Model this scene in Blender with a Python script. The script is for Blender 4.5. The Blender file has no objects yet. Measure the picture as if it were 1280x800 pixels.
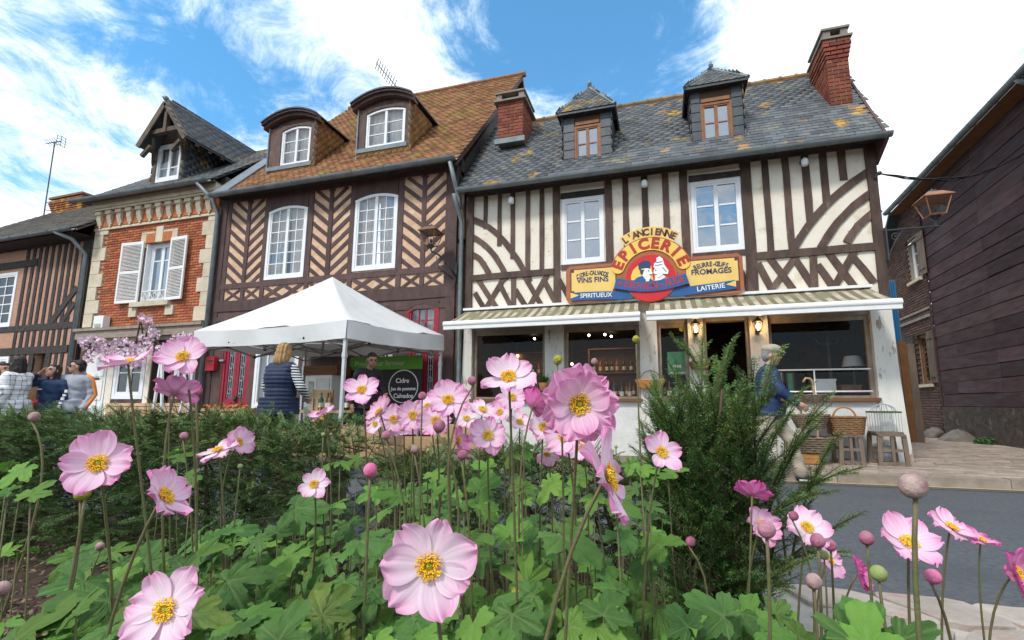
import bpy, bmesh, math, random
import numpy as np
from mathutils import Vector, Matrix, Quaternion, Euler
R = random.Random(7)
rad = math.radians
SC = bpy.context.scene
COL = SC.collection

# ---------------------------------------------------------------- camera
FPX, PCX, PCY = 569.0, 672.0, 425.0          # focal length and principal point of the (off-centre) crop, in pixels of a 1280 wide picture
PITCH, YAW, CAMH = rad(8.0), rad(15.3), 1.0
cam_d = bpy.data.cameras.new('camera'); cam = bpy.data.objects.new('camera', cam_d); COL.objects.link(cam)
cam.location = (0, 0, CAMH)
cam.rotation_euler = (rad(90) + PITCH, 0, YAW)
cam_d.sensor_width = 36.0; cam_d.lens = 36.0 * FPX / 1280
cam_d.shift_x = -(PCX - 640) / 1280; cam_d.shift_y = (PCY - 400) / 1280
cam_d.clip_start = 0.02; cam_d.clip_end = 2000
SC.camera = cam
# ---------------------------------------------------------------- light
SUN_EL, SUN_AZ = rad(48), rad(205)            # azimuth from +Y clockwise: the sun stands behind the camera, to its left
w = bpy.data.worlds.new('World'); SC.world = w; w.use_nodes = True
nt = w.node_tree; N = nt.nodes; L = nt.links; N.clear()
out = N.new('ShaderNodeOutputWorld')
sky = N.new('ShaderNodeTexSky'); sky.sky_type = 'NISHITA'; sky.sun_disc = False
sky.sun_elevation = SUN_EL; sky.sun_rotation = SUN_AZ; sky.air_density = 1.0; sky.dust_density = 0.1; sky.ozone_density = 3.0
hs = N.new('ShaderNodeHueSaturation'); hs.inputs['Saturation'].default_value = 1.3; hs.inputs['Hue'].default_value = 0.487; L.new(sky.outputs[0], hs.inputs['Color'])
b1 = N.new('ShaderNodeBackground'); b1.inputs[1].default_value = 0.15; L.new(hs.outputs[0], b1.inputs[0])
b2 = N.new('ShaderNodeBackground'); b2.inputs[1].default_value = 0.82
tc = N.new('ShaderNodeTexCoord')
def wmath(op, a, b=None):
    m = N.new('ShaderNodeMath'); m.operation = op
    for i, v in enumerate((a, b)):
        if v is None: continue
        if isinstance(v, (int, float)): m.inputs[i].default_value = v
        else: L.new(v, m.inputs[i])
    return m.outputs[0]
sep = N.new('ShaderNodeSeparateXYZ'); L.new(tc.outputs['Generated'], sep.inputs[0])
zz = wmath('MAXIMUM', wmath('ADD', sep.outputs[2], 0.22), 0.05)
cx = N.new('ShaderNodeCombineXYZ'); L.new(wmath('DIVIDE', sep.outputs[0], zz), cx.inputs[0]); L.new(wmath('DIVIDE', sep.outputs[1], zz), cx.inputs[1])
def wnoise(scale, detail, rough, dist, off=(0, 0, 0)):
    mp = N.new('ShaderNodeMapping'); mp.inputs['Location'].default_value = off; L.new(cx.outputs[0], mp.inputs[0])
    n = N.new('ShaderNodeTexNoise'); n.inputs['Scale'].default_value = scale; n.inputs['Detail'].default_value = detail
    n.inputs['Roughness'].default_value = rough; n.inputs['Distortion'].default_value = dist; L.new(mp.outputs[0], n.inputs['Vector'])
    return n.outputs[0]
def ray(px, py):
    r = (px - PCX) / FPX; d = -(py - PCY) / FPX
    f = math.cos(PITCH) - d * math.sin(PITCH); z = math.sin(PITCH) + d * math.cos(PITCH)
    c, s = math.cos(YAW), math.sin(YAW)
    return Vector((r * c - f * s, r * s + f * c, z))
n1 = wnoise(2.9, 9, 0.62, 0.6, (3.1, 1.7, 0)); n2 = wnoise(6.0, 10, 0.74, 0.8, (0.4, 7.7, 2))
acc = wmath('ADD', wmath('MULTIPLY', wmath('SUBTRACT', n1, .5), 1.5), wmath('MULTIPLY', wmath('SUBTRACT', n2, .5), 1.25))
acc = wmath('ADD', acc, 0.87)
# the clear gaps between the clouds and the thick cloud bank over the lane: places in the sky, given as directions
for (px, py, rdeg, amt) in [(790, 25, 11, -.40), (830, 95, 6, -.22), (690, -10, 10, -.26), (600, 0, 6, -.10), (190, 15, 9, -.20), (310, 70, 7, -.20), (60, 10, 5, -.05), (120, 240, 14, -.03), (400, 190, 8, -.04), (1180, 130, 30, .2)]:
    dv = ray(px, py).normalized()
    dt = N.new('ShaderNodeVectorMath'); dt.operation = 'DOT_PRODUCT'; dt.inputs[1].default_value = dv
    nv = N.new('ShaderNodeVectorMath'); nv.operation = 'NORMALIZE'; L.new(tc.outputs['Generated'], nv.inputs[0]); L.new(nv.outputs[0], dt.inputs[0])
    mr = N.new('ShaderNodeMapRange'); mr.interpolation_type = 'SMOOTHERSTEP'
    mr.inputs['From Min'].default_value = math.cos(rad(rdeg * 1.5)); mr.inputs['From Max'].default_value = math.cos(rad(rdeg * 0.15))
    mr.inputs['To Min'].default_value = 0; mr.inputs['To Max'].default_value = amt; L.new(dt.outputs['Value'], mr.inputs['Value'])
    acc = wmath('ADD', acc, mr.outputs[0])
rp = N.new('ShaderNodeMapRange'); rp.interpolation_type = 'SMOOTHSTEP'
rp.inputs['From Min'].default_value = 0.42; rp.inputs['From Max'].default_value = 0.92; rp.inputs['To Min'].default_value = 0.10; rp.inputs['To Max'].default_value = 0.97; L.new(acc, rp.inputs['Value'])
cr = N.new('ShaderNodeMix'); cr.data_type = 'RGBA'; cr.inputs['A'].default_value = (.50, .68, .86, 1); cr.inputs['B'].default_value = (.98, .99, 1.0, 1)
rp2 = N.new('ShaderNodeMapRange'); rp2.inputs['From Min'].default_value = .55; rp2.inputs['From Max'].default_value = 1.2; L.new(acc, rp2.inputs['Value'])
L.new(rp2.outputs[0], cr.inputs['Factor']); L.new(cr.outputs['Result'], b2.inputs[0])
mxs = N.new('ShaderNodeMixShader'); L.new(rp.outputs[0], mxs.inputs[0]); L.new(b1.outputs[0], mxs.inputs[1]); L.new(b2.outputs[0], mxs.inputs[2])
L.new(mxs.outputs[0], out.inputs[0])
sd = bpy.data.lights.new('sun', 'SUN'); sun = bpy.data.objects.new('sun', sd); COL.objects.link(sun)
sd.energy = 1.5; sd.angle = rad(10); sd.color = (1.0, 0.955, 0.89)
sdir = Vector((math.sin(SUN_AZ) * math.cos(SUN_EL), math.cos(SUN_AZ) * math.cos(SUN_EL), math.sin(SUN_EL)))
sun.rotation_euler = sdir.to_track_quat('Z', 'Y').to_euler(); sun.location = sdir * 50
SC.view_settings.view_transform = 'Standard'; SC.view_settings.look = 'None'; SC.view_settings.exposure = 0.88; SC.view_settings.gamma = 1.0

# ---------------------------------------------------------------- measuring
def P(px, py, D=8.3):                          # where the sight line of a photo pixel meets the plane Y = D
    v = ray(px, py); t = D / v.y; return (v.x * t, CAMH + v.z * t)
def PX(px, py, D=8.3): return P(px, py, D)[0]
def PZ(px, py, D=8.3): return P(px, py, D)[1]
def AT(px, py, d):                             # the point d metres ahead of the camera on a sight line
    return Vector((0, 0, CAMH)) + ray(px, py) * d
def GR(px, py, z=0.0):
    v = ray(px, py); t = (z - CAMH) / v.z; return Vector((v.x * t, v.y * t, z))
def project(p):
    c, s = math.cos(YAW), math.sin(YAW); x, y, u = p[0], p[1], p[2] - CAMH
    r = x * c + y * s; f = -x * s + y * c
    a = f * math.cos(PITCH) + u * math.sin(PITCH); b = -f * math.sin(PITCH) + u * math.cos(PITCH)
    if a < 0.02: return None
    return (PCX + FPX * r / a, PCY - FPX * b / a, a)

# ---------------------------------------------------------------- materials
MATS = {}
def M(name, c1, c2=None, scale=6, rough=.8, bump=0.0, bscale=40, isl=0.0, rnd=0.0, spec=.35, stretch=(1, 1, 1), spots=None, metal=0.0, trans=0.0, lo=.35, hi=.65, detail=5, emit=None, sub=None):
    m = bpy.data.materials.new(name); m.use_nodes = True; t = m.node_tree; n = t.nodes; l = t.links
    bs = n['Principled BSDF']; bs.inputs['Roughness'].default_value = rough; bs.inputs['Specular IOR Level'].default_value = spec; bs.inputs['Metallic'].default_value = metal
    co = n.new('ShaderNodeNewGeometry'); mp = n.new('ShaderNodeMapping'); mp.inputs['Scale'].default_value = stretch; l.new(co.outputs['Position'], mp.inputs[0])
    def noise(sc, de=detail):
        x = n.new('ShaderNodeTexNoise'); x.inputs['Scale'].default_value = sc; x.inputs['Detail'].default_value = de; x.inputs['Roughness'].default_value = .6; l.new(mp.outputs[0], x.inputs['Vector']); return x.outputs[0]
    def mix(fac, a, b):
        x = n.new('ShaderNodeMix'); x.data_type = 'RGBA'
        if isinstance(fac, float): x.inputs['Factor'].default_value = fac
        else: l.new(fac, x.inputs['Factor'])
        for k, v in (('A', a), ('B', b)):
            if isinstance(v, tuple): x.inputs[k].default_value = (*v, 1)
            else: l.new(v, x.inputs[k])
        return x.outputs['Result']
    def ramp(v, a, b):
        x = n.new('ShaderNodeMapRange'); x.inputs['From Min'].default_value = a; x.inputs['From Max'].default_value = b; l.new(v, x.inputs['Value']); return x.outputs[0]
    if c2 is None: c2 = tuple(v * .8 for v in c1)
    col = mix(ramp(noise(scale), lo, hi), c1, c2)
    for sp in (spots or []):                   # (colour, noise scale, threshold, softness)
        col = mix(ramp(noise(sp[1], 7), sp[2], sp[2] + sp[3]), col, sp[0])
    if isl or rnd:
        hv = n.new('ShaderNodeHueSaturation'); l.new(col, hv.inputs['Color'])
        if isl: g = n.new('ShaderNodeNewGeometry').outputs['Random Per Island']; amp = isl
        else: g = n.new('ShaderNodeObjectInfo').outputs['Random']; amp = rnd
        x = n.new('ShaderNodeMapRange'); x.inputs['To Min'].default_value = 1 - amp; x.inputs['To Max'].default_value = 1 + amp; l.new(g, x.inputs['Value']); l.new(x.outputs[0], hv.inputs['Value'])
        y = n.new('ShaderNodeMath'); y.operation = 'FRACT'; z = n.new('ShaderNodeMath'); z.operation = 'MULTIPLY'; z.inputs[1].default_value = 7.31; l.new(g, z.inputs[0]); l.new(z.outputs[0], y.inputs[0])
        q = n.new('ShaderNodeMapRange'); q.inputs['To Min'].default_value = .5 - amp * .035; q.inputs['To Max'].default_value = .5 + amp * .035; l.new(y.outputs[0], q.inputs['Value']); l.new(q.outputs[0], hv.inputs['Hue'])
        col = hv.outputs[0]
    l.new(col, bs.inputs['Base Color'])
    if bump:
        b = n.new('ShaderNodeBump'); b.inputs['Strength'].default_value = bump; b.inputs['Distance'].default_value = .02; l.new(noise(bscale), b.inputs['Height']); l.new(b.outputs[0], bs.inputs['Normal'])
    if emit: bs.inputs['Emission Color'].default_value = (*emit[0], 1); bs.inputs['Emission Strength'].default_value = emit[1]
    if trans:
        tr = n.new('ShaderNodeBsdfTranslucent'); l.new(col, tr.inputs[0]); mx = n.new('ShaderNodeMixShader'); mx.inputs[0].default_value = trans
        l.new(bs.outputs[0], mx.inputs[1]); l.new(tr.outputs[0], mx.inputs[2]); l.new(mx.outputs[0], n['Material Output'].inputs[0])
    MATS[name] = m; return m
def glass(name, tint, refl, clear, rough=.03):
    m = bpy.data.materials.new(name); m.use_nodes = True; t = m.node_tree; n = t.nodes; l = t.links; n.clear()
    o = n.new('ShaderNodeOutputMaterial'); d = n.new('ShaderNodeBsdfDiffuse'); d.inputs[0].default_value = (*tint, 1)
    tr = n.new('ShaderNodeBsdfTransparent'); g = n.new('ShaderNodeBsdfGlossy'); g.inputs['Roughness'].default_value = rough
    a = n.new('ShaderNodeMixShader'); a.inputs[0].default_value = clear; l.new(d.outputs[0], a.inputs[1]); l.new(tr.outputs[0], a.inputs[2])
    lw = n.new('ShaderNodeLayerWeight'); lw.inputs[0].default_value = .2
    mr = n.new('ShaderNodeMapRange'); mr.inputs['To Min'].default_value = refl; mr.inputs['To Max'].default_value = min(1, refl + .5); l.new(lw.outputs['Fresnel'], mr.inputs['Value'])
    b = n.new('ShaderNodeMixShader'); l.new(mr.outputs[0], b.inputs[0]); l.new(a.outputs[0], b.inputs[1]); l.new(g.outputs[0], b.inputs[2])
    nz = n.new('ShaderNodeTexNoise'); nz.inputs['Scale'].default_value = 1.7; co = n.new('ShaderNodeTexCoord'); l.new(co.outputs['Object'], nz.inputs['Vector'])
    bp = n.new('ShaderNodeBump'); bp.inputs['Strength'].default_value = .12; bp.inputs['Distance'].default_value = .05; l.new(nz.outputs[0], bp.inputs['Height']); l.new(bp.outputs[0], g.inputs['Normal'])
    l.new(b.outputs[0], o.inputs[0]); MATS[name] = m; return m

# ---------------------------------------------------------------- mesh building
class MB:
    def __init__(s): s.v = []; s.f = []; s.mi = []; s.cur = 0
    def add(s, vs, fs, T=None):
        k = len(s.v)
        for v in vs:
            v = Vector(v)
            s.v.append(T @ v if T is not None else v)
        for f in fs: s.f.append(tuple(i + k for i in f)); s.mi.append(s.cur)
        return s
    def box(s, x0, x1, y0, y1, z0, z1, T=None):
        v = [(x0, y0, z0), (x1, y0, z0), (x1, y1, z0), (x0, y1, z0), (x0, y0, z1), (x1, y0, z1), (x1, y1, z1), (x0, y1, z1)]
        return s.add(v, [(0, 3, 2, 1), (4, 5, 6, 7), (0, 1, 5, 4), (1, 2, 6, 5), (2, 3, 7, 6), (3, 0, 4, 7)], T)
    def prism(s, pts, off, T=None):            # planar polygon pts (3-D) extruded by vector off
        n = len(pts); o = Vector(off); v = [Vector(p) for p in pts] + [Vector(p) + o for p in pts]
        f = [tuple(range(n - 1, -1, -1)), tuple(range(n, 2 * n))] + [(i, (i + 1) % n, n + (i + 1) % n, n + i) for i in range(n)]
        return s.add(v, f, T)
    def strip(s, pts, wd, y0, y1, T=None, jit=0.0):  # band of width wd along pts (x,z), between depths y0 (front) and y1
        n = len(pts); L_, R_ = [], []
        for i, p in enumerate(pts):
            a = Vector(pts[max(i - 1, 0)]); b = Vector(pts[min(i + 1, n - 1)]); d = (b - a).normalized(); q = Vector((-d.y, d.x)); p = Vector(p)
            h = wd / 2 + R.uniform(-jit, jit); h2 = wd / 2 + R.uniform(-jit, jit)
            L_.append(p + q * h); R_.append(p - q * h2)
        v = [(p.x, y0, p.y) for p in L_] + [(p.x, y0, p.y) for p in R_] + [(p.x, y1, p.y) for p in L_] + [(p.x, y1, p.y) for p in R_]
        f = []
        for i in range(n - 1):
            f += [(i, i + 1, n + i + 1, n + i), (2 * n + i, 3 * n + i, 3 * n + i + 1, 2 * n + i + 1), (i, 2 * n + i, 2 * n + i + 1, i + 1), (n + i, n + i + 1, 3 * n + i + 1, 3 * n + i)]
        f += [(0, n, 3 * n, 2 * n), (n - 1, 3 * n - 1, 4 * n - 1, 2 * n - 1)]
        return s.add(v, f, T)
    def tube(s, pts, r, n=8, T=None, caps=True):
        pts = [Vector(p) for p in pts]; rs = r if isinstance(r, (list, tuple)) else [r] * len(pts); v = []; f = []; up = None
        for i, p in enumerate(pts):
            d = (pts[min(i + 1, len(pts) - 1)] - pts[max(i - 1, 0)]).normalized()
            if up is None: up = Vector((0, 0, 1)) if abs(d.z) < .9 else Vector((1, 0, 0))
            a = d.cross(up).normalized(); up = a.cross(d).normalized()
            for k in range(n): q = 2 * math.pi * k / n; v.append(p + a * (math.cos(q) * rs[i]) + up * (math.sin(q) * rs[i]))
        for i in range(len(pts) - 1):
            for k in range(n): f.append((i * n + k, i * n + (k + 1) % n, (i + 1) * n + (k + 1) % n, (i + 1) * n + k))
        if caps: f += [tuple(range(n - 1, -1, -1)), tuple(range((len(pts) - 1) * n, len(pts) * n))]
        return s.add(v, f, T)
    def lathe(s, prof, n=16, T=None):           # prof: (r, z) from bottom to top
        v = []; f = []
        for (r, z) in prof:
            for k in range(n): q = 2 * math.pi * k / n; v.append((r * math.cos(q), r * math.sin(q), z))
        for i in range(len(prof) - 1):
            for k in range(n): f.append((i * n + k, i * n + (k + 1) % n, (i + 1) * n + (k + 1) % n, (i + 1) * n + k))
        f += [tuple(range(n - 1, -1, -1)), tuple(range((len(prof) - 1) * n, len(prof) * n))]
        return s.add(v, f, T)
    def ball(s, c, r, nu=10, nv=7, T=None):
        c = Vector(c); rx, ry, rz = r if isinstance(r, tuple) else (r, r, r); v = [c + Vector((0, 0, -rz))]; f = []
        for j in range(1, nv):
            a = -math.pi / 2 + math.pi * j / nv
            for k in range(nu): q = 2 * math.pi * k / nu; v.append(c + Vector((rx * math.cos(a) * math.cos(q), ry * math.cos(a) * math.sin(q), rz * math.sin(a))))
        v.append(c + Vector((0, 0, rz))); e = len(v) - 1
        for k in range(nu): f.append((0, 1 + (k + 1) % nu, 1 + k)); f.append((e, e - nu + k, e - nu + (k + 1) % nu))
        for j in range(nv - 2):
            for k in range(nu): f.append((1 + j * nu + k, 1 + j * nu + (k + 1) % nu, 1 + (j + 1) * nu + (k + 1) % nu, 1 + (j + 1) * nu + k))
        return s.add(v, f, T)
    def mesh(s, name, mats, smooth=False):
        me = bpy.data.meshes.new(name); me.from_pydata([tuple(v) for v in s.v], [], s.f); me.update()
        for m in (mats if isinstance(mats, (list, tuple)) else [mats]): me.materials.append(MATS[m] if isinstance(m, str) else m)
        if any(s.mi): me.polygons.foreach_set('material_index', s.mi)
        if smooth:
            me.polygons.foreach_set('use_smooth', [True] * len(me.polygons))
            if smooth != True: me.set_sharp_from_angle(angle=rad(smooth))
        return me
def inv(par):
    m = Matrix.Identity(4); p = par; chain = []
    while p is not None: chain.append(p); p = p.parent
    for q in reversed(chain):
        m = m @ (q.matrix_parent_inverse if q.parent else Matrix.Identity(4)) @ Matrix.LocRotScale(q.location, q.rotation_euler, q.scale)
    return m.inverted()
def link(name, me, parent=None, loc=None, rot=None, scale=None, keep=True):
    o = bpy.data.objects.new(name, me); COL.objects.link(o)
    if loc is not None: o.location = loc
    if rot is not None: o.rotation_euler = rot
    if scale is not None: o.scale = scale
    if parent is not None:
        o.parent = parent
        if keep: o.matrix_parent_inverse = inv(parent)
    return o
def obj(name, mb, mat, parent=None, smooth=False, kind=None, label=None, **k):
    o = link(name, mb.mesh(name, mat, smooth), parent, **k)
    if kind: o['kind'] = kind
    if label: o['label'] = label
    return o
def tag(o, label=None, cat=None, group=None, kind=None):
    for k, v in (('label', label), ('category', cat), ('group', group), ('kind', kind)):
        if v: o[k] = v
    return o
def thing(name, label, cat, loc=(0, 0, 0), rz=0.0, group=None):
    o = bpy.data.objects.new(name, None); COL.objects.link(o); o.location = loc; o.rotation_euler = (0, 0, rz); o.empty_display_size = .1
    return tag(o, label, cat, group)
def copy_tree(o, parent=None):
    c = o.copy(); COL.objects.link(c)
    if parent is not None: c.parent = parent
    for ch in list(o.children): copy_tree(ch, c)
    return c
TMP = bpy.data.scenes.new('workbench')           # small meshes are worked out here, apart from the big scene; removed at the end
def bake(o):
    TMP.collection.objects.link(o); vl = TMP.view_layers[0]; vl.update(); dg = vl.depsgraph; dg.update(); me = bpy.data.meshes.new_from_object(o.evaluated_get(dg)); bpy.data.objects.remove(o); return me
def text_mesh(s, size, ext=.003, mat=None, align='CENTER', bold=0.0):
    cu = bpy.data.curves.new('lettering', 'FONT'); cu.body = s; cu.size = size; cu.extrude = ext; cu.align_x = align; cu.align_y = 'CENTER'; cu.offset = bold; cu.resolution_u = 4
    me = bake(bpy.data.objects.new('lettering', cu)); bpy.data.curves.remove(cu)
    me.materials.clear(); me.materials.append(MATS[mat]); return me
UPRIGHT = Euler((rad(90), 0, 0))
# alike pieces: the 300 that show largest become objects that share mesh data, the rest one joined part
def pieces(name, mats4, parent, base, mat, limit=300, stuff_name=None):
    # mats4: list of 4x4 matrices; base: MB of the unit piece
    me = base.mesh(name, mat); sc = []
    for i, m in enumerate(mats4):
        p = project(m.translation); s_ = max(m.col[0].length, m.col[2].length)
        vis = p is not None and -30 < p[0] < 1310 and -30 < p[1] < 830
        sc.append((s_ / p[2] if vis else -1, i))
    sc.sort(reverse=True); big = [i for s_, i in sc[:limit] if s_ > 0]; bs = set(big)
    for i in big:
        o = bpy.data.objects.new(name, me); COL.objects.link(o); lo, ro, sca = mats4[i].decompose()
        o.location = lo; o.rotation_euler = ro.to_euler(); o.scale = sca; o.parent = parent; o.matrix_parent_inverse = inv(parent)
    rest = [m for i, m in enumerate(mats4) if i not in bs]
    if rest:
        o = link(stuff_name or name, joined(name, base, rest, mat), parent); o['kind'] = 'stuff'
def joined(name, base, mats4, mat, smooth=False):
    bv = np.array([tuple(v) for v in base.v], dtype=np.float64); k = len(bv); A = np.array([[list(r) for r in m] for m in mats4])
    V = np.einsum('nij,kj->nki', A[:, :3, :3], bv) + A[:, None, :3, 3]
    tot = len(mats4) * k; ls = np.array([len(f) for f in base.f]); li = np.concatenate([np.array(f) for f in base.f])
    LI = (li[None] + (np.arange(len(mats4)) * k)[:, None]).ravel(); LS = np.tile(ls, len(mats4))
    me = bpy.data.meshes.new(name); me.vertices.add(tot); me.vertices.foreach_set('co', V.ravel().astype(np.float32))
    me.loops.add(len(LI)); me.loops.foreach_set('vertex_index', LI.astype(np.int32))
    me.polygons.add(len(LS)); me.polygons.foreach_set('loop_start', np.concatenate([[0], np.cumsum(LS)[:-1]]).astype(np.int32))
    if any(base.mi): me.polygons.foreach_set('material_index', np.tile(np.array(base.mi), len(mats4)).astype(np.int32))
    if smooth: me.polygons.foreach_set('use_smooth', [True] * len(LS))
    me.update(calc_edges=True); me.validate()
    for m in (mat if isinstance(mat, (list, tuple)) else [mat]): me.materials.append(MATS[m])
    return me
def mtx(loc, rot=(0, 0, 0), sc=(1, 1, 1)): return Matrix.LocRotScale(Vector(loc), Euler(rot), Vector(sc))
def unitbox(bev=0.0):
    b = MB(); h = .5
    if not bev: return b.box(-h, h, -h, h, -h, h)
    e = h - bev                                  # front (-y) face chamfered
    b.add([(-h, -e, -h), (h, -e, -h), (h, h, -h), (-h, h, -h), (-h, -e, h), (h, -e, h), (h, h, h), (-h, h, h), (-e, -h, -e), (e, -h, -e), (e, -h, e), (-e, -h, e)],
          [(0, 3, 2, 1), (4, 5, 6, 7), (8, 9, 10, 11), (0, 1, 9, 8), (1, 5, 10, 9), (5, 4, 11, 10), (4, 0, 8, 11), (1, 2, 6, 5), (2, 3, 7, 6), (3, 0, 4, 7)])
    return b
def wall_holes(mb, x0, x1, z0, z1, holes, y, depth, T=None):   # a wall face at depth y with openings (x0,x1,z0,z1) and their reveals
    xs = sorted({x0, x1, *[h[0] for h in holes], *[h[1] for h in holes]}); zs = sorted({z0, z1, *[h[2] for h in holes], *[h[3] for h in holes]})
    for i in range(len(xs) - 1):
        for j in range(len(zs) - 1):
            a, b, c, d = xs[i], xs[i + 1], zs[j], zs[j + 1]; mx, mz = (a + b) / 2, (c + d) / 2
            if any(h[0] < mx < h[1] and h[2] < mz < h[3] for h in holes): continue
            mb.add([(a, y, c), (b, y, c), (b, y, d), (a, y, d)], [(0, 1, 2, 3)], T)
    for (a, b, c, d) in holes:
        mb.add([(a, y, c), (b, y, c), (b, y, d), (a, y, d), (a, y + depth, c), (b, y + depth, c), (b, y + depth, d), (a, y + depth, d)], [(0, 4, 5, 1), (1, 5, 6, 2), (2, 6, 7, 3), (3, 7, 4, 0)], T)
PANE = None
# a casement window: frame (with its glazing bars) as a part, each pane and curtain a sub-part
def window(par, x0, x1, z0, z1, y, nx, nz, frame, pane, fw=.05, bar=.018, T=None, leaves=2, arch=0.0, curtain=None, ft=.07, rails=None, label=None, curt_frac=None):
    f = MB(); h = ft
    def b(a, c, d, e, y0=y, y1=y + h): f.box(a, c, y0, y1, d, e, T)
    b(x0, x0 + fw, z0, z1); b(x1 - fw, x1, z0, z1); b(x0 + fw, x1 - fw, z0, z0 + fw * 1.2)
    if arch:
        pts = []; n = 8; cxm = (x0 + x1) / 2; hw = (x1 - x0) / 2
        tp = [(x0 + 2 * hw * i / n, z1 + arch * (1 - ((x0 + 2 * hw * i / n - cxm) / hw) ** 2)) for i in range(n + 1)]
        f.strip([(p[0], p[1] - fw * .5) for p in tp], fw, y - .002, y + h, T)
    else: b(x0 + fw, x1 - fw, z1 - fw, z1)
    iw = (x1 - x0 - 2 * fw) / leaves; zt = z1 - (0 if arch else fw); zb = z0 + fw * 1.2; cells = []
    for k in range(leaves):
        a = x0 + fw + k * iw; c = a + iw; s_ = fw * .62; yy = y + .012
        def at(x): return zt + (arch * (1 - ((x - (x0 + x1) / 2) / ((x1 - x0) / 2)) ** 2) - fw * .6 if arch else 0)
        b(a, a + s_, zb, min(at(a), at(a + s_)) if arch else zt, yy, yy + .045); b(c - s_, c, zb, min(at(c), at(c - s_)) if arch else zt, yy, yy + .045); b(a + s_, c - s_, zb, zb + s_ * 1.3, yy, yy + .045)
        if not arch: b(a + s_, c - s_, zt - s_, zt, yy, yy + .045)
        gx = [a + s_ + (iw - 2 * s_) * i / nx for i in range(nx + 1)]
        zlo = zb + s_ * 1.3; zhi = zt - (0 if arch else s_)
        gz = [zlo + (zhi - zlo) * i / nz for i in range(nz + 1)] if not rails else [zlo + (zhi - zlo) * q for q in [0] + rails + [1]]
        for i in range(1, nx): b(gx[i] - bar / 2, gx[i] + bar / 2, zlo, at(gx[i]) if arch else zhi, yy + .008, yy + .034)
        for j in range(1, len(gz) - 1):
            for i in range(nx): b(gx[i] + bar * .5, gx[i + 1] - bar * .5, gz[j] - bar / 2, gz[j] + bar / 2, yy + .009, yy + .033)
        for i in range(nx):
            for j in range(len(gz) - 1):
                top = gz[j + 1] if not (arch and j == len(gz) - 2) else min(at(gx[i]), at(gx[i + 1])) + .004
                cells.append((gx[i], gx[i + 1], gz[j], top))
    wo = obj('window', f, frame, par)
    if label: wo['label'] = label
    for (a, c, d, e) in cells:
        p = MB(); tl = R.uniform(-.004, .004); t2 = R.uniform(-.003, .003)
        p.add([(a, y + .034 + tl, d), (c, y + .034 - tl, d), (c, y + .034 - tl + t2, e), (a, y + .034 + tl + t2, e)], [(0, 1, 2, 3)], T); obj('pane', p, pane, wo)
    if curtain:
        for (ca, cb) in ((x0 + .03, (x0 + x1) / 2 - .01), ((x0 + x1) / 2 + .01, x1 - .03)):
            q = MB(); n = 22; v = []; fc = []
            for i in range(n + 1):
                t = i / n; yy = y + .13 + .018 * math.sin(t * 21 + ca) + .008 * math.sin(t * 47)
                wid = cb - ca; xa = ca + wid * t
                for j in range(5):
                    zq = z0 + .03 + (z1 + arch - z0 - .05) * j / 4
                    xx = xa
                    if curt_frac:
                        g = curt_frac * (1 - j / 4) ** 1.2
                        xx = ca + (xa - ca) * (1 - g) if ca < (x0 + x1) / 2 - .02 else cb - (cb - xa) * (1 - g)
                    v.append((xx, yy, zq))
            for i in range(n):
                for j in range(4): fc.append((i * 5 + j, (i + 1) * 5 + j, (i + 1) * 5 + j + 1, i * 5 + j + 1))
            q.add(v, fc, T); obj('curtain', q, curtain, wo, smooth=True)
    return wo
# half-timber: one member
def timber(par, pts, wd, mat='timber_brown', y=8.3, proud=.028, T=None, jit=.006, name='timber'):
    m = MB()
    if len(pts) == 2:
        a, b = Vector(pts[0]), Vector(pts[1]); k = max(2, int((b - a).length / .35)); pts = [tuple(a.lerp(b, i / k)) for i in range(k + 1)]
    m.strip(pts, wd, y - proud * .5 - R.uniform(0, .006), y + .02, T, jit)
    return obj(name, m, mat, par)
def gutter(par, pts, r=.065, mat='zinc', T=None, name='gutter'):
    m = MB(); pts = [Vector(p) for p in pts]; n = 9; v = []; f = []
    d = (pts[1] - pts[0]).normalized(); side = d.cross(Vector((0, 0, 1))).normalized()
    for p in pts:
        for rr in (r, r * .88):
            for k in range(n): a = math.pi * k / (n - 1); v.append(p + side * (math.cos(a) * rr) - Vector((0, 0, 1)) * (math.sin(a) * rr))
    for i in range(len(pts) - 1):
        o = i * 2 * n; q = (i + 1) * 2 * n
        for k in range(n - 1): f += [(o + k, o + k + 1, q + k + 1, q + k), (o + n + k, q + n + k, q + n + k + 1, o + n + k + 1)]
        f += [(o, q, q + n, o + n), (o + n - 1, o + 2 * n - 1, q + 2 * n - 1, q + n - 1)]
    m.add(v, f, T)
    k = max(3, int((pts[-1] - pts[0]).length / .8))
    for i in range(k + 1):                      # brackets
        c = pts[0].lerp(pts[-1], (i + .1) / (k + .2))
        m.tube([c + side * (math.cos(a) * r * 1.08) - Vector((0, 0, 1)) * (math.sin(a) * r * 1.08) for a in [math.pi * j / 6 for j in range(7)]], .008, 5, T)
    return obj(name, m, mat, par, smooth=40)
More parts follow.
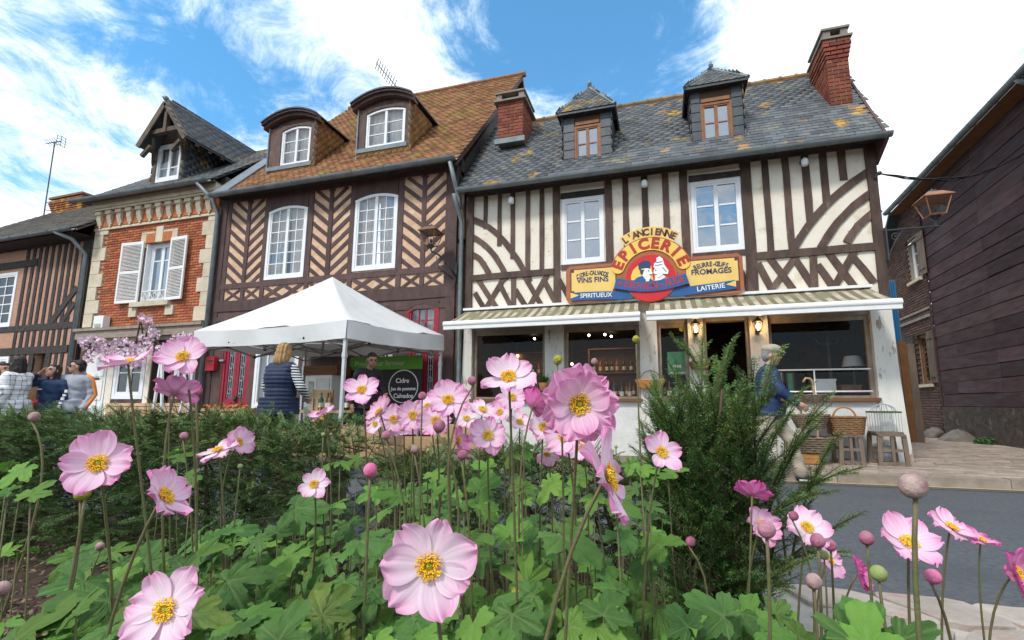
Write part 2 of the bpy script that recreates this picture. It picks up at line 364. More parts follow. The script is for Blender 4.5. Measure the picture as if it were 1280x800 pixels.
# ---------------------------------------------------------------- the palette
M('plaster_cream', (.74, .66, .53), (.80, .74, .63), 2.5, .9, .35, 22, spots=[((.60, .48, .32), 3.1, .58, .14), ((.50, .42, .33), 11, .66, .06)])
M('timber_brown', (.075, .045, .035), (.125, .08, .062), 9, .75, .5, 55, rnd=.26, stretch=(1, 1, .35), spots=[((.17, .125, .095), 12, .62, .1)])
M('timber_plum', (.070, .040, .036), (.108, .064, .058), 7, .7, .45, 50, rnd=.18, stretch=(1, 1, .4))
M('timber_black', (.03, .025, .024), (.06, .05, .045), 9, .8, .5, 50, rnd=.2)
M('timber_grey', (.16, .12, .085), (.09, .065, .045), 8, .85, .6, 40, stretch=(1, 1, .2))
M('slate', (.080, .090, .100), (.118, .125, .128), 5, .55, .35, 30, rnd=.34, spots=[((.22, .19, .10), 2.6, .58, .12), ((.45, .25, .035), 1.6, .585, .09)])
M('slate_stuff', (.080, .090, .100), (.118, .125, .128), 5, .55, .35, 30, isl=.34, spots=[((.22, .19, .10), 2.6, .58, .12), ((.45, .25, .035), 1.6, .585, .09)])
M('slate_clean', (.045, .058, .068), (.07, .082, .092), 5, .5, .3, 30, isl=.25)
M('tile_clay', (.30, .145, .06), (.22, .10, .045), 3, .85, .4, 40, isl=.38, spots=[((.20, .16, .04), 1.7, .57, .12), ((.38, .20, .04), 4.0, .62, .1), ((.10, .055, .035), 7.0, .63, .1)])
M('tile_dormer', (.30, .16, .065), (.36, .21, .075), 3, .85, .4, 40, isl=.3, spots=[((.13, .07, .04), 6.0, .60, .1)])
M('zinc', (.16, .19, .20), (.24, .27, .28), 4, .5, .1, 30, metal=.35)
M('lead', (.15, .18, .20), (.21, .24, .26), 5, .55, .15, 30)
M('white_paint', (.80, .80, .78), (.74, .74, .71), 6, .5, .06, 40)
M('window_white', (.82, .83, .84), (.76, .77, .78), 6, .45)
M('window_wood', (.30, .13, .055), (.22, .09, .04), 10, .6, .3, 40)
M('white_peeling', (.72, .70, .64), (.60, .58, .52), 3, .85, .5, 25, stretch=(1, 1, .3), spots=[((.33, .25, .19), 8, .60, .03), ((.46, .43, .39), 16, .60, .05)])
M('white_wall', (.70, .69, .66), (.58, .57, .53), 3, .85, .4, 20, spots=[((.42, .39, .33), 4, .60, .12)])
M('frame_taupe', (.34, .28, .22), (.25, .20, .15), 8, .7, .3, 40)
M('brick_red', (.44, .135, .055), (.34, .098, .042), 20, .85, .4, 60, isl=.30)
M('brick_red_part', (.27, .075, .04), (.20, .055, .03), 20, .85, .5, 60, rnd=.32, spots=[((.14, .10, .08), 3, .60, .1)])
M('brick_lichen', (.30, .10, .05), (.22, .07, .035), 20, .9, .4, 60, rnd=.3, spots=[((.46, .26, .03), 4, .52, .06)])
M('brick_dark', (.115, .062, .045), (.075, .042, .032), 12, .9, .4, 50, isl=.3)
M('brick_orange', (.50, .17, .06), (.42, .13, .045), 12, .85, .3, 60)
M('mortar', (.42, .33, .26), (.33, .26, .20), 9, .95, .3, 60)
M('mortar_red', (.52, .34, .25), (.44, .28, .20), 9, .95, .3, 60)
M('mortar_grey', (.30, .26, .22), (.22, .19, .16), 9, .95, .3, 60)
M('limestone', (.64, .56, .42), (.52, .44, .32), 5, .85, .25, 40, rnd=.08)
M('limestone_stuff', (.66, .60, .48), (.56, .50, .39), 5, .85, .25, 40)
M('ochre_infill', (.72, .49, .33), (.58, .36, .23), 6, .9, .5, 35, spots=[((.72, .58, .40), 4, .58, .1)])
M('ochre_brick', (.52, .31, .16), (.40, .20, .10), 14, .9, .4, 60, isl=.3)
M('salmon_brick', (.52, .29, .20), (.42, .22, .15), 5, .9, .4, 50, rnd=.15, stretch=(1, 1, 3))
M('red_paint', (.36, .022, .045), (.27, .016, .035), 6, .45, .1, 40)
M('red_box', (.42, .02, .03), (.36, .018, .026), 6, .4)
M('iron', (.05, .055, .06), (.08, .085, .09), 9, .5, .1, 30, metal=.4)
M('iron_light', (.42, .45, .48), (.34, .37, .40), 9, .5, metal=.2)
M('copper', (.42, .19, .09), (.33, .15, .075), 8, .45, .1, 30, metal=.5)
M('copper_dull', (.20, .12, .07), (.27, .15, .085), 8, .55, .1, 30, metal=.4)
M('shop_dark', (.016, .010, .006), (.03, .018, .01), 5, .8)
M('wood_dark', (.055, .032, .018), (.09, .05, .028), 7, .7, .3, 40, stretch=(.2, 1, 1))
M('wood_shop', (.19, .09, .035), (.13, .06, .025), 6, .7, .3, 40, stretch=(.3, 1, 1), isl=.2)
M('wood_pale', (.46, .31, .17), (.38, .25, .13), 8, .7, .2, 40, stretch=(1, 1, .3))
M('wood_orange', (.50, .24, .07), (.42, .19, .05), 8, .6, .2, 40, stretch=(1, 1, .3))
M('wood_weathered', (.22, .165, .12), (.14, .105, .078), 9, .85, .5, 50, stretch=(1, 1, .25))
M('wicker', (.30, .17, .08), (.18, .095, .045), 30, .75, .4, 90)
M('wicker_grey', (.24, .18, .12), (.14, .10, .07), 30, .8, .4, 90)
M('barn_board', (.092, .053, .054), (.052, .030, .031), 3, .75, .5, 24, rnd=.34, spec=.15, stretch=(.6, .6, 3), spots=[((.075, .058, .064), 2.0, .56, .1), ((.105, .09, .09), 9, .70, .03)])
M('rafter_wood', (.23, .10, .04), (.17, .075, .03), 6, .8, .3, 30)
M('blue_panel', (.03, .19, .42), (.025, .15, .35), 3, .5)
M('asphalt_worn', (.12, .115, .105), (.085, .085, .083), 9, .9, .6, 90, spots=[((.17, .15, .12), 3, .55, .15)])
M('asphalt', (.112, .120, .130), (.070, .077, .087), 25, .9, .6, 90, spots=[((.15, .155, .16), 70, .60, .05), ((.06, .065, .075), 45, .66, .05), ((.12, .125, .13), 2.3, .58, .2), ((.07, .077, .088), .9, .52, .2)])
M('pavement_base', (.22, .18, .14), (.17, .14, .11), 5, .9, .4, 50)
M('paver', (.36, .29, .235), (.27, .21, .17), 5, .85, .4, 50, rnd=.26, spots=[((.17, .17, .09), 2, .62, .1)])
M('paver_stuff', (.36, .29, .235), (.27, .21, .17), 5, .85, .4, 50, isl=.26, spots=[((.17, .17, .09), 2, .62, .1)])
M('kerb_stone', (.33, .27, .21), (.25, .20, .16), 6, .85, .4, 40, rnd=.12)
M('line_ochre', (.50, .40, .20), (.42, .33, .17), 12, .85, .2, 60)
M('flagstone', (.42, .36, .31), (.32, .27, .235), 6, .85, .5, 30, rnd=.18, spots=[((.36, .24, .19), 2.5, .56, .1)])
M('mortar_pale', (.46, .42, .37), (.38, .35, .31), 14, .9, .5, 60)
M('soil', (.045, .028, .019), (.085, .055, .038), 18, .95, .9, 60)
M('mulch', (.12, .075, .05), (.20, .13, .09), 14, .9, .2, 30, isl=.5)
M('rubble', (.085, .066, .052), (.045, .035, .028), 7, .95, 1.0, 16, spots=[((.13, .11, .09), 5, .6, .08)])
M('rock', (.19, .165, .14), (.12, .105, .09), 6, .9, .7, 14)
M('canvas_white', (.72, .72, .71), (.66, .66, .645), 2, .7, .35, 5, trans=.12)
M('tent_metal', (.62, .64, .66), (.55, .57, .59), 8, .4, metal=.4)
M('tent_strut', (.28, .27, .25), (.22, .21, .20), 8, .5, metal=.4)
M('black_plastic', (.02, .02, .02), (.03, .03, .03), 8, .5)
M('banner_black', (.028, .017, .016), (.022, .013, .013), 3, .6)
M('banner_green', (.10, .30, .025), (.085, .26, .02), 3, .6)
M('print_white', (.80, .80, .78), (.76, .76, .74), 3, .6)
M('print_faded', (.34, .40, .26), (.40, .44, .34), 9, .6)
M('sign_brown', (.40, .13, .045), (.33, .105, .04), 6, .5, .1, 40)
M('sign_maroon', (.12, .035, .04), (.10, .03, .035), 6, .5)
M('sign_yellow', (.84, .56, .10), (.78, .50, .09), 4, .5)
M('sign_cream', (.80, .56, .16), (.76, .50, .13), 4, .5)
M('sign_blue', (.02, .105, .29), (.018, .09, .25), 4, .5)
M('sign_red', (.62, .02, .025), (.54, .018, .022), 4, .45)
M('sign_navy', (.03, .05, .13), (.03, .05, .12), 4, .5)
M('sign_orange', (.72, .14, .03), (.66, .12, .03), 4, .5)
M('sign_white', (.84, .84, .82), (.80, .80, .78), 4, .5)
M('sign_skin', (.80, .52, .36), (.76, .48, .33), 4, .5)
M('sign_letter_red', (.46, .035, .03), (.40, .03, .025), 4, .5)
M('gold', (.80, .48, .05), (.74, .42, .05), 4, .45)
glass('pane_sky_tint', (.06, .11, .17), .34, .0)  # blue of the reflected sky is put into the pane's diffuse colour
glass('pane_dark', (.012, .014, .016), .12, .0)
glass('pane_clear', (.02, .025, .03), .07, .93)
glass('pane_curtain', (.05, .06, .07), .14, .86)
glass('pane_shop', (.01, .01, .01), .012, .97, .01)
M('curtain_white', (.78, .78, .77), (.70, .70, .69), 5, .9, trans=.3)
M('bulb_warm', (1, .8, .5), (1, .75, .45), 3, .5, emit=((1, .62, .24), 9))
M('bulb_white', (1, .9, .75), (1, .9, .75), 3, .5, emit=((1, .85, .62), 14))
M('bottle_green', (.012, .03, .012), (.02, .045, .018), 9, .15, rnd=.4, spec=.6)
M('bottle_amber', (.16, .06, .012), (.22, .09, .02), 9, .15, rnd=.3, spec=.6)
M('label_paper', (.70, .64, .50), (.62, .56, .44), 9, .8, rnd=.2)
M('leaf_green', (.082, .19, .030), (.13, .255, .042), 9, .6, .35, 26, rnd=.32, trans=.22, spec=.22, spots=[((.24, .22, .04), 26, .66, .06)])
M('leaf_dark', (.050, .125, .026), (.078, .17, .036), 9, .58, .35, 26, rnd=.22, trans=.18, spec=.22)
M('leaf_lime', (.17, .245, .032), (.10, .185, .035), 12, .55, .35, 26, rnd=.2, trans=.25, spots=[((.34, .30, .03), 14, .60, .1)])
M('stem_green', (.115, .14, .045), (.15, .105, .06), 14, .6, .2, 60)
M('bud_pink', (.26, .065, .12), (.44, .20, .25), 60, .7, .3, 90)
M('bud_pale', (.24, .10, .12), (.42, .31, .27), 45, .7, .3, 90)
M('bud_green', (.22, .30, .08), (.34, .36, .16), 40, .7, .3, 90)
M('bud_magenta', (.56, .05, .20), (.66, .20, .34), 30, .6, .3, 90)
M('seed_yellow', (.50, .48, .03), (.40, .42, .03), 60, .7, .9, 160)
M('stamen_yellow', (.92, .50, .015), (.95, .66, .04), 60, .6)
M('pistil_green', (.42, .46, .05), (.52, .52, .06), 60, .6, .6, 160)
M('yew', (.042, .118, .026), (.080, .18, .042), 3, .5, isl=.35, spec=.4)
M('yew_fresh', (.14, .25, .05), (.09, .19, .038), 3, .5, isl=.3, spec=.4)
M('bark', (.075, .045, .03), (.13, .08, .055), 14, .9, .5, 60)
M('twig', (.10, .075, .035), (.07, .05, .03), 14, .9)
M('ground_cover', (.04, .10, .03), (.07, .15, .04), 9, .7, isl=.3)
M('blossom_pink', (.72, .48, .60), (.80, .64, .72), 20, .8, isl=.2)
M('skin', (.55, .31, .22), (.48, .26, .18), 9, .55)
M('skin_dark', (.36, .19, .125), (.31, .16, .105), 9, .55)
M('hair_black', (.015, .012, .011), (.03, .022, .02), 40, .5, .5, 80, stretch=(1, 1, .2))
M('hair_blond', (.42, .25, .10), (.30, .17, .065), 40, .5, .5, 80, stretch=(1, 1, .2))
M('hair_grey', (.30, .28, .26), (.2, .19, .18), 40, .6, .4, 80)
M('navy', (.016, .034, .085), (.022, .044, .10), 6, .8, .35, 30)
M('navy_vest', (.018, .030, .075), (.012, .02, .05), 6, .65, .3, 30)
M('jeans', (.035, .07, .17), (.05, .09, .21), 12, .85, .3, 60)
M('dark_trousers', (.012, .018, .036), (.018, .024, .045), 8, .85, .3, 40)
M('grey_marl', (.30, .31, .35), (.38, .39, .43), 14, .9, .3, 60)
M('hood_blue', (.20, .32, .38), (.24, .36, .42), 14, .9, .3, 60)
M('stripe_orange', (.85, .26, .03), (.78, .23, .03), 6, .7)
M('jacket_blue', (.013, .030, .085), (.018, .04, .11), 6, .6, .4, 18)
M('beige', (.42, .35, .27), (.35, .29, .22), 6, .9, .3, 30)
M('cap_beige', (.40, .36, .28), (.33, .29, .22), 16, .9, .3, 60)
M('shoe_black', (.02, .02, .025), (.03, .03, .035), 6, .5)
M('shoe_white', (.72, .72, .72), (.65, .65, .65), 6, .6)
M('red_cloth', (.48, .02, .02), (.40, .018, .018), 6, .8, .3, 30)
M('black_cloth', (.015, .014, .016), (.022, .02, .022), 6, .8, .3, 30)
M('eye_dark', (.01, .01, .01), (.02, .015, .01), 6, .2)
M('lip', (.42, .14, .12), (.38, .12, .10), 6, .5)
M('pot_clay', (.42, .20, .09), (.34, .16, .07), 9, .85, .3, 40)
M('poster_green', (.06, .26, .13), (.10, .32, .16), 12, .7)
M('orange_card', (.80, .38, .04), (.74, .34, .04), 6, .7)
M('apple_red', (.42, .06, .03), (.5, .2, .05), 9, .4, isl=.3)
def stripes(name, ca, cb, period, duty, axis, rough=.8, soft=None):
    m = M(name, ca, ca, 6, rough); n = m.node_tree.nodes; l = m.node_tree.links; bs = n['Principled BSDF']
    co = n.new('ShaderNodeTexCoord'); sp = n.new('ShaderNodeSeparateXYZ'); l.new(co.outputs['Object'], sp.inputs[0]); fac = None
    for ax in axis:
        a = n.new('ShaderNodeMath'); a.operation = 'DIVIDE'; a.inputs[1].default_value = period; l.new(sp.outputs['XYZ'.index(ax)], a.inputs[0])
        b = n.new('ShaderNodeMath'); b.operation = 'FRACT'; l.new(a.outputs[0], b.inputs[0])
        c = n.new('ShaderNodeMath'); c.operation = 'LESS_THAN'; c.inputs[1].default_value = duty; l.new(b.outputs[0], c.inputs[0])
        if fac is None: fac = c.outputs[0]
        else:
            d = n.new('ShaderNodeMath'); d.operation = 'ADD'; l.new(fac, d.inputs[0]); l.new(c.outputs[0], d.inputs[1])
            e = n.new('ShaderNodeMath'); e.operation = 'MULTIPLY'; e.inputs[1].default_value = .5 if len(axis) > 1 else 1; l.new(d.outputs[0], e.inputs[0]); fac = e.outputs[0]
    x = n.new('ShaderNodeMix'); x.data_type = 'RGBA'; x.inputs['A'].default_value = (*ca, 1); x.inputs['B'].default_value = (*cb, 1); l.new(fac, x.inputs['Factor'])
    if soft:                                     # lichen and grime that has its own shape
        nz = n.new('ShaderNodeTexNoise'); nz.inputs['Scale'].default_value = soft[1]; nz.inputs['Detail'].default_value = 6; l.new(co.outputs['Object'], nz.inputs['Vector'])
        mr = n.new('ShaderNodeMapRange'); mr.inputs['From Min'].default_value = .38; mr.inputs['From Max'].default_value = .62; l.new(nz.outputs[0], mr.inputs['Value'])
        y = n.new('ShaderNodeMix'); y.data_type = 'RGBA'; l.new(mr.outputs[0], y.inputs['Factor']); l.new(x.outputs['Result'], y.inputs['A']); y.inputs['B'].default_value = (*soft[0], 1); l.new(y.outputs['Result'], bs.inputs['Base Color'])
    else: l.new(x.outputs['Result'], bs.inputs['Base Color'])
    return m
stripes('plaid', (.80, .80, .80), (.03, .03, .05), .075, .16, 'XZ', .9)
stripes('sailor', (.72, .72, .70), (.02, .022, .035), .034, .5, 'Z', .9)
stripes('awning_stripe', (.48, .44, .34), (.19, .14, .08), .17, .5, 'X', .85, soft=((.21, .195, .115), 3.0))
def petal_mat(name, inner, outer):
    m = M(name, inner, inner, 6, .55, spec=.2); n = m.node_tree.nodes; l = m.node_tree.links; bs = n['Principled BSDF']
    at = n.new('ShaderNodeAttribute'); at.attribute_name = 'along'
    oi = n.new('ShaderNodeObjectInfo')
    cr = n.new('ShaderNodeValToRGB'); e = cr.color_ramp.elements; e[0].position = .0; e[0].color = (*[v * .8 + .12 for v in outer], 1); e[1].position = 1; e[1].color = (*outer, 1)
    k = e.new(.25); k.color = (*inner, 1); k = e.new(.62); k.color = (*[(a * .65 + b * .35) for a, b in zip(inner, outer)], 1)
    l.new(at.outputs['Fac'], cr.inputs[0])
    sb = n.new('ShaderNodeAttribute'); sb.attribute_name = 'streak'
    hv = n.new('ShaderNodeHueSaturation'); l.new(cr.outputs[0], hv.inputs['Color'])
    mr = n.new('ShaderNodeMapRange'); mr.inputs['To Min'].default_value = .8; mr.inputs['To Max'].default_value = 1.25; l.new(sb.outputs['Fac'], mr.inputs['Value']); l.new(mr.outputs[0], hv.inputs['Saturation'])
    m2 = n.new('ShaderNodeMapRange'); m2.inputs['To Min'].default_value = .93; m2.inputs['To Max'].default_value = 1.04; l.new(oi.outputs['Random'], m2.inputs['Value']); m3 = n.new('ShaderNodeMapRange'); m3.inputs['To Min'].default_value = 1.03; m3.inputs['To Max'].default_value = .90; l.new(sb.outputs['Fac'], m3.inputs['Value']); m4 = n.new('ShaderNodeMath'); m4.operation = 'MULTIPLY'; l.new(m2.outputs[0], m4.inputs[0]); l.new(m3.outputs[0], m4.inputs[1]); m2 = m4; l.new(m2.outputs[0], hv.inputs['Value'])
    # the back of a petal is a deeper pink than its face
    ge = n.new('ShaderNodeNewGeometry'); bk = n.new('ShaderNodeMix'); bk.data_type = 'RGBA'; bk.blend_type = 'MULTIPLY'; bk.inputs['B'].default_value = (.92, .60, .80, 1); l.new(ge.outputs['Backfacing'], bk.inputs['Factor']); l.new(hv.outputs[0], bk.inputs['A'])
    l.new(bk.outputs['Result'], bs.inputs['Base Color'])
    tr = n.new('ShaderNodeBsdfTranslucent'); l.new(bk.outputs['Result'], tr.inputs[0]); mx = n.new('ShaderNodeMixShader'); mx.inputs[0].default_value = .3
    l.new(bs.outputs[0], mx.inputs[1]); l.new(tr.outputs[0], mx.inputs[2]); l.new(mx.outputs[0], n['Material Output'].inputs[0])
petal_mat('petal_pale', (.93, .79, .86), (.86, .42, .63)); petal_mat('petal_pink', (.91, .68, .80), (.84, .36, .60)); petal_mat('petal_deep', (.83, .40, .62), (.70, .13, .40))
# ---------------------------------------------------------------- the ground
FY = 8.3                                        # the line of the shop fronts
def sheet(name, x0, x1, y0, y1, z, mat, kind='structure'):
    m = MB(); m.add([(x0, y0, z), (x1, y0, z), (x1, y1, z), (x0, y1, z)], [(0, 1, 2, 3)]); return obj(name, m, mat, kind=kind)
sheet('ground', -400, 400, -400, 400, -.012, 'soil')
sheet('road', -90, 90, 2.86, 6.80, 0.0, 'asphalt')
m = MB(); m.box(-60, 40, 6.94, 40, -.01, .105); pave = obj('pavement', m, 'pavement_base', kind='structure')
mats = []; y = 6.96; row = 0
while y < 16.5:
    wd = .105; x = 1.2 + R.uniform(0, .2)
    while x < min(3.6 if 8.1 < y < 12 else 12, 9.0) or (y >= 8.1 and x < 9.0):
        l = R.uniform(.2, .34)
        if not (y > 8.2 and x < 3.62): mats.append(mtx((x + l / 2, y + wd / 2, .108 + R.uniform(-.003, .004)), (R.uniform(-.012, .012), R.uniform(-.012, .012), R.uniform(-.01, .01)), (l - .012, wd - .012, .03)))
        x += l
    y += wd; row += 1
UB = unitbox(); UBC = unitbox(.05)
TOPB = MB(); h_ = .5; e_ = .46                 # a stone with chamfered top
TOPB.add([(-h_, -h_, -h_), (h_, -h_, -h_), (h_, h_, -h_), (-h_, h_, -h_), (-h_, -h_, .3), (h_, -h_, .3), (h_, h_, .3), (-h_, h_, .3), (-e_, -e_, h_), (e_, -e_, h_), (e_, e_, h_), (-e_, e_, h_)],
         [(0, 1, 5, 4), (1, 2, 6, 5), (2, 3, 7, 6), (3, 0, 4, 7), (4, 5, 9, 8), (5, 6, 10, 9), (6, 7, 11, 10), (7, 4, 8, 11), (8, 9, 10, 11)])
pieces('paving_stone', mats, pave, TOPB, 'paver', 300); [setattr(o.data, 'name', 'paving_stone') for o in pave.children if o.get('kind')]
for o in pave.children:
    if o.get('kind') == 'stuff': o.data.materials[0] = MATS['paver_stuff']
kerb = thing('kerb', None, None); kerb['kind'] = 'structure'
x = -22.0
while x < 14:
    l = R.uniform(.75, 1.05); m = MB(); m.box(x + .004, x + l - .004, 6.80, 6.935, -.05, .118 + R.uniform(-.006, .006)); obj('kerb_stone', m, 'kerb_stone', kerb); x += l
sheet('gutter_strip', -90, 90, 6.60, 6.797, .004, 'asphalt_worn')
sheet('road_edge_line', -30, 30, 6.73, 6.79, .008, 'line_ochre')
# flagstone border between the flower bed and the road
bord = thing('stone_border', None, None); bord['kind'] = 'structure'
m = MB(); m.box(.42, 6, 1.55, 2.86, -.02, .025); obj('mortar_bed', m, 'mortar_pale', bord)
gx = 14; gy = 4; pts = {}
for i in range(gx + 1):
    for j in range(gy + 1): pts[i, j] = (.55 + i * .40 + (R.uniform(-.11, .11) if 0 < j < gy else R.uniform(-.06, .06)) + (.2 if j % 2 else 0), 1.56 + j * .323 + (R.uniform(-.075, .075) if 0 < j < gy else 0))
for i in range(gx):
    for j in range(gy):
        q = [Vector(pts[i, j]), Vector(pts[i + 1, j]), Vector(pts[i + 1, j + 1]), Vector(pts[i, j + 1])]; c = sum(q, Vector((0, 0))) / 4; poly = []
        for k in range(4):
            a = q[k]; b = q[(k + 1) % 4]
            for t in (.12, .5, .88): p = a.lerp(b, t); p = p + (c - p).normalized() * R.uniform(.012, .03); poly.append(p)
        z = .05 + R.uniform(-.008, .01); m = MB(); n = len(poly)
        v = [(p.x, p.y, -.01) for p in poly] + [(p.x, p.y, z - .008) for p in poly] + [(c.x + (p.x - c.x) * .95, c.y + (p.y - c.y) * .95, z + R.uniform(-.002, .002)) for p in poly] + [(c.x, c.y, z + .003)]
        f = [(k, (k + 1) % n, n + (k + 1) % n, n + k) for k in range(n)] + [(n + k, n + (k + 1) % n, 2 * n + (k + 1) % n, 2 * n + k) for k in range(n)] + [(2 * n + k, 2 * n + (k + 1) % n, 3 * n) for k in range(n)]
        m.add(v, f); obj('flagstone', m, 'flagstone', bord)
# the flower bed: uneven soil with dry mulch
m = MB(); n = 40; v = []; f = []
for i in range(n + 1):
    for j in range(n + 1):
        x = -6.5 + 8.2 * i / n; yy = -1.2 + 4.04 * j / n; v.append((x, yy, (.08 if x < .42 or yy < 1.5 else -.08) + .05 * math.sin(x * 3.1 + yy * 2) * math.sin(yy * 4.3) + R.uniform(-.015, .015)))
for i in range(n):
    for j in range(n): f.append((i * (n + 1) + j, (i + 1) * (n + 1) + j, (i + 1) * (n + 1) + j + 1, i * (n + 1) + j + 1))
m.add(v, f); obj('flower_bed', m, 'soil', kind='structure', smooth=True)
ml = [mtx((R.uniform(-3.8, .9), R.uniform(.4, 1.5) if i_ % 3 else R.uniform(1.4, 2.7), .12 + R.uniform(-.02, .05)), (R.uniform(-.6, .6), R.uniform(-.6, .6), R.uniform(0, 6)), (R.uniform(.01, .045), R.uniform(.006, .018), .003)) for i_ in range(6000)]
ml = [q for q in ml if q.translation.x < .4 or q.translation.y < 1.5]
o = link('mulch', joined('mulch', UB, ml, 'mulch')); o['kind'] = 'stuff'

# ---------------------------------------------------------------- roof coverings
def in_poly(p, poly):
    c = False; n = len(poly)
    for i in range(n):
        a, b = poly[i], poly[(i + 1) % n]
        if (a[1] > p[1]) != (b[1] > p[1]) and p[0] < (b[0] - a[0]) * (p[1] - a[1]) / (b[1] - a[1]) + a[0]: c = not c
    return c
def tile_face(poly, wd, ex, th, over=1.7, tilt=.05, jit=.02, flip=1):
    P3 = [Vector(p) for p in poly]; nrm = (P3[1] - P3[0]).cross(P3[2] - P3[0]).normalized() * flip
    u = Vector((0, 0, 1)).cross(nrm).normalized(); v = nrm.cross(u).normalized(); o = P3[0]
    q = [((p - o).dot(u), (p - o).dot(v)) for p in P3]; res = []; r = 0
    y = min(b for a, b in q); ymax = max(b for a, b in q)
    while y < ymax + ex * .2:
        x = min(a for a, b in q) - wd + (wd / 2 if r % 2 else 0)
        while x < max(a for a, b in q) + wd:
            if in_poly((x, y + ex * .3), q):
                c = o + u * (x + R.uniform(-jit, jit) * wd) + v * (y + ex * over * .5 - ex * .1) + nrm * (th * .9)
                v2 = (v - nrm * (tilt + R.uniform(-.02, .02)) + u * R.uniform(-jit, jit)).normalized(); n2 = u.cross(v2).normalized(); u2 = v2.cross(n2).normalized()
                mm = Matrix.Identity(4)
                for k in range(3): mm[k][0] = u2[k] * wd * .965; mm[k][1] = v2[k] * ex * over; mm[k][2] = n2[k] * th; mm[k][3] = c[k]
                res.append(mm)
            x += wd
        y += ex; r += 1
    return res
def slab(par, name, pts, off, mat):
    m = MB(); m.prism(pts, off); return obj(name, m, mat, par)

# ---------------------------------------------------------------- the grocery: half-timbered, cream infill
EX0, EX1, EY = -3.78, 3.52, FY
ep = thing('timber_frame_house', 'cream and dark brown half-timbered grocery with a slate roof and painted shop sign', 'house', (0, FY, .1))
WL = (PX(702.5, 290), PX(755.5, 290), 3.64, 4.97); WR = (PX(864.5, 275), PX(929, 275), 3.66, 5.0)
m = MB(); wall_holes(m, EX0, EX1, 2.62, 5.34, [WL, WR], EY, .22); obj('wall', m, 'plaster_cream', ep)
m = MB(); m.box(EX1 - .12, EX1 - .004, EY + .012, 12.3, .1, 5.2); m.box(EX0 + .004, EX0 + .14, EY + .012, 12.3, .1, 5.2); m.box(EX0 + .14, EX1 - .12, 12.0, 12.3, .1, 5.2); obj('side_wall', m, 'plaster_cream', ep)
for x in (EX1 - .1, EX0 + .02): m = MB(); m.prism([(x, 8.35, 5.2), (x, 12.3, 5.2), (x, 10.1, 7.75)], (.09, 0, 0)); obj('gable', m, 'slate_clean', ep)
TB = lambda pts, wd, **k: timber(ep, pts, wd, **k)
zr = 3.52                                       # the rail below the windows
zt = 5.2
pw = .0139
def stud(px, py, wpx, z0, z1): x = PX(px, py); TB([(x, z0), (x, z1)], wpx * pw * .94)
TB([(EX0, 5.31), (EX1, 5.31)], .12, proud=.05)
for px, w_, z0 in ((606.7, 6.5, 4.55), (624.5, 6.5, 4.15), (641, 7, 3.86), (660, 7, zr), (677.5, 7, zr), (783, 8.5, zr), (807.5, 9, zr), (834, 9, zr)): stud(px, 290, w_, z0, 5.27)
for px, w_ in ((696, 10), (761.5, 10), (857, 10), (936.5, 13)): x = PX(px, 290); TB([(x, 2.7), (x, 5.27)], w_ * pw, proud=.04)
for px, w_, z0 in ((959, 8, zr), (985, 8.5, zr), (1010, 9, 4.02), (1033, 9, 4.35), (1057, 9, 4.72)): stud(px, 250, w_, z0, 5.27)
TB([(EX0 + .07, 2.66), (EX0 + .07, 5.27)], .15, proud=.085); TB([(EX1 - .06, 2.62), (EX1 - .06, 5.27)], .14, proud=.085)
TB([(EX0 + .14, zr), (WL[0] - .16, zr + .01)], .12, proud=.075); TB([(WL[1] + .14, zr), (WR[0] - .14, zr)], .12, proud=.075); TB([(WR[1] + .17, zr), (EX1 - .13, zr + .01)], .13, proud=.075)
for W_ in (WL, WR):
    TB([(W_[0] - .02, W_[3] + .07), (W_[1] + .02, W_[3] + .07)], .11, mat='timber_black', proud=.05); m = MB(); m.box(W_[0], W_[1], EY - .02, EY + .02, W_[3] + .125, W_[3] + .165); obj('lintel_strip', m, 'plaster_cream', ep)
    TB([(W_[0] - .02, W_[2] - .05), (W_[1] + .02, W_[2] - .05)], .1, proud=.04)
Z7 = lambda a, b: P(840 + a / 3.477, 170 + b / 3.477)
Z6 = lambda a, b: P(560 + a / 4, 200 + b / 4)
def longer(a, b): a, b = Vector(a), Vector(b); return [tuple(a + (a - b) * .06), tuple(b + (b - a) * .06)]
def curve(pts, n=8):
    P_ = [Vector(p) for p in pts]; r = []
    for i in range(n + 1):
        t = i / n; a = P_[0] * (1 - t) ** 2 + (P_[1] * 2 - (P_[0] + P_[2]) * .5) * 2 * t * (1 - t) + P_[2] * t * t; r.append(tuple(a))
    return r
for c_ in (((380, 555), (262, 385), (140, 305)), ((285, 568), (222, 465), (146, 398)), ((208, 575), (178, 520), (146, 485))): cv = curve([Z6(*q) for q in c_]); TB([(cv[0][0] * 2 - cv[1][0], cv[0][1] * 2 - cv[1][1])] + cv + [(cv[-1][0] - .12, cv[-1][1] + .07)], .115, proud=.045)
for c_ in (((540, 470), (665, 305), (838, 165)), ((662, 460), (738, 355), (850, 258)), ((768, 450), (810, 390), (872, 335))): cv = curve([Z7(*q) for q in c_]); TB([(cv[0][0] * 2 - cv[1][0], cv[0][1] * 2 - cv[1][1])] + cv + [(cv[-1][0] + .10, cv[-1][1] + .06)], .125, proud=.045)
for a, b in (((155, 605), (255, 755)), ((138, 670), (188, 752)), ((262, 628), (325, 750)), ((385, 585), (475, 740)), ((340, 655), (395, 742)), ((480, 600), (545, 725)), ((275, 600), (185, 752)), ((490, 585), (400, 745)), ((328, 590), (328, 752)), ((560, 605), (615, 705))):
    TB(longer(Z6(*a), Z6(*b)), .1, proud=.032 + R.uniform(0, .014))
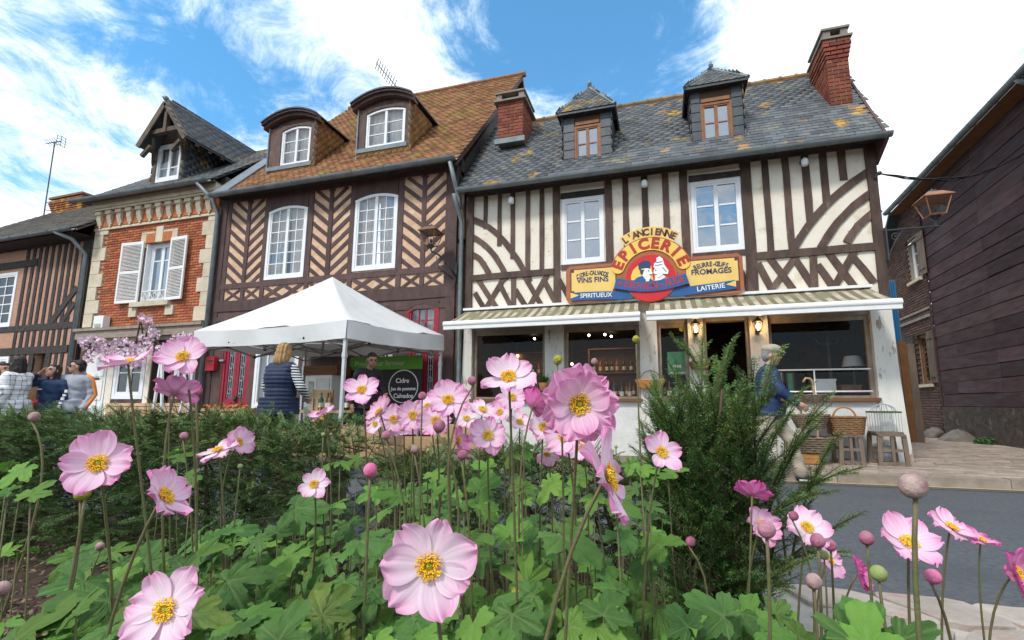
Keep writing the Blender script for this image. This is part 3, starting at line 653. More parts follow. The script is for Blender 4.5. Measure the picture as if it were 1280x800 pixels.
for a, b in (((375, 560), (432, 668)), ((415, 520), (520, 660)), ((548, 510), (430, 672)), ((540, 545), (612, 655)), ((672, 500), (790, 655)), ((635, 565), (700, 660)), ((800, 490), (703, 662)), ((788, 530), (872, 632)), ((296, 590), (345, 680)), ((612, 500), (620, 660))):
    TB(longer(Z7(*a), Z7(*b)), .11, proud=.032 + R.uniform(0, .014))
for W_ in (WL, WR): window(ep, W_[0] + .005, W_[1] - .005, W_[2] + .005, W_[3] - .005, EY - .012, 1, 3, 'window_white', 'pane_sky_tint', .055, .028)
# roof: slates in courses
ye, ze, yr, zrg = 7.96, 5.26, 10.05, 7.93
XE0, XE1, XR1 = EX0 - .02, EX1 + .06, EX1 + .36
pl = lambda x, yy, d=0: (x, yy, ze + (yy - ye) * (zrg - ze) / (yr - ye) + d)
face = [(XE0, ye, ze), (XE1, ye, ze), (XR1, yr, zrg), (XE0, yr, zrg)]
slab(ep, 'roof', [(p[0], p[1], p[2] - .05) for p in face], (0, 0, .03), 'slate_clean')
slab(ep, 'back_roof', [(XE0, yr, zrg - .02), (XR1, yr, zrg - .02), (XE1, 12.5, 5.1), (XE0, 12.5, 5.1)], (0, 0, -.04), 'slate_clean')
mts = tile_face(face, .2, .118, .011)
pieces('slate', mts, ep, UB, 'slate', 300, 'roof_slates')
for o in ep.children:
    if o.get('kind') == 'stuff' and o.name.startswith('roof_slates'): o.data.materials[0] = MATS['slate_stuff']
M('ridge_lichen', (.36, .19, .045), (.20, .13, .07), 3, .9, .5, 40, rnd=.25)
x = XE0
while x < XR1 - .1:
    m = MB(); m.tube([(x, yr, zrg + .0), (x + .31, yr, zrg + .005 + R.uniform(-.006, .006))], .075, 8); m.tube([(x + .27, yr, zrg + .002), (x + .318, yr, zrg + .004)], .09, 8); obj('ridge_tile', m, 'ridge_lichen', ep, smooth=40); x += .31
gutter(ep, [(XE0 - .02, ye - .075, ze - .01), (XE1 + .05, ye - .075, ze - .02)], .07)
m = MB(); m.box(EX0, EX1 - .01, EY + .15, EY + .25, 5.1, 5.6); obj('wall_plate', m, 'timber_black', ep); m = MB(); m.box(EX0, EX1 + .02, ye + .0, EY - .03, ze + .03, ze + .06); obj('soffit', m, 'timber_black', ep)
m = MB(); m.strip([(0, 0), (.5, -.0)], .2, 0, .03)
m = MB(); m.prism([(EX1 + .03, ye - .05, ze - .1), (EX1 + .03, EY + .05, ze - .32), (EX1 + .03, EY + .05, ze + .2), (EX1 + .03, ye, ze + .02)], (.05, 0, 0)); obj('eave_board', m, 'timber_plum', ep)
m = MB(); m.prism([(XE1 - .02, ye, ze - .06), (XE1 + .02, ye, ze - .06), (XR1 + .02, yr, zrg - .06), (XR1 - .02, yr, zrg - .06)], (0, 0, .115)); obj('verge_board', m, 'timber_plum', ep)
m = MB(); m.tube([(EX0 - .12, ye - .08, ze - .08), (EX0 - .10, ye + .1, ze - .32), (EX0 - .07, EY - .12, ze - .6), (EX0 - .06, EY - .12, 1.4), (EX0 - .06, EY - .12, .1)], .042, 10); obj('drainpipe', m, 'zinc', ep, smooth=True)
# two dormers
def slate_dormer(x0, x1, yf, zb, zt2, za, W_):
    d = MB(); yb = yf + 1.5; sx = .21
    zp = lambda yy: ze + (yy - ye) * (zrg - ze) / (yr - ye)
    wz0, wz1 = zb + .16, zt2 - .10
    d.box(x0, W_[0], yf, yf + .12, zb - .1, zt2); d.box(W_[1], x1, yf, yf + .12, zb - .1, zt2); d.box(W_[0], W_[1], yf + .005, yf + .12, zb - .1, W_[2])
    for xx in (x0, x1 - .04): d.prism([(xx, yf + .12, zp(yf) - .1), (xx, yf + .12, zt2), (xx, yf + (zt2 - zb) / 1.28 + .1, zt2)], (.04, 0, 0))
    dm = obj('dormer', d, 'slate_clean', ep)
    mm = MB(); mm.box(x0 - .05, x1 + .05, yf - .05, yf + .01, zb - .08, zb - .0); mm.box(x0 - .02, x1 + .02, yf - .025, yf, zb, zb + .02); obj('dormer_sill', mm, 'lead', ep)
    mm = MB(); mm.box(W_[0], W_[1], yf + .01, yf + .08, W_[3] + .005, zt2 - .01); obj('dormer_lintel', mm, 'wood_dark', dm); mm = MB(); mm.box(W_[0] + .02, W_[1] - .02, yf - .01, yf + .0, W_[3] + .02, W_[3] + .09); obj('dormer_lintel_strip', mm, 'window_wood', dm)
    for s_ in (0, 1):                               # slates hung on the front either side of the window
        a, b = (x0, W_[0]) if s_ == 0 else (W_[1], x1); z = zb
        while z < zt2 - .04:
            mm = MB(); hh = min(.2, zt2 - z); mm.prism([(a + .004, yf - .018, z), (b - .004, yf - .018, z), (b - .004, yf - .006, z + hh), (a + .004, yf - .006, z + hh)], (0, .014, 0)); obj('hung_slate', mm, 'slate_clean', ep); z += .19
    ts = []
    for xx, fl in ((x0 - .004, 1), (x1 + .004, -1)):
        q = [(xx, yf + .02, zb - .1), (xx, yf + .02, zt2), (xx, yf + (zt2 - zb) / 1.28, zt2)]
        ts += tile_face(q, .16, .1, .01, flip=fl)
    xm = (x0 + x1) / 2; o_ = .1; ya = yf + .46; rl = [(x0 - o_, yf - .13, zt2 - .02), (x1 + o_, yf - .13, zt2 - .02), (xm, ya, za), (xm, yf + 2.0, za), (x0 - o_, yf + 1.35, zt2 - .02), (x1 + o_, yf + 1.35, zt2 - .02)]
    ml = lambda a, b, t: tuple(Vector(a).lerp(Vector(b), t))
    r_ = MB(); r_.add(rl + [(p[0], p[1], p[2] - .05) for p in rl], [(0, 1, 2), (1, 5, 3, 2), (0, 2, 3, 4), (6, 8, 7), (7, 8, 9, 11), (6, 10, 9, 8), (0, 6, 7, 1), (1, 7, 11, 5), (4, 10, 6, 0)])
    dr = obj('dormer_roof', r_, 'slate_clean', ep)
    e = lambda p: (p[0], p[1], p[2] + .004)
    ts += tile_face([e(rl[0]), e(rl[1]), e(rl[2])], .14, .085, .009); ts += tile_face([e(rl[1]), e(rl[5]), e(rl[3]), e(rl[2])], .14, .085, .009); ts += tile_face([e(rl[4]), e(rl[0]), e(rl[2]), e(rl[3])], .14, .085, .009)
    s_ = link('dormer_slates', joined('dormer_slates', UB, ts, 'slate_stuff'), ep); s_['kind'] = 'stuff'
    h = MB(); h.tube([rl[0], rl[2]], .042, 6); h.tube([rl[1], rl[2]], .042, 6); h.tube([rl[2], rl[3]], .042, 6); h.lathe([(.05, -.02), (.03, .06), (.045, .09), (.004, .2)], 8, Matrix.Translation(rl[2])); obj('dormer_hip', h, 'lead', dr)
    s2 = MB(); s2.box(x0 - o_ + .02, x1 + o_ - .02, yf - .12, yf + .3, zt2 - .075, zt2 - .03); obj('dormer_soffit', s2, 'timber_black', dr)
    window(ep, W_[0], W_[1], W_[2], W_[3], yf + .0, 1, 2, 'window_wood', 'pane_sky_tint', .045, .022, ft=.07)
yd = 8.42
def DW(l, t, r, b): return (PX(l, (t + b) / 2, yd), PX(r, (t + b) / 2, yd), PZ((l + r) / 2, b, yd), PZ((l + r) / 2, t, yd))
slate_dormer(PX(704, 180, yd), PX(764, 170, yd), yd, PZ(733, 207, yd), PZ(733, 140, yd), PZ(735, 110, yd + .46), DW(718, 156, 751, 202))
slate_dormer(PX(864, 145, yd), PX(929, 140, yd), yd, PZ(895, 185, yd), PZ(897, 107, yd), PZ(893, 86, yd + .46), DW(876, 127, 916, 178))
# chimneys, brick by brick
def chimney(par, x0, x1, y0, y1, z0, z1, mat, corb=.014, cap=True, name='chimney', mmat='mortar_grey', bl=.22, bh=.065, limit=300):
    c = MB(); c.box(x0 + .012, x1 - .012, y0 + .012, y1 - .012, z0, z1); cr = obj(name, c, mmat, par)
    g = .012; mts = []; z = z0; k = 0
    nrow = int((z1 - z0) / (bh + g))
    for r in range(nrow):
        off = 0
        if corb and r >= nrow - 5: off = corb * (r - nrow + 6) if r < nrow - 1 else corb * 3.4
        zc = z + bh / 2 + g / 2
        def runx(yface, x0_, x1_):
            n = max(1, round((x1_ - x0_) / (bl + g))); st = (x1_ - x0_) / n; sh = st / 2 if r % 2 else 0
            e = [x0_] + [x0_ + sh + st * i for i in range(n + 1) if x0_ + .03 < x0_ + sh + st * i < x1_ - .03] + [x1_]
            return [(a, b) for a, b in zip(e, e[1:])]
        for a, b in runx(0, x0 - off, x1 + off):
            mts.append(mtx(((a + b) / 2, y0 - off + .05, zc), (0, 0, R.uniform(-.01, .01)), (b - a - g, .1, bh)))
        for a, b in runx(0, y0 - off + .1, y1 + off):
            for xs in (x0 - off + .05, x1 + off - .05): mts.append(mtx((xs + R.uniform(-.003, .003), (a + b) / 2, zc), (0, 0, rad(90)), (b - a - g, .1, bh)))
        z += bh + g
    pieces('brick', mts, cr, UBC, mat, limit, 'brick_courses')
    if cap:
        q = MB(); o = .075; q.box(x0 - o, x1 + o, y0 - o, y1 + o, z, z + .04); hz = z + .04
        for a in (x0 - .02, x1 - .1): q.box(a, a + .12, y0 - .02, y1 + .02, hz, hz + .16)
        q.box(x0 - .05, x1 + .05, y0 - .05, y1 + .05, hz + .16, hz + .2); obj('chimney_cap', q, 'mortar_grey', cr)
    fl = MB(); fl.box(x0 - .05, x1 + .05, y0 - .06, y0, z0 - .02, z0 + .1); obj('flashing', fl, 'lead', cr)
    return cr
yc = 8.85
chimney(ep, PX(1037, 120, yc), PX(1066, 120, yc), yc, yc + .75, PZ(1050, 149, yc) - .02, PZ(1050, 47, yc), 'brick_red_part')
yc = 8.95
chimney(ep, PX(623, 150, yc) - .02, PX(656, 150, yc) - .04, yc, yc + .75, PZ(640, 178, yc), PZ(640, 124, yc), 'brick_red_part', 0)
# eyeball spotlights under the eave
for px, py, lab in ((639, 251, 'small white spotlight under the grocery eave nearest the left end'), (805.5, 230, 'small white spotlight under the grocery eave between the two upstairs windows'), (1006, 203, 'small white spotlight under the grocery eave right of both upstairs windows')):
    X, Z = P(px, py, 8.12); t = thing('spotlight', lab, 'spotlight', (X, 8.12, Z), 0, 'spotlights under the grocery eave')
    m = MB(); m.box(-.03, .03, .02, .17, .05, .1); m.tube([(0, .02, .09), (0, .0, .0)], .02, 6); obj('bracket', m, 'black_plastic', t, keep=False)
    m = MB(); m.lathe([(.02, .08), (.055, .05), (.06, 0), (.05, -.05), (.0, -.07)], 10); obj('lamp_head', m, 'white_paint', t, smooth=40, keep=False)

# ---------------------------------------------------------------- the shopfront under the awnings
zs = 1.06                                       # sill height
SIL = [(592, 683, 'a'), (707, 800, 'b'), (823, 860, 'c'), (963, 1090, 'd')]
def fxx(px): return PX(px, 440)
posts = [(EX0, fxx(591)), (fxx(682), fxx(705)), (fxx(800), fxx(822)), (fxx(861), fxx(880)), (fxx(938), fxx(961)), (fxx(1091), EX1)]
for i, (a, b) in enumerate(posts):
    m = MB(); sp = .03 if i in (0, 5) else 0; l0 = a - (.10 if i == 0 else 0); r0 = b + (.07 if i == 5 else 0)
    n = 8; v = []
    for j in range(n + 1):
        z = .1 + 2.52 * j / n; t = (1 - j / n) ** 2; xa = a + (l0 - a) * t; xb = b + (r0 - b) * t
        v += [(xa + R.uniform(-.004, .004), EY - .06, z), (xb + R.uniform(-.004, .004), EY - .06, z), (xb, EY + .12, z), (xa, EY + .12, z)]
    f = []
    for j in range(n):
        for k in range(4): f.append((j * 4 + k, j * 4 + (k + 1) % 4, (j + 1) * 4 + (k + 1) % 4, (j + 1) * 4 + k))
    f += [(3, 2, 1, 0), (n * 4, n * 4 + 1, n * 4 + 2, n * 4 + 3)]; m.add(v, f); obj('shopfront_post', m, 'white_peeling', ep)
m = MB(); m.box(EX0 + .14, EX1 - .12, EY + .0, EY + .2, 2.42, 2.62); obj('shopfront_beam', m, 'frame_taupe', ep)
for k in (0, 1, 2, 4):
    a, b = posts[k][1], posts[k + 1][0]; m = MB(); m.box(a, b, EY - .01, EY + .18, .1, zs - .02); obj('stall_riser', m, 'white_wall', ep); m = MB(); m.box(a - .02, b + .02, EY - .09, EY + .15, zs - .018, zs + .035); obj('shopfront_sill', m, 'wood_shop', ep)
for (a, b), lab in (((posts[0][1], posts[1][0]), 0), ((posts[1][1], posts[2][0]), 1), ((posts[2][1], posts[3][0]), 2), ((posts[4][1], posts[5][0]), 3)):
    m = MB(); fw = .065; z0, z1 = zs + .035, 2.42; y0, y1 = EY + .03, EY + .1
    m.box(a, a + fw, y0, y1, z0, z1); m.box(b - fw, b, y0, y1, z0, z1); m.box(a + fw, b - fw, y0, y1, z1 - fw * 1.2, z1); m.box(a + fw, b - fw, y0, y1, z0, z0 + fw * .6); wo = obj('shop_window', m, 'frame_taupe', ep)
    m = MB(); m.add([(a + fw, EY + .07, z0), (b - fw, EY + .07, z0), (b - fw, EY + .07, z1), (a + fw, EY + .07, z1)], [(0, 1, 2, 3)]); obj('pane', m, 'pane_shop', wo)
a, b = posts[3][1], posts[4][0]
m = MB(); m.box(a, a + .05, EY, EY + .1, .1, 2.42); m.box(b - .05, b, EY, EY + .1, .1, 2.42); obj('door_frame', m, 'frame_taupe', ep)
# room behind the glass
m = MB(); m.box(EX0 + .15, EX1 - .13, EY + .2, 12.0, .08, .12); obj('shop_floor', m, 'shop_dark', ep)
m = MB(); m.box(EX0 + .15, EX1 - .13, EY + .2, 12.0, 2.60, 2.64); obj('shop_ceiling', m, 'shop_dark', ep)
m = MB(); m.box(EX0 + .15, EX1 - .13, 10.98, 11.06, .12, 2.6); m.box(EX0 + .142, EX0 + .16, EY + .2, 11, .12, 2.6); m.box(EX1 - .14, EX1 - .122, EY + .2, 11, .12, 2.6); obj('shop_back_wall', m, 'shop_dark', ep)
def shelf_unit(x0, x1, y, z0, z1, rows, label):
    t = thing('shelf', label, 'shelf', ((x0 + x1) / 2, y, .12)); m = MB()
    m.box(x0, x0 + .03, y, y + .3, .12, z1); m.box(x1 - .03, x1, y, y + .3, .12, z1); m.box(x0 + .03, x1 - .03, y + .28, y + .3, .12, z1); obj('shelf_frame', m, 'wood_shop', t)
    for r in range(rows):
        z = z0 + (z1 - z0 - .02) * r / (rows - 1); m = MB(); m.box(x0 + .03, x1 - .03, y + .005, y + .28, z, z + .025); obj('shelf_board', m, 'wood_shop', t)
    return [z0 + (z1 - z0 - .02) * r / (rows - 1) + .025 for r in range(rows - 1)]
def bottle_proto():
    t = thing('bottle', None, 'bottle'); m = MB(); m.lathe([(.034, 0), (.037, .01), (.037, .17), (.030, .205), (.014, .235), (.013, .29), (.016, .292), (.016, .305)], 10); obj('glass', m, 'bottle_green', t, smooth=40, keep=False)
    m = MB(); m.lathe([(.0378, .05), (.0378, .13)], 10); obj('paper_label', m, 'label_paper', t, smooth=40, keep=False)
    return t
bp_ = bottle_proto(); bp2 = copy_tree(bp_); g2 = bp2.children[0]; g2.data = g2.data.copy(); g2.data.materials[0] = MATS['bottle_amber']; first = {}
def put_bottle(p, label, group, amber=False):
    src = bp2 if amber else bp_
    o = src if src not in first else copy_tree(src); first[src] = 1; o.location = p; tag(o, label, 'bottle', group); return o
zz = shelf_unit(posts[1][1] + .2, posts[2][0] - .1, 9.9, .6, 2.2, 4, 'wooden bottle shelf standing inside the second shop window from the left')
for z in zz[:3]:
    x = posts[1][1] + .3
    while x < posts[2][0] - .2: put_bottle((x, 10.02 + R.uniform(-.03, .03), z), 'dark bottle standing in a row on the shelf inside the second shop window', 'bottles on the shelf inside the second shop window', R.random() < .3); x += R.uniform(.1, .16)
zz = shelf_unit(posts[0][1] + .1, posts[1][0], 10.2, .6, 2.2, 4, 'wooden shelf standing inside the leftmost shop window')
for z in zz[:3]:
    x = posts[0][1] + .2
    while x < posts[1][0] - .1: put_bottle((x, 10.3, z), 'dark bottle standing in a row on the shelf inside the leftmost shop window', 'bottles on the shelf inside the leftmost shop window', R.random() < .4); x += R.uniform(.12, .2)
for i, x in enumerate(np.arange(posts[1][1] + .2, posts[2][0] - .1, .14)): put_bottle((x, EY + .13, zs + .035), 'bottle lined up on the sill just inside the second shop window', 'bottles on the sill of the second shop window', i % 3 == 1)
for i, px in enumerate((837, 846, 853)): put_bottle((PX(px, 495, EY + .14), EY + .14, zs + .035), ['short amber bottle standing on the sill below the green poster', 'dark bottle standing between two others on the sill below the green poster', 'dark bottle standing on the right end of the sill below the green poster'][i], None, i == 0)
for o in (bp_, bp2):
    if 'label' not in o: o.location = (0, 10.9, 1)
for i, (px, py, yy) in enumerate(((668, 418, 10.2), (736, 412, 10), (756, 411, 10), (764, 419, 10.3), (715, 455, 10.4), (647, 445, 10.4))):
    X, Z = P(px, py, yy); Z = min(Z, 2.52); t = thing('ceiling_spot', ['small lit spot lamp on the ceiling inside the leftmost shop window', 'lit spot lamp on the ceiling in the second shop window, left of a close pair', 'left of two close lit spot lamps in the second shop window', 'right of two close lit spot lamps in the second shop window', 'dim lit lamp deep inside the second shop window', 'dim lit lamp deep inside the leftmost shop window'][i], 'lamp', (X, yy, 2.6))
    m = MB(); m.tube([(X, yy, 2.6), (X, yy, Z + .02)], .008, 5); obj('rod', m, 'black_plastic', t); m = MB(); m.ball((X, yy, Z), .024 if i < 4 else .03, 8, 6); obj('bulb', m, 'bulb_white' if i < 4 else 'bulb_warm', t)
lp = bpy.data.lights.new('shop_light', 'AREA'); lp.energy = 10; lp.color = (1, .66, .36); lp.size = 1.4; lo = bpy.data.objects.new('shop_light', lp); COL.objects.link(lo); lo.location = (-1.6, 9.4, 2.55); lo.parent = ep; lo.matrix_parent_inverse = inv(ep)
# two awnings
def awning(px0, px1, label, stone):
    yf = 7.42; zf = 2.43; t = None
    xa, xb = PX(px0, 400, yf), PX(px1, 388, yf); ta, tb = (max(xa + .06, EX0 - .02), min(xb - .06, EX1 - .02))
    t = thing('awning', label, 'awning', ((xa + xb) / 2, 8.2, 2.8))
    m = MB(); n = 46; v = []; f = []; zt_ = 2.83
    for i in range(n + 1):
        for j in range(9):
            s_ = j / 8; x0_ = ta + (tb - ta) * i / n; x1_ = xa + .03 + (xb - xa - .06) * i / n
            v.append((x0_ + (x1_ - x0_) * s_, EY - .08 + (yf - EY + .1) * s_, zt_ + (zf + .03 - zt_) * s_ - .02 * math.sin(math.pi * s_) + .006 * math.sin(i * 2.1)))
    for i in range(n):
        for j in range(8): f.append((i * 9 + j, i * 9 + j + 1, (i + 1) * 9 + j + 1, (i + 1) * 9 + j))
    m.add(v, f); obj('fabric', m, 'awning_stripe', t, smooth=True)
    m = MB(); m.tube([(xa, yf, zf), (xb, yf, zf)], .055, 12); m.box(xa + .005, xb - .005, yf - .035, yf + .035, zf - .1, zf - .03); obj('front_bar', m, 'white_paint', t, smooth=40)
    m = MB(); m.box(ta - .02, tb + .02, EY - .16, EY - .032, zt_ + .0, zt_ + .045); obj('wall_cassette', m, 'white_paint', t)
    for s_ in (.12, .88):
        x = xa + (xb - xa) * s_; m = MB(); m.tube([(x, EY - .04, 2.62), (x + .25 * (1 if s_ < .5 else -1), (EY + yf) / 2, 2.5), (x, yf, zf - .02)], .02, 7); obj('folding_arm', m, 'white_paint', t)
    return t
awning(555, 800, 'left mossy striped awning above the first two shop windows', 0)
awning(808, 1128, 'right mossy striped awning above the doorway and large shop window', 1)
# ---------------------------------------------------------------- the painted sign
YS = 8.1
sg = thing('shop_sign', 'painted grocery sign with arched yellow lettering, a couple in a red disc and blue ribbons', 'sign', (PX(813, 350, YS), YS, PZ(813, 375, YS)))
S8 = lambda a, b: P(700 + a / 5.333, 280 + b / 5.333, YS)
def plate(name, pts, y, mat, th=.02, par=None):
    m = MB(); m.prism([(p[0], y, p[1]) for p in pts], (0, th, 0)); return obj(name, m, mat, par or sg)
def letters(s, X, Z, y, size, mat, ang=0.0, par=None, sx=1.0, bold=0.0, name='lettering'):
    me = text_mesh(s, size, .003, mat, bold=bold); o = link(name, me, par or sg)
    o.matrix_basis = inv(par or sg).inverted().inverted() @ Matrix.Identity(4) if False else Matrix.Identity(4)
    o.location = (X, y, Z); o.rotation_euler = (Matrix.Rotation(rad(90), 3, 'X') @ Matrix.Rotation(ang, 3, 'Z')).to_euler(); o.scale = (sx, 1, 1); return o
def arc_letters(s, cx_, cz_, r, a0, a1, y, size, mat, sx=1.0, bold=0.0, name='letter', par=None):
    n = len(s)
    for i, ch in enumerate(s):
        if ch == ' ': continue
        a = rad(a0 + (a1 - a0) * (i / (n - 1))); letters(ch, cx_ + r * math.cos(a), cz_ + r * math.sin(a), y, size, mat, a - rad(90), par, sx, bold, name)
lb = [S8(*q) for q in ((40, 325), (70, 297), (375, 258), (380, 500), (80, 537), (44, 505))]; rb = [S8(*q) for q in ((830, 232), (1180, 180), (1215, 207), (1222, 415), (1190, 452), (815, 488))]
def octo(x0, x1, z0, z1, c=.07): return [(x0 + c, z0), (x1 - c, z0), (x1, z0 + c), (x1, z1 - c), (x1 - c, z1), (x0 + c, z1), (x0, z1 - c), (x0, z0 + c)]
lx0, lx1 = lb[0][0], S8(400, 380)[0]; rx0, rx1 = S8(800, 350)[0], rb[2][0]; zb0, zb1 = (lb[4][1] + rb[4][1]) / 2, (lb[1][1] + rb[1][1]) / 2
plate('left_board', octo(lx0, lx1, zb0, zb1), YS, 'sign_brown', .035); plate('right_board', octo(rx0, rx1, zb0, zb1), YS, 'sign_brown', .035)
def notched(x0, x1, z0, z1, c=.05): return [(x0 + c, z0), (x1 - c, z0), (x1 - c, z0 + c), (x1, z0 + c), (x1, z1 - c), (x1 - c, z1 - c), (x1 - c, z1), (x0 + c, z1), (x0 + c, z1 - c), (x0, z1 - c), (x0, z0 + c), (x0 + c, z0 + c)]
for x0, x1, nm in ((lx0, lx1, 'left'), (rx0, rx1, 'right')):
    plate(nm + '_panel_edge', [(x0 + .085, zb0 + .05), (x1 - .06, zb0 + .05), (x1 - .06, zb1 - .06), (x0 + .085, zb1 - .06)], YS - .004, 'sign_maroon', .006)
    plate(nm + '_panel', notched(x0 + .105, x1 - .08, zb0 + .17, zb1 - .08), YS - .009, 'sign_cream', .006)
cxs, czs = S8(603, 352)
# centre
plate('centre_board', [(cxs + .60 * math.cos(a), czs + .56 * math.sin(a)) for a in [math.pi * i / 24 for i in range(25)]] + [(cxs - .50, czs - .28), (cxs + .50, czs - .28)], YS - .012, 'sign_brown', .04)
def band(r0, r1, a0, a1, n=24, rnd=True):
    o = [(cxs + r1 * math.cos(rad(a0 + (a1 - a0) * i / n)), czs + r1 * math.sin(rad(a0 + (a1 - a0) * i / n))) for i in range(n + 1)]
    def cap(a, s_):
        c = (cxs + (r0 + r1) / 2 * math.cos(rad(a)), czs + (r0 + r1) / 2 * math.sin(rad(a))); h = (r1 - r0) / 2
        return [(c[0] + h * math.cos(rad(a) + s_ * b), c[1] + h * math.sin(rad(a) + s_ * b)) for b in [math.pi * k / 8 for k in range(1, 8)]]
    i_ = [(cxs + r0 * math.cos(rad(a1 + (a0 - a1) * i / n)), czs + r0 * math.sin(rad(a1 + (a0 - a1) * i / n))) for i in range(n + 1)]
    return o + (cap(a1, 1) if rnd else []) + i_ + (cap(a0, 1)[::1] if False else [])
plate('lower_arch', band(.485, .715, 20, 160), YS - .030, 'sign_yellow', .02)
for a in (20, 160): plate('arch_end', [(cxs + .60 * math.cos(rad(a)) + .115 * math.cos(b), czs + .60 * math.sin(rad(a)) + .115 * math.sin(b)) for b in [2 * math.pi * k / 16 for k in range(16)]], YS - .0285, 'sign_yellow', .0185)
plate('arch_rim', band(.715, .735, 22, 158, rnd=False), YS - .026, 'sign_brown', .02)
plate('upper_arch', band(.725, .915, 55, 125, rnd=False), YS - .034, 'sign_cream', .02)
arc_letters('EPICERIE', cxs, czs, .600, 156, 24, YS - .034, .265, 'sign_letter_red', 1.05, .012)
arc_letters("L'ANCIENNE", cxs, czs, .815, 121, 59, YS - .038, .17, 'sign_maroon', .95, .006)
plate('disc_rim', [(cxs + .455 * math.cos(a), czs - .01 + .455 * math.sin(a)) for a in [2 * math.pi * i / 40 for i in range(40)]], YS - .035, 'sign_brown', .02)
plate('disc', [(cxs + .425 * math.cos(a), czs - .03 + .425 * math.sin(a)) for a in [2 * math.pi * i / 40 for i in range(40)]], YS - .042, 'sign_red', .02)
D8 = lambda pts: [S8(*q) for q in pts]
def sk(pts):                                    # sketch coordinates on the disc: x right, z up, units of the disc radius
    return [(cxs + .425 * x, czs - .03 + .425 * z) for x, z in pts]
plate('yellow_moon', sk([(-.78, -.05), (-.80, .12), (-.7, .38), (-.5, .56), (-.3, .64), (-.1, .62), (.05, .5), (.1, -.1)]), YS - .045, 'sign_yellow', .006)
plate('man_coat', sk([(-.74, -.55), (-.70, -.1), (-.55, .05), (-.25, .12), (-.05, .05), (.06, -.1), (.08, -.55)]), YS - .049, 'sign_blue', .006)
plate('man_face', sk([(-.30, .08), (-.38, .22), (-.36, .40), (-.12, .42), (.03, .36), (.05, .26), (.10, .18), (.03, .14), (.0, .02), (-.12, -.02)]), YS - .052, 'sign_white', .006)
plate('man_cap', sk([(-.46, .38), (-.48, .62), (-.3, .74), (-.05, .74), (.02, .62), (.0, .40), (-.2, .44)]), YS - .055, 'sign_navy', .006)
plate('man_hair', sk([(-.42, .38), (-.4, .2), (-.32, .14), (-.28, .26), (-.24, .36)]), YS - .056, 'sign_navy', .006)
plate('man_scarf', sk([(-.3, .05), (-.12, -.02), (.02, .02), (-.06, -.12), (.02, -.34), (-.1, -.14), (-.24, -.3), (-.18, -.08)]), YS - .056, 'sign_white', .006)
plate('woman_dress', sk([(.02, -.55), (.08, -.1), (.2, .05), (.5, .08), (.72, -.08), (.8, -.35), (.74, -.55)]), YS - .050, 'sign_orange', .006)
plate('woman_face', sk([(.15, .30), (.12, .20), (.17, .16), (.18, .02), (.34, -.02), (.5, .1), (.5, .4), (.2, .42)]), YS - .054, 'sign_white', .006)
plate('woman_bonnet', sk([(.14, .42), (.16, .58), (.28, .68), (.26, .82), (.40, .88), (.52, .76), (.58, .5), (.74, .24), (.70, .1), (.52, .12), (.46, .36)]), YS - .057, 'sign_white', .006)
for a, b in (((.2, .5), (.48, .52)), ((.24, .62), (.5, .64)), ((.5, .4), (.64, .2))):
    m = MB(); m.strip(sk([a, b]), .011, YS - .060, YS - .055); obj('bonnet_line', m, 'sign_navy', sg)
plate('woman_scarf', sk([(.2, .02), (.34, -.06), (.52, .08), (.62, -.02), (.42, -.12), (.36, -.42), (.28, -.14), (.16, -.26)]), YS - .058, 'sign_white', .006)
m = MB()
for x, z in ((-.06, .28), (.22, .28)): m.prism([(p[0], YS - .059, p[1]) for p in sk([(x - .02, z), (x + .02, z), (x + .02, z + .05), (x - .02, z + .05)])], (0, .004, 0))
m.strip(sk([(-.04, .12), (.06, .13)]), .012, YS - .058, YS - .054); m.strip(sk([(.17, .11), (.25, .12)]), .012, YS - .060, YS - .056); obj('drawn_features', m, 'sign_navy', sg)
# ribbons
def ribbon(name, pts, wd, y, mat='sign_blue'):
    m = MB(); m.strip(pts, wd, y, y + .014); return obj(name, m, mat, sg)
n = 14; zrb = zb0 + .20
ribbon('centre_ribbon', [(cxs - .62 + 1.24 * i / n, zrb + .015 + .10 * math.cos(math.pi * (i / n - .5) * 1.0) * -1 + .09) for i in range(n + 1)], .185, YS - .066)
ribbon('left_ribbon', [(lx0 + .10, zb0 + .115), (lx0 + .4, zb0 + .115), (lx1 - .2, zb0 + .10), (lx1 + .05, zb0 + .08), (lx1 + .22, zb0 + .10)], .15, YS - .024)
ribbon('right_ribbon', [(rx0 - .22, zb0 + .10), (rx0 - .05, zb0 + .08), (rx0 + .2, zb0 + .10), (rx1 - .4, zb0 + .13), (rx1 - .13, zb0 + .155)], .15, YS - .024)
for x, z, s_ in ((lx0 + .16, zb0 + .13, 1), (rx1 - .2, zb0 + .16, -1)): plate('ribbon_tail', [(x - .07 * s_, z - .05), (x + .09 * s_, z), (x - .07 * s_, z + .06)], YS - .030, 'sign_cream', .006)
sr = 'de BEUVRON en AUGE'; ws = [.55, .55, .3] + [1.0] * 7 + [.25, .5, .5, .3] + [1.0] * 4; tot = sum(ws); acc_ = 0
for ch, w_ in zip(sr, ws):
    u = (acc_ + w_ / 2) / tot; acc_ += w_
    if ch == ' ': continue
    x = cxs - .57 + 1.14 * u; z = zrb + .105 - .10 * math.cos(math.pi * (u - .5)); letters(ch, x, z, YS - .0665, .165 if ch.isupper() else .10, 'sign_letter_red', .10 * math.pi * math.sin(math.pi * (u - .5)) * .9, sx=.8, bold=.003, name='letter')
lc = (lx0 + lx1) / 2; rc = (rx0 + rx1) / 2
arc_letters('CIDRE-CALVADOS', lc, zb1 - .91, .75, 111, 69, YS - .0115, .115, 'sign_navy', .66, .003); letters('VINS FINS', lc, zb1 - .29, YS - .0115, .135, 'sign_navy', bold=.003)
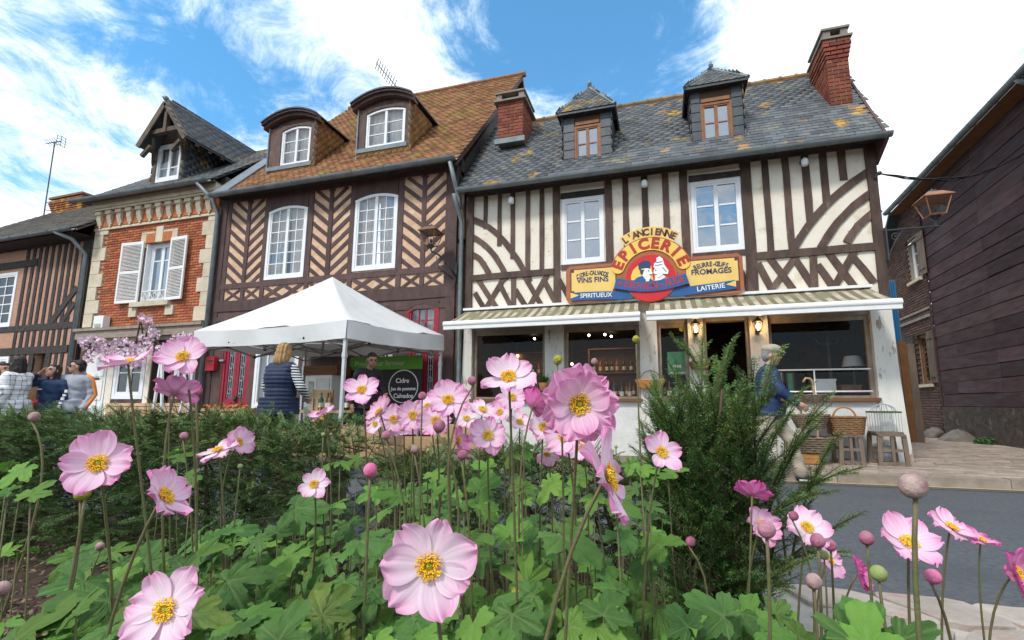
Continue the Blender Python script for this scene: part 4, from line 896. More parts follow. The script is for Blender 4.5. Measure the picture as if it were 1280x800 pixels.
letters('SPIRITUEUX', lc + .06, zb0 + .112, YS - .0265, .115, 'sign_white', -.02, sx=.95, bold=.001)
arc_letters('BEURRE-\u0152UFS', rc, zb1 - .91, .75, 110, 70, YS - .0115, .115, 'sign_navy', .74, .003); letters('FROMAGES', rc, zb1 - .29, YS - .0115, .13, 'sign_navy', bold=.003)
letters('LAITERIE', rc - .02, zb0 + .125, YS - .0265, .118, 'sign_white', .09, bold=.001)
for x in (lx0 + .3, cxs - .3, cxs + .3, rx1 - .3):
    m = MB(); m.box(x - .02, x + .02, YS + .03, EY - .03, zb0 + .2, zb0 + .24); obj('wall_fixing', m, 'iron', sg)

# ---------------------------------------------------------------- lanterns, pots and baskets on the shopfront
def wall_lamp(px, py, label):
    X, Z = P(px, py, 8.12); t = thing('wall_lantern', label, 'lantern', (X, 8.2, Z), 0, None); Tm = Matrix.Translation((X, 8.12, Z))
    m = MB(); m.box(-.025, .025, .09, .115, -.12, .1, Tm); m.tube([(0, .1, -.07), (0, .04, -.13), (0, 0, -.11)], .01, 6, Tm); obj('bracket', m, 'iron', t)
    m = MB(); m.lathe([(.03, -.1), (.045, -.085), (.05, -.075)], 6, Tm); m.lathe([(.08, .07), (.085, .08), (.045, .12), (.03, .13), (.028, .15), (.01, .16), (.008, .19)], 6, Tm)
    for k in range(6): a = 2 * math.pi * k / 6; m.tube([(.048 * math.cos(a), .048 * math.sin(a), -.08), (.076 * math.cos(a), .076 * math.sin(a), .075)], .006, 4, Tm)
    obj('lantern_frame', m, 'iron', t)
    m = MB(); m.lathe([(.012, -.06), (.03, -.03), (.033, .02), (.02, .05), (.004, .055)], 10, Tm); obj('bulb', m, 'bulb_warm', t, smooth=True)
    l = bpy.data.lights.new('lamp_light', 'POINT'); l.energy = 3.5; l.color = (1, .6, .25); l.shadow_soft_size = .04; o = bpy.data.objects.new('lamp_light', l); COL.objects.link(o); o.location = (X, 8.03, Z); o.parent = t; o.matrix_parent_inverse = inv(t)
wall_lamp(869.5, 411, 'lit black wall lantern on the white post left of the dark shop doorway')
wall_lamp(947.5, 408, 'lit black wall lantern on the white post right of the dark shop doorway')
def hung_basket(px, py, wd, h, label, mat):
    X, Z = P(px, py, 8.12); t = thing('hanging_basket', label, 'basket', (X, 8.15, Z - h / 2)); m = MB()
    n = 20; nl = 6
    prof = [(.7 + .3 * (j / nl) ** .7) for j in range(nl + 1)]
    for j in range(nl + 1):
        z = Z - h / 2 + h * j / nl; m.tube([(X + wd / 2 * prof[j] * math.cos(2 * math.pi * k / n), 8.13 + .09 * prof[j] * math.sin(2 * math.pi * k / n), z + .006 * math.sin(k * math.pi + j)) for k in range(n + 1)], h / nl * .62, 5)
    for k in range(n): a = 2 * math.pi * k / n; m.tube([(X + wd / 2 * .72 * math.cos(a), 8.13 + .065 * math.sin(a), Z - h / 2), (X + wd / 2 * 1.02 * math.cos(a), 8.13 + .092 * math.sin(a), Z + h / 2)], .008, 4)
    obj('basket_weave', m, mat, t, smooth=True)
    m = MB(); m.tube([(X - wd * .42, 8.13, Z + h / 2), (X - wd * .2, 8.17, Z + h / 2 + wd * .28), (X, 8.215, Z + h / 2 + wd * .36), (X + wd * .2, 8.17, Z + h / 2 + wd * .28), (X + wd * .42, 8.13, Z + h / 2)], .007, 5); obj('hanging_cord', m, 'wicker', t)
    return t
hung_basket(813, 480, .50, .13, 'orange-brown flat basket hung on the post left of the narrow window', 'wood_orange')
hung_basket(874.5, 457, .34, .12, 'dark brown wicker basket hung on the post below the left lit wall lantern', 'wicker')
X, Z = P(680, 482, 8.12); t = thing('hanging_plant', 'spiky plant in a clay pot hung between the first two shop windows', 'plant', (X, 8.1, Z - .1)); Tm = Matrix.Translation((X, 8.1, Z - .1))
m = MB(); m.lathe([(.05, 0), (.075, .03), (.09, .12), (.095, .15), (.08, .15)], 14, Tm); obj('pot', m, 'pot_clay', t, smooth=40)
m = MB()
for i in range(46):
    a = R.uniform(0, 6.28); l = R.uniform(.12, .26); e = R.uniform(.25, 1.3); p0 = Vector((X + .03 * math.cos(a), 8.1 + .03 * math.sin(a), Z + .04)); d = Vector((math.cos(a) * math.cos(e), math.sin(a) * math.cos(e), math.sin(e))); sd_ = d.cross(Vector((0, 0, 1))).normalized() * .008
    q = p0 + d * l * .55 + Vector((0, 0, .02)); r_ = p0 + d * l - Vector((0, 0, .03)); m.add([p0 - sd_, p0 + sd_, q + sd_ * 1.3, q - sd_ * 1.3, r_], [(0, 1, 2, 3), (3, 2, 4)])
obj('leaves', m, 'leaf_dark', t)
t = thing('poster', 'green printed poster inside the narrow window beside the doorway', 'poster', (PX(846, 450, EY + .12), EY + .12, 1.4)); a, b = P(834, 440, EY + .12), P(859, 468, EY + .12)
m = MB(); m.box(a[0], b[0], EY + .115, EY + .122, b[1], a[1]); obj('sheet', m, 'poster_green', t)
m = MB(); wq = b[0] - a[0]; hq = a[1] - b[1]
m.box(a[0] + wq * .06, b[0] - wq * .06, EY + .109, EY + .114, b[1] + hq * .04, b[1] + hq * .10); m.box(a[0] + wq * .3, b[0] - wq * .3, EY + .109, EY + .114, b[1] + hq * .3, b[1] + hq * .42); obj('printed_lines', m, 'label_paper', t)
X, Z = P(852, 411, EY + .05); t = thing('window_sticker', 'round yellow-green sticker at the top of the narrow window beside the doorway', 'sticker', (X, EY + .06, Z)); m = MB(); m.prism([(X + .045 * math.cos(k * .3927), EY + .058, Z + .045 * math.sin(k * .3927)) for k in range(16)], (0, .006, 0)); obj('disc', m, 'seed_yellow', t)
# the large right-hand window: rail and display
xa, xb = PX(966, 462, 8.16), PX(1088, 462, 8.16)
t = thing('window_rail', 'thin white metal guard rail fixed across the large right-hand shop window', 'rail', (xa, 8.16, 1.1)); m = MB()
for z in (PZ(1028, 462, 8.16), PZ(1028, 489.5, 8.16)): m.tube([(xa, 8.16, z), (xb, 8.16, z)], .014, 7); m.tube([(xb, 8.16, z), (xb, 8.3, z)], .012, 6); m.tube([(xa, 8.16, z), (xa, 8.3, z)], .012, 6)
obj('rail_bar', m, 'white_paint', t, smooth=True); m = MB(); m.tube([(PX(1018, 470, 8.16), 8.16, zs + .03), (PX(1018, 470, 8.16), 8.16, PZ(1028, 462, 8.16))], .012, 7); obj('upright', m, 'white_paint', t)
yi = 8.75
def disp_box(name, label, cat, l, t_, r, b, mat, dep=.12, y=yi, extra=None):
    (x0, z1), (x1, z0) = P(l, t_, y), P(r, b, y); t = thing(name, label, cat, ((x0 + x1) / 2, y, z0)); m = MB(); m.box(x0, x1, y, y + dep, z0, z1); o = obj('body', m, mat, t)
    if extra: extra(t, x0, x1, z0, z1, y)
    return t
def framed(t, x0, x1, z0, z1, y):
    m = MB(); e = .02; m.box(x0, x1, y - .02, y - .002, z0, z0 + e); m.box(x0, x1, y - .02, y - .002, z1 - e, z1); m.box(x0, x0 + e, y - .02, y - .002, z0 + e, z1 - e); m.box(x1 - e, x1, y - .02, y - .002, z0 + e, z1 - e); obj('frame', m, 'wood_dark', t)
m = MB(); m.box(posts[4][1] + .05, posts[5][0] - .05, 8.55, 9.6, zs - .08, zs - .02); dt = thing('display_table', 'low white display table inside the large right-hand shop window', 'table', (2.6, 9, .12)); obj('top', m, 'white_paint', dt)
for x in (posts[4][1] + .12, posts[5][0] - .12):
    for y in (8.62, 9.5): m = MB(); m.box(x - .03, x + .03, y - .03, y + .03, .12, zs - .08); obj('leg', m, 'white_paint', dt)
disp_box('framed_print', 'framed pale print leaning at the left side of the large right-hand shop window', 'picture', 969, 464, 981, 490, 'label_paper', .03, 8.6, framed)
disp_box('framed_print', 'framed green print beside the pale one at the left of the large shop window', 'picture', 982, 465, 994, 490, 'poster_green', .03, 8.6, framed)
disp_box('storage_box', 'white lidded box on display in the large right-hand shop window', 'box', 1020, 476, 1046, 491, 'white_paint', .3, 8.8, lambda t, x0, x1, z0, z1, y: obj('lid', MB().box(x0 - .01, x1 + .01, y - .01, y + .31, z1 + .001, z1 + .03), 'white_paint', t))
disp_box('bread_basket', 'low oblong wicker basket on display under the white lampshade in the large shop window', 'basket', 1052, 482, 1078, 491, 'wicker', .22, 8.8, lambda t, x0, x1, z0, z1, y: obj('rim', MB().tube([(x0, y, z1), (x1, y, z1), (x1, y + .22, z1), (x0, y + .22, z1), (x0, y, z1)], .015, 6), 'wicker', t))
X, Z = P(1066, 451, 8.95); t = thing('table_lamp', 'table lamp with a wide white shade on display in the large right-hand shop window', 'lamp', (X, 8.95, zs)); Tm = Matrix.Translation((X, 8.95, 0))
m = MB(); m.lathe([(.17, Z - .1), (.12, Z + .08), (.115, Z + .08), (.165, Z - .1)], 18, Tm); obj('lamp_shade', m, 'canvas_white', t, smooth=40); m = MB(); m.lathe([(.08, zs - .02), (.08, zs), (.02, zs + .03), (.018, Z - .05)], 10, Tm); obj('lamp_base', m, 'iron', t)
X, Z = P(1035, 430, 9.2); t = thing('candlestick', 'tall dark candelabrum standing in the large right-hand shop window', 'candlestick', (X, 9.2, zs)); Tm = Matrix.Translation((X, 9.2, 0)); m = MB()
m.lathe([(.1, zs - .02), (.09, zs + .02), (.03, zs + .05), (.035, zs + .3), (.025, Z - .05), (.06, Z), (.03, Z + .06), (.01, Z + .2)], 12, Tm); obj('stem', m, 'iron', t, smooth=40); m = MB(); m.tube([(-.2, 0, Z + .12), (-.15, 0, Z + .02), (0, 0, Z - .02), (.15, 0, Z + .02), (.2, 0, Z + .12)], .012, 6, Tm); obj('arm', m, 'iron', t)

# ---------------------------------------------------------------- goods on the pavement outside the shop
pz = .118
def crate_stool(X, Y, wd, dp, h, label):
    t = thing('crate_stool', label, 'stool', (X, Y, pz)); T = Matrix.Translation((X, Y, pz))
    for sx in (-1, 1):
        for sy in (-1, 1): m = MB(); T2 = T @ Matrix.Translation((sx * wd / 2, sy * dp / 2, 0)); m.prism([(-.028, -.018, 0), (.028, -.018, 0), (.028, .018, 0), (-.028, .018, 0)], (-sx * .02, 0, h), T2); obj('leg', m, 'wood_weathered', t)
    m = MB(); m.box(-wd / 2 + .0, wd / 2 - .0, -dp / 2 - .03, dp / 2 + .03, h, h + .03, T); obj('top_board', m, 'wood_weathered', t)
    for z in (.02, .2):
        for sy in (-1, 1): m = MB(); m.box(-wd / 2, wd / 2, sy * dp / 2 - .012, sy * dp / 2 + .012, z, z + .04, T); obj('stretcher', m, 'wood_weathered', t)
    m = MB(); m.box(-.02, .02, -dp / 2 - .02, -dp / 2 + .01, 0, h, T); obj('centre_slat', m, 'wood_weathered', t)
    return pz + h + .03
by = 7.95
bx = PX(1059, 560, by); hs_ = crate_stool(bx, by, PX(1073, 570, by) - PX(1046, 570, by), .3, PZ(1059, 543, by) - pz - .03, 'weathered wooden crate stool under the brown picnic basket')
def oval(t, cx_, cy_, z0, z1, w0, w1, d0, d1, mat, name='basket_weave', nl=9, n=40, sq=.5):
    m = MB()
    def pt(k, w_, d_, z):
        a = 2 * math.pi * k / n; c, s_ = math.cos(a), math.sin(a); return (cx_ + w_ * math.copysign(abs(c) ** sq, c), cy_ + d_ * math.copysign(abs(s_) ** sq, s_), z)
    for j in range(nl + 1):
        u = j / nl; z = z0 + (z1 - z0) * u; r_ = (z1 - z0) / nl * .56
        m.tube([tuple(Vector(pt(k, w0 + (w1 - w0) * u, d0 + (d1 - d0) * u, z)) + Vector((0, 0, 0.004 if (k + j) % 2 else -.004))) for k in range(n + 1)], [r_ * (1.15 if (k + j) % 2 else .8) for k in range(n + 1)], 5)
    for k in range(0, n, 2): m.tube([pt(k, w0 * 1.0, d0 * 1.0, z0), pt(k, w1 * 1.015, d1 * 1.015, z1)], .007, 4)
    m.prism([pt(k, w0, d0, z0) for k in range(n)], (0, 0, .01)); return obj(name, m, mat, t, smooth=True)
t = thing('picnic_basket', 'brown wicker basket with an arched handle standing on a crate stool outside the grocery', 'basket', (bx, by, hs_)); wq = (PX(1082, 530, by) - PX(1036, 530, by)) / 2; z0, z1 = hs_ + .012, PZ(1059, 522, by)
oval(t, bx, by, z0, z1, wq * .86, wq, .15, .19, 'wicker')
m = MB(); zz_ = PZ(1059, 509, by); m.tube([(bx + wq * .62 * math.cos(math.pi * k / 12), by, z1 + (zz_ - z1) * 1.0 * math.sin(math.pi * k / 12)) for k in range(13)], .014, 7); obj('handle', m, 'wood_orange', t, smooth=True)
m = MB(); m.tube([(bx + wq * 1.03 * math.copysign(abs(math.cos(a)) ** .5, math.cos(a)), by + .196 * math.copysign(abs(math.sin(a)) ** .5, math.sin(a)), z1 + .008) for a in [2 * math.pi * k / 40 for k in range(41)]], .016, 6); obj('rim', m, 'wicker', t, smooth=True)
cx_ = PX(1109, 560, by); cw = PX(1126, 570, by) - PX(1092, 570, by); hs2 = crate_stool(cx_, by, cw, .34, PZ(1108, 542, by) - pz - .03, 'weathered wooden crate stool at the corner post carrying the bird cage')
t = thing('zinc_bucket', 'dented zinc bucket standing inside the corner crate stool', 'bucket', (cx_ - .03, by, pz)); m = MB(); m.lathe([(.085, .0), (.115, .2), (.12, .205), (.11, .205), (.08, .01)], 18, Matrix.Translation((cx_ - .03, by + .02, pz + .062))); obj('pail', m, 'iron_light', t, smooth=40); m = MB(); m.lathe([(.118, .13), (.122, .135), (.118, .14)], 18, Matrix.Translation((cx_ - .03, by + .02, pz + .062))); obj('hoop', m, 'zinc', t)
t = thing('bird_cage', 'small wire bird cage with a domed top on the corner crate stool', 'cage', (cx_, by, hs2)); xl, xr = PX(1089, 525, by), PX(1121, 525, by); zc0, zc1, ztp = hs2, PZ(1105, 515, by), PZ(1105, 505, by); mx_ = (xl + xr) / 2; rx = (xr - xl) / 2
m = MB(); m.box(xl - .01, xr + .01, by - .15, by + .15, zc0, zc0 + .03); obj('tray', m, 'wood_weathered', t); m = MB(); m.box(xl - .012, xr + .012, by - .15, by - .13, zc1 - .012, zc1 + .012); m.box(xl - .012, xr + .012, by + .13, by + .15, zc1 - .012, zc1 + .012); m.box(xl - .012, xl + .008, by - .13, by + .13, zc1 - .012, zc1 + .012); m.box(xr - .008, xr + .012, by - .13, by + .13, zc1 - .012, zc1 + .012); obj('top_rail', m, 'leaf_dark', t)
for k in range(11):
    x = xl + (xr - xl) * k / 10
    for yy in (by - .14, by + .14): m = MB(); m.tube([(x, yy, zc0 + .03), (x, yy, zc1)], .0042, 4); obj('wire', m, 'iron_light', t)
m = MB()
for k in range(7): a = math.pi * k / 7; m.tube([(mx_ + rx * math.cos(a) * math.cos(b), by + .14 * math.sin(a) * math.cos(b), zc1 + (ztp - zc1) * abs(math.sin(b))) for b in [math.pi * j / 12 for j in range(13)]], .0042, 4)
m.tube([(mx_, by, ztp), (mx_, by, ztp + .05)], .01, 6); obj('dome', m, 'iron_light', t)
# three-tier basket rack
yb_ = 7.75; xr_ = PX(1013, 540, yb_); t = thing('basket_rack', 'wooden rack of three grey wicker baskets one above another outside the grocery', 'rack', (xr_, yb_, pz))
for px, tp in ((1018, 478), (1006, 500)): m = MB(); x = PX(px, 540, yb_); yy = yb_ - .12 if px > 1010 else yb_ + .14; m.tube([(x, yy, pz), (x + .01, yy, (pz + PZ(px, tp, yb_)) / 2), (x, yy, PZ(px, tp, yb_))] + ([(x - .03, yy, PZ(px, tp, yb_) + .05), (x - .09, yy, PZ(px, tp, yb_) + .06), (x - .13, yy, PZ(px, tp, yb_))] if px > 1010 else []), .017, 7); obj('pole', m, 'wood_pale', t, smooth=True)
for (py0, py1, hw) in ((503, 494, 17), (534, 519, 19), (564, 547, 25)):
    x = PX(1013, py0, yb_); zz0, zz1 = PZ(1013, py0, yb_), PZ(1013, py1, yb_); hw_ = hw * pw * .95; oval(t, x, yb_, zz0, zz1, hw_ * .7, hw_, .15, .2, 'wicker_grey', 'basket', 6, 32, .8)
yq = 7.62; xl, xr = PX(993, 575, yq), PX(1025, 575, yq); t = thing('wooden_box', 'small orange-brown wooden box at the foot of the basket rack', 'box', ((xl + xr) / 2, yq, pz)); zt2 = PZ(1009, 567, yq)
m = MB(); m.box(xl, xr, yq + .02, yq + .2, pz, pz + .02); obj('base', m, 'wood_orange', t)
for k in range(2): m = MB(); h2 = (zt2 - pz - .02) / 2; m.box(xl, xr, yq, yq + .018, pz + .02 + k * h2, pz + .015 + (k + 1) * h2); obj('front_board', m, 'wood_orange', t); m = MB(); m.box(xl, xr, yq + .2, yq + .218, pz + .02 + k * h2, pz + .015 + (k + 1) * h2); obj('back_board', m, 'wood_orange', t)
for x in (xl, xr - .018): m = MB(); m.box(x, x + .018, yq + .02, yq + .199, pz + .021, zt2); obj('end_board', m, 'wood_orange', t)

# ---------------------------------------------------------------- street lantern, cable and the lane on the right
def street_lantern(t, c, s, mat='copper'):
    T = Matrix.Translation(c) @ Matrix.Scale(s, 4); m = MB(); bt, tp = .20, .33; hb, ht = -.42, .0
    cs = [(-1, -1), (1, -1), (1, 1), (-1, 1)]
    for (a, b) in cs: m.tube([(a * bt * .8, b * bt * .8, hb), (a * tp * .8, b * tp * .8, ht)], .016, 4, T)
    for h, r_ in ((hb, bt * .8), (ht, tp * .8)):
        for i in range(4): a, b = cs[i], cs[(i + 1) % 4]; m.tube([(a[0] * r_, a[1] * r_, h), (b[0] * r_, b[1] * r_, h)], .018, 4, T)
    obj('cage', m, mat, t)
    m = MB(); m.add([(a * .31, b * .31, .01) for a, b in cs] + [(a * .15, b * .15, .17) for a, b in cs] + [(a * .31, b * .31, .03) for a, b in cs], [(0, 1, 2, 3), (4, 5, 6, 7), (8, 9, 5, 4), (9, 10, 6, 5), (10, 11, 7, 6), (11, 8, 4, 7), (0, 1, 9, 8), (1, 2, 10, 9), (2, 3, 11, 10), (3, 0, 8, 11)], T); obj('roof', m, mat, t)
    m = MB(); m.lathe([(.11, .17), (.13, .19), (.10, .23), (.03, .26), (.01, .30)], 10, T); m.lathe([(.05, -.52), (.08, -.47), (.13, -.43), (.05, -.41), (.03, -.3), (.045, -.28), (.045, -.24), (.01, -.2)], 8, T); obj('finial', m, 'iron', t, smooth=40)
    for i in range(4):
        a, b = cs[i], cs[(i + 1) % 4]; m = MB(); m.add([(a[0] * bt * .79, a[1] * bt * .79, hb), (b[0] * bt * .79, b[1] * bt * .79, hb), (b[0] * tp * .79, b[1] * tp * .79, ht), (a[0] * tp * .79, a[1] * tp * .79, ht)], [(0, 1, 2, 3)], T); obj('pane', m, 'pane_clear', t)
yl = 8.2; X, Z = P(1166, 250, yl); sc_ = (PX(1186, 245, yl) - PX(1146, 245, yl)) / .66
t = thing('street_lantern', 'copper-topped street lantern on an iron arm over the lane beside the dark barn', 'lantern', (EX1, yl, PZ(1100, 285, yl)))
street_lantern(t, (X, yl, Z), sc_); za = PZ(1140, 285.5, yl); m = MB(); m.tube([(EX1 - .02, yl, za), (X + .05, yl, za)], .016, 7); m.tube([(X, yl, za), (X, yl, Z - .5 * sc_)], .016, 7); obj('arm', m, 'iron', t)
m = MB(); m.tube([(EX1 + .02 + .26 * u, yl, za - .42 * (1 - u) ** 1.6 - .015) for u in [i / 10 for i in range(11)]], .01, 5); sp = [(EX1 + .14 + .075 * (1 - k / 22) * math.cos(k * .5), yl, za - .12 + .075 * (1 - k / 22) * math.sin(k * .5)) for k in range(20)]; m.tube(sp, .008, 5); m.box(EX1 - .0, EX1 + .02, yl - .03, yl + .1, za - .5, za + .05); obj('scroll', m, 'iron', t)
t = thing('overhead_cable', 'bundle of black cables slung across the lane from the grocery corner to the barn', 'cable', (EX1, 8.2, PZ(1095, 217, 8.2)))
a = Vector((EX1, 8.2, PZ(1095, 217, 8.2))); b = AT(1290, 186, 8.6)
for k in range(3): m = MB(); m.tube([tuple(a.lerp(b, i / 20) + Vector((0, .02 * math.sin(i * .9 + k * 2), -.34 * math.sin(math.pi * i / 20) * (1 - .04 * k) + .015 * math.sin(i * 1.3 + k * 2.1)))) for i in range(21)], .011, 5); obj('strand', m, 'black_plastic', t, smooth=True)
m = MB(); m.tube([(EX1 - .04, 8.24, a.z - .06), tuple(a + Vector((0, 0, .0)))], .022, 6); m.ball(tuple(a + Vector((.02, 0, 0))), .035, 8, 6); obj('anchor', m, 'iron', t)
# the barn: boards, brick end, eave
bd = Vector((.08, 1.0, 0)).normalized(); p0 = Vector((6.9, 11.5, .0)); bn = Vector((bd.y, -bd.x, 0))      # bn points into the barn
BT = Matrix(((bd.x, bn.x, 0, p0.x), (bd.y, bn.y, 0, p0.y), (0, 0, 1, 0), (0, 0, 0, 1)))                       # x along the wall away from us, y into the barn, z up
barn = thing('barn', 'dark barn clad in wide black-brown boards with a slate eave, right side of the lane', 'barn', (6.9, 11.5, .1))
def bmirror(mb): return mb
U0, U1, U2 = -5.4, 3.12, 5.95
m = MB(); m.box(U0, U1, .06, .3, .1, 7.05, BT); obj('wall', m, 'timber_black', barn)
z = .93; bi = 0
while z < 7.0:
    h = .31; u = U0 + R.uniform(-1.2, 0); joints = [U0, -2.45 + R.uniform(-.08, .08), .45 + R.uniform(-.03, .03) if bi % 4 else None, 2.0 + R.uniform(-.5, .5) if bi % 3 == 1 else None, U1]; joints = [j for j in joints if j is not None]
    for a, b in zip(joints, joints[1:]):
        m = MB(); ti = R.uniform(0, .02); zt_ = min(z + h, 7.05); nseg = max(2, int((b - a) / .6)); s1 = R.uniform(-.02, .02); s2_ = R.uniform(-.02, .02); v = []
        for i in range(nseg + 1):
            q = a + .006 + (b - a - .012) * i / nseg; wv = R.uniform(-.004, .004)
            v += [(q, .012 + wv - ti * .4, z + .010 + R.uniform(-.004, .006) + s1 * i / nseg), (q, .018 + wv - ti * .4, zt_ - .002), (q, .06, zt_ - .002), (q, .06, z)]
        f = []
        for i in range(nseg):
            for k in range(4): f.append((i * 4 + k, i * 4 + (k + 1) % 4, (i + 1) * 4 + (k + 1) % 4, (i + 1) * 4 + k))
        f += [(0, 1, 2, 3), (nseg * 4 + 3, nseg * 4 + 2, nseg * 4 + 1, nseg * 4)]; m.add(v, f, BT); obj('board', m, 'barn_board', barn)
    z += h; bi += 1
m = MB(); m.box(U0, U1 - .01, -.03, .28, .0, .93, BT); obj('rubble_base', m, 'rubble', barn)
for q in (U1,): m = MB(); m.box(q - .03, q + .03, -.02, .0, .95, 6.9, BT); obj('cover_strip', m, 'barn_board', barn)
# eave
m = MB(); m.prism([(U0 - .2, -.32, 6.84), (U0 - .2, 2.6, 9.4), (U0 - .2, 2.6, 9.5), (U0 - .2, -.32, 6.94)], (5.95 - U0 + 0.2 - 1.7, 0, 0), BT); obj('roof', m, 'slate_clean', barn)
m = MB(); m.box(U0 - .2, 4.25, -.30, .1, 6.76, 6.81, BT); obj('soffit_board', m, 'rafter_wood', barn)
gutter(barn, [tuple(BT @ Vector((4.3, -.38, 6.86))), tuple(BT @ Vector((U0, -.38, 6.86)))], .08, 'zinc')
m = MB(); m.tube([tuple(BT @ Vector(q)) for q in ((-2.05, -.38, 6.8), (-2.1, -.32, 6.7), (-2.2, -.1, 6.55), (-2.25, -.06, 6.2), (-2.25, -.06, .2))], .05, 9); obj('drainpipe', m, 'zinc', barn, smooth=True)
m = MB(); m.prism([(4.22, -.3, 6.85), (4.32, -.3, 6.85), (6.02, -.25, 5.6), (5.9, -.25, 5.55)], (0, .4, 0), BT); obj('end_rake', m, 'slate_clean', barn)
# brick part
bw = thing('brick_outbuilding', 'narrow dark brick building with shuttered windows at the far end of the barn', 'house', tuple(BT @ Vector((4.5, 0, .1))))
WB1 = (3.42, 4.1, 4.55, 5.85); WB2 = (3.5, 4.3, 1.55, 3.0)
m = MB(); wall_holes(m, U1, U2, .1, 5.7, [WB2, (WB1[0], WB1[1], WB1[2], 5.7)], .02, .25, BT); m.prism([(U1, .02, 5.7), (WB1[0], .02, 5.7), (WB1[0], .02, 7.0), (U1, .02, 7.0)], (0, .1, 0), BT); m.prism([(WB1[0], .02, 5.85), (5.85, .02, 5.7), (4.25, .02, 7.0), (WB1[0], .02, 7.0)], (0, .1, 0), BT); obj('wall', m, 'mortar_grey', bw)
mts = []; z = .1; r = 0
while z < 6.95:
    u = U1 + (.0 if r % 2 else .11)
    while u < U2:
        lim = 5.95 if z < 5.65 else 5.9 - (z - 5.65) * 1.25
        uu = u + .11
        if uu < lim and not any(W_[0] - .02 < uu < W_[1] + .02 and W_[2] < z + .03 < W_[3] for W_ in (WB1, WB2)): mts.append(BT @ mtx((uu, .02, z + .035), (0, 0, R.uniform(-.02, .02)), (.208, .05 + R.uniform(0, .012), .062)))
        u += .22
    z += .075; r += 1
o = link('bricks', joined('bricks', UBC, mts, 'brick_dark'), bw); o['kind'] = 'stuff'
m = MB(); m.box(U1 + .05, U2, -.05, .0, 3.38, 3.46, BT); m.box(U1 + .05, U2, -.03, .0, 3.6, 3.66, BT); obj('brick_course', m, 'mortar_grey', bw)
for W_, fr in ((WB1, 'white_paint'), (WB2, 'rafter_wood')):
    window(bw, W_[0], W_[1], W_[2], W_[3] - .02, .10, 1, 3, fr, 'pane_dark', .06, .02, T=BT)
    m = MB(); m.box(W_[0] - .08, W_[1] + .08, -.09, .05, W_[2] - .08, W_[2], BT); obj('sill', m, 'limestone', bw)
def shutter(par, T, x0, x1, z0, z1, mat, boards=3):
    for k in range(boards): a = x0 + (x1 - x0) * k / boards; b = x0 + (x1 - x0) * (k + 1) / boards; m = MB(); m.box(a + .003, b - .003, -.045, -.02, z0, z1, T); obj('shutter_board', m, mat, par)
    for z in (z0 + .15, z1 - .22): m = MB(); m.box(x0 + .01, x1 - .01, -.065, -.046, z, z + .07, T); obj('shutter_batten', m, mat, par)
shutter(bw, BT, WB1[0] - .42, WB1[0] - .02, WB1[2] + .02, WB1[3] - .05, 'wood_weathered')
shutter(bw, BT, WB2[1] + .02, WB2[1] + .42, WB2[2] + .02, WB2[3], 'timber_black'); shutter(bw, BT, WB2[0] - .36, WB2[0] - .02, WB2[2] + .02, WB2[3], 'timber_grey')
# stones at the foot of the wall and a clump of weeds
def rock(name, c, s, label, seed):
    rr = random.Random(seed); bm = bmesh.new(); bmesh.ops.create_icosphere(bm, subdivisions=3, radius=1)
    k = [Vector((rr.uniform(-1, 1), rr.uniform(-1, 1), rr.uniform(-1, 1))).normalized() for _ in range(9)]; dd = [rr.uniform(.62, .92) for _ in k]
    for v in bm.verts:
        for n_, d_ in zip(k, dd):
            e = v.co.dot(n_) - d_
            if e > 0: v.co -= n_ * e * .9
        v.co += Vector((rr.uniform(-.02, .02), rr.uniform(-.02, .02), rr.uniform(-.02, .02)))
    me = bpy.data.meshes.new(name); bm.to_mesh(me); bm.free(); me.materials.append(MATS['rock']); o = link(name, me, None, c, (0, 0, rr.uniform(0, 6)), s); return tag(o, label, 'rock', 'stones along the foot of the barn wall')
for i, (px, py, s_, lab) in enumerate(((1139, 537, (.22, .2, .16), 'small grey stone at the foot of the brick building by the plank gate'), (1168, 541, (.34, .25, .26), 'grey stone at the foot of the barn, under the lower shuttered window'), (1200, 546, (.42, .3, .28), 'pointed grey stone at the foot of the barn in the middle of the row'), (1240, 546, (.40, .3, .30), 'pale-tipped grey stone at the foot of the barn beside the green weeds'))):
    g = GR(px, py + 6, .11); rock('rock', (g.x, g.y, .13), s_, lab, i + 3)
g = GR(1257, 556, .11); ml = []
for i in range(1500):
    a = R.uniform(0, 6.28); q = R.uniform(0, 1) ** .6; ml.append(mtx((g.x + .55 * q * math.cos(a), g.y + .35 * q * math.sin(a), .1 + R.uniform(.02, .26) * (1 - .6 * q)), (R.uniform(-.9, .9), R.uniform(-.9, .9), R.uniform(0, 6)), (.05, .035, .002)))
o = link('weeds', joined('weeds', UB, ml, 'ground_cover')); o['kind'] = 'stuff'
t = thing('plank_gate', 'tall weathered plank gate in the gap between the grocery and the brick building', 'gate', (PX(1133, 500, 12.6), 12.6, .1)); xg = PX(1118, 470, 12.6)
for k in range(3): m = MB(); m.box(xg + k * .16, xg + k * .16 + .15, 12.6 + R.uniform(0, .02), 12.65, .1, 2.45 + R.uniform(-.05, .05)); obj('plank', m, 'rafter_wood' if k == 1 else 'wood_weathered', t)
for z in (.6, 1.9): m = MB(); m.box(xg, xg + .47, 12.652, 12.7, z, z + .1); obj('rail', m, 'wood_weathered', t)
t = thing('blue_panel', 'bright blue panel in the gap right of the grocery corner, above the plank gate', 'panel', (PX(1118, 420, 12.9), 12.9, 2.4)); a, b = P(1108, 352, 12.9), P(1127.5, 428, 12.9)
for k in range(4): m = MB(); m.box(a[0] + (b[0] - a[0]) * k / 4 + .005, a[0] + (b[0] - a[0]) * (k + 1) / 4 - .005, 12.9, 12.93, b[1], a[1]); obj('sheet_panel', m, 'blue_panel', t)
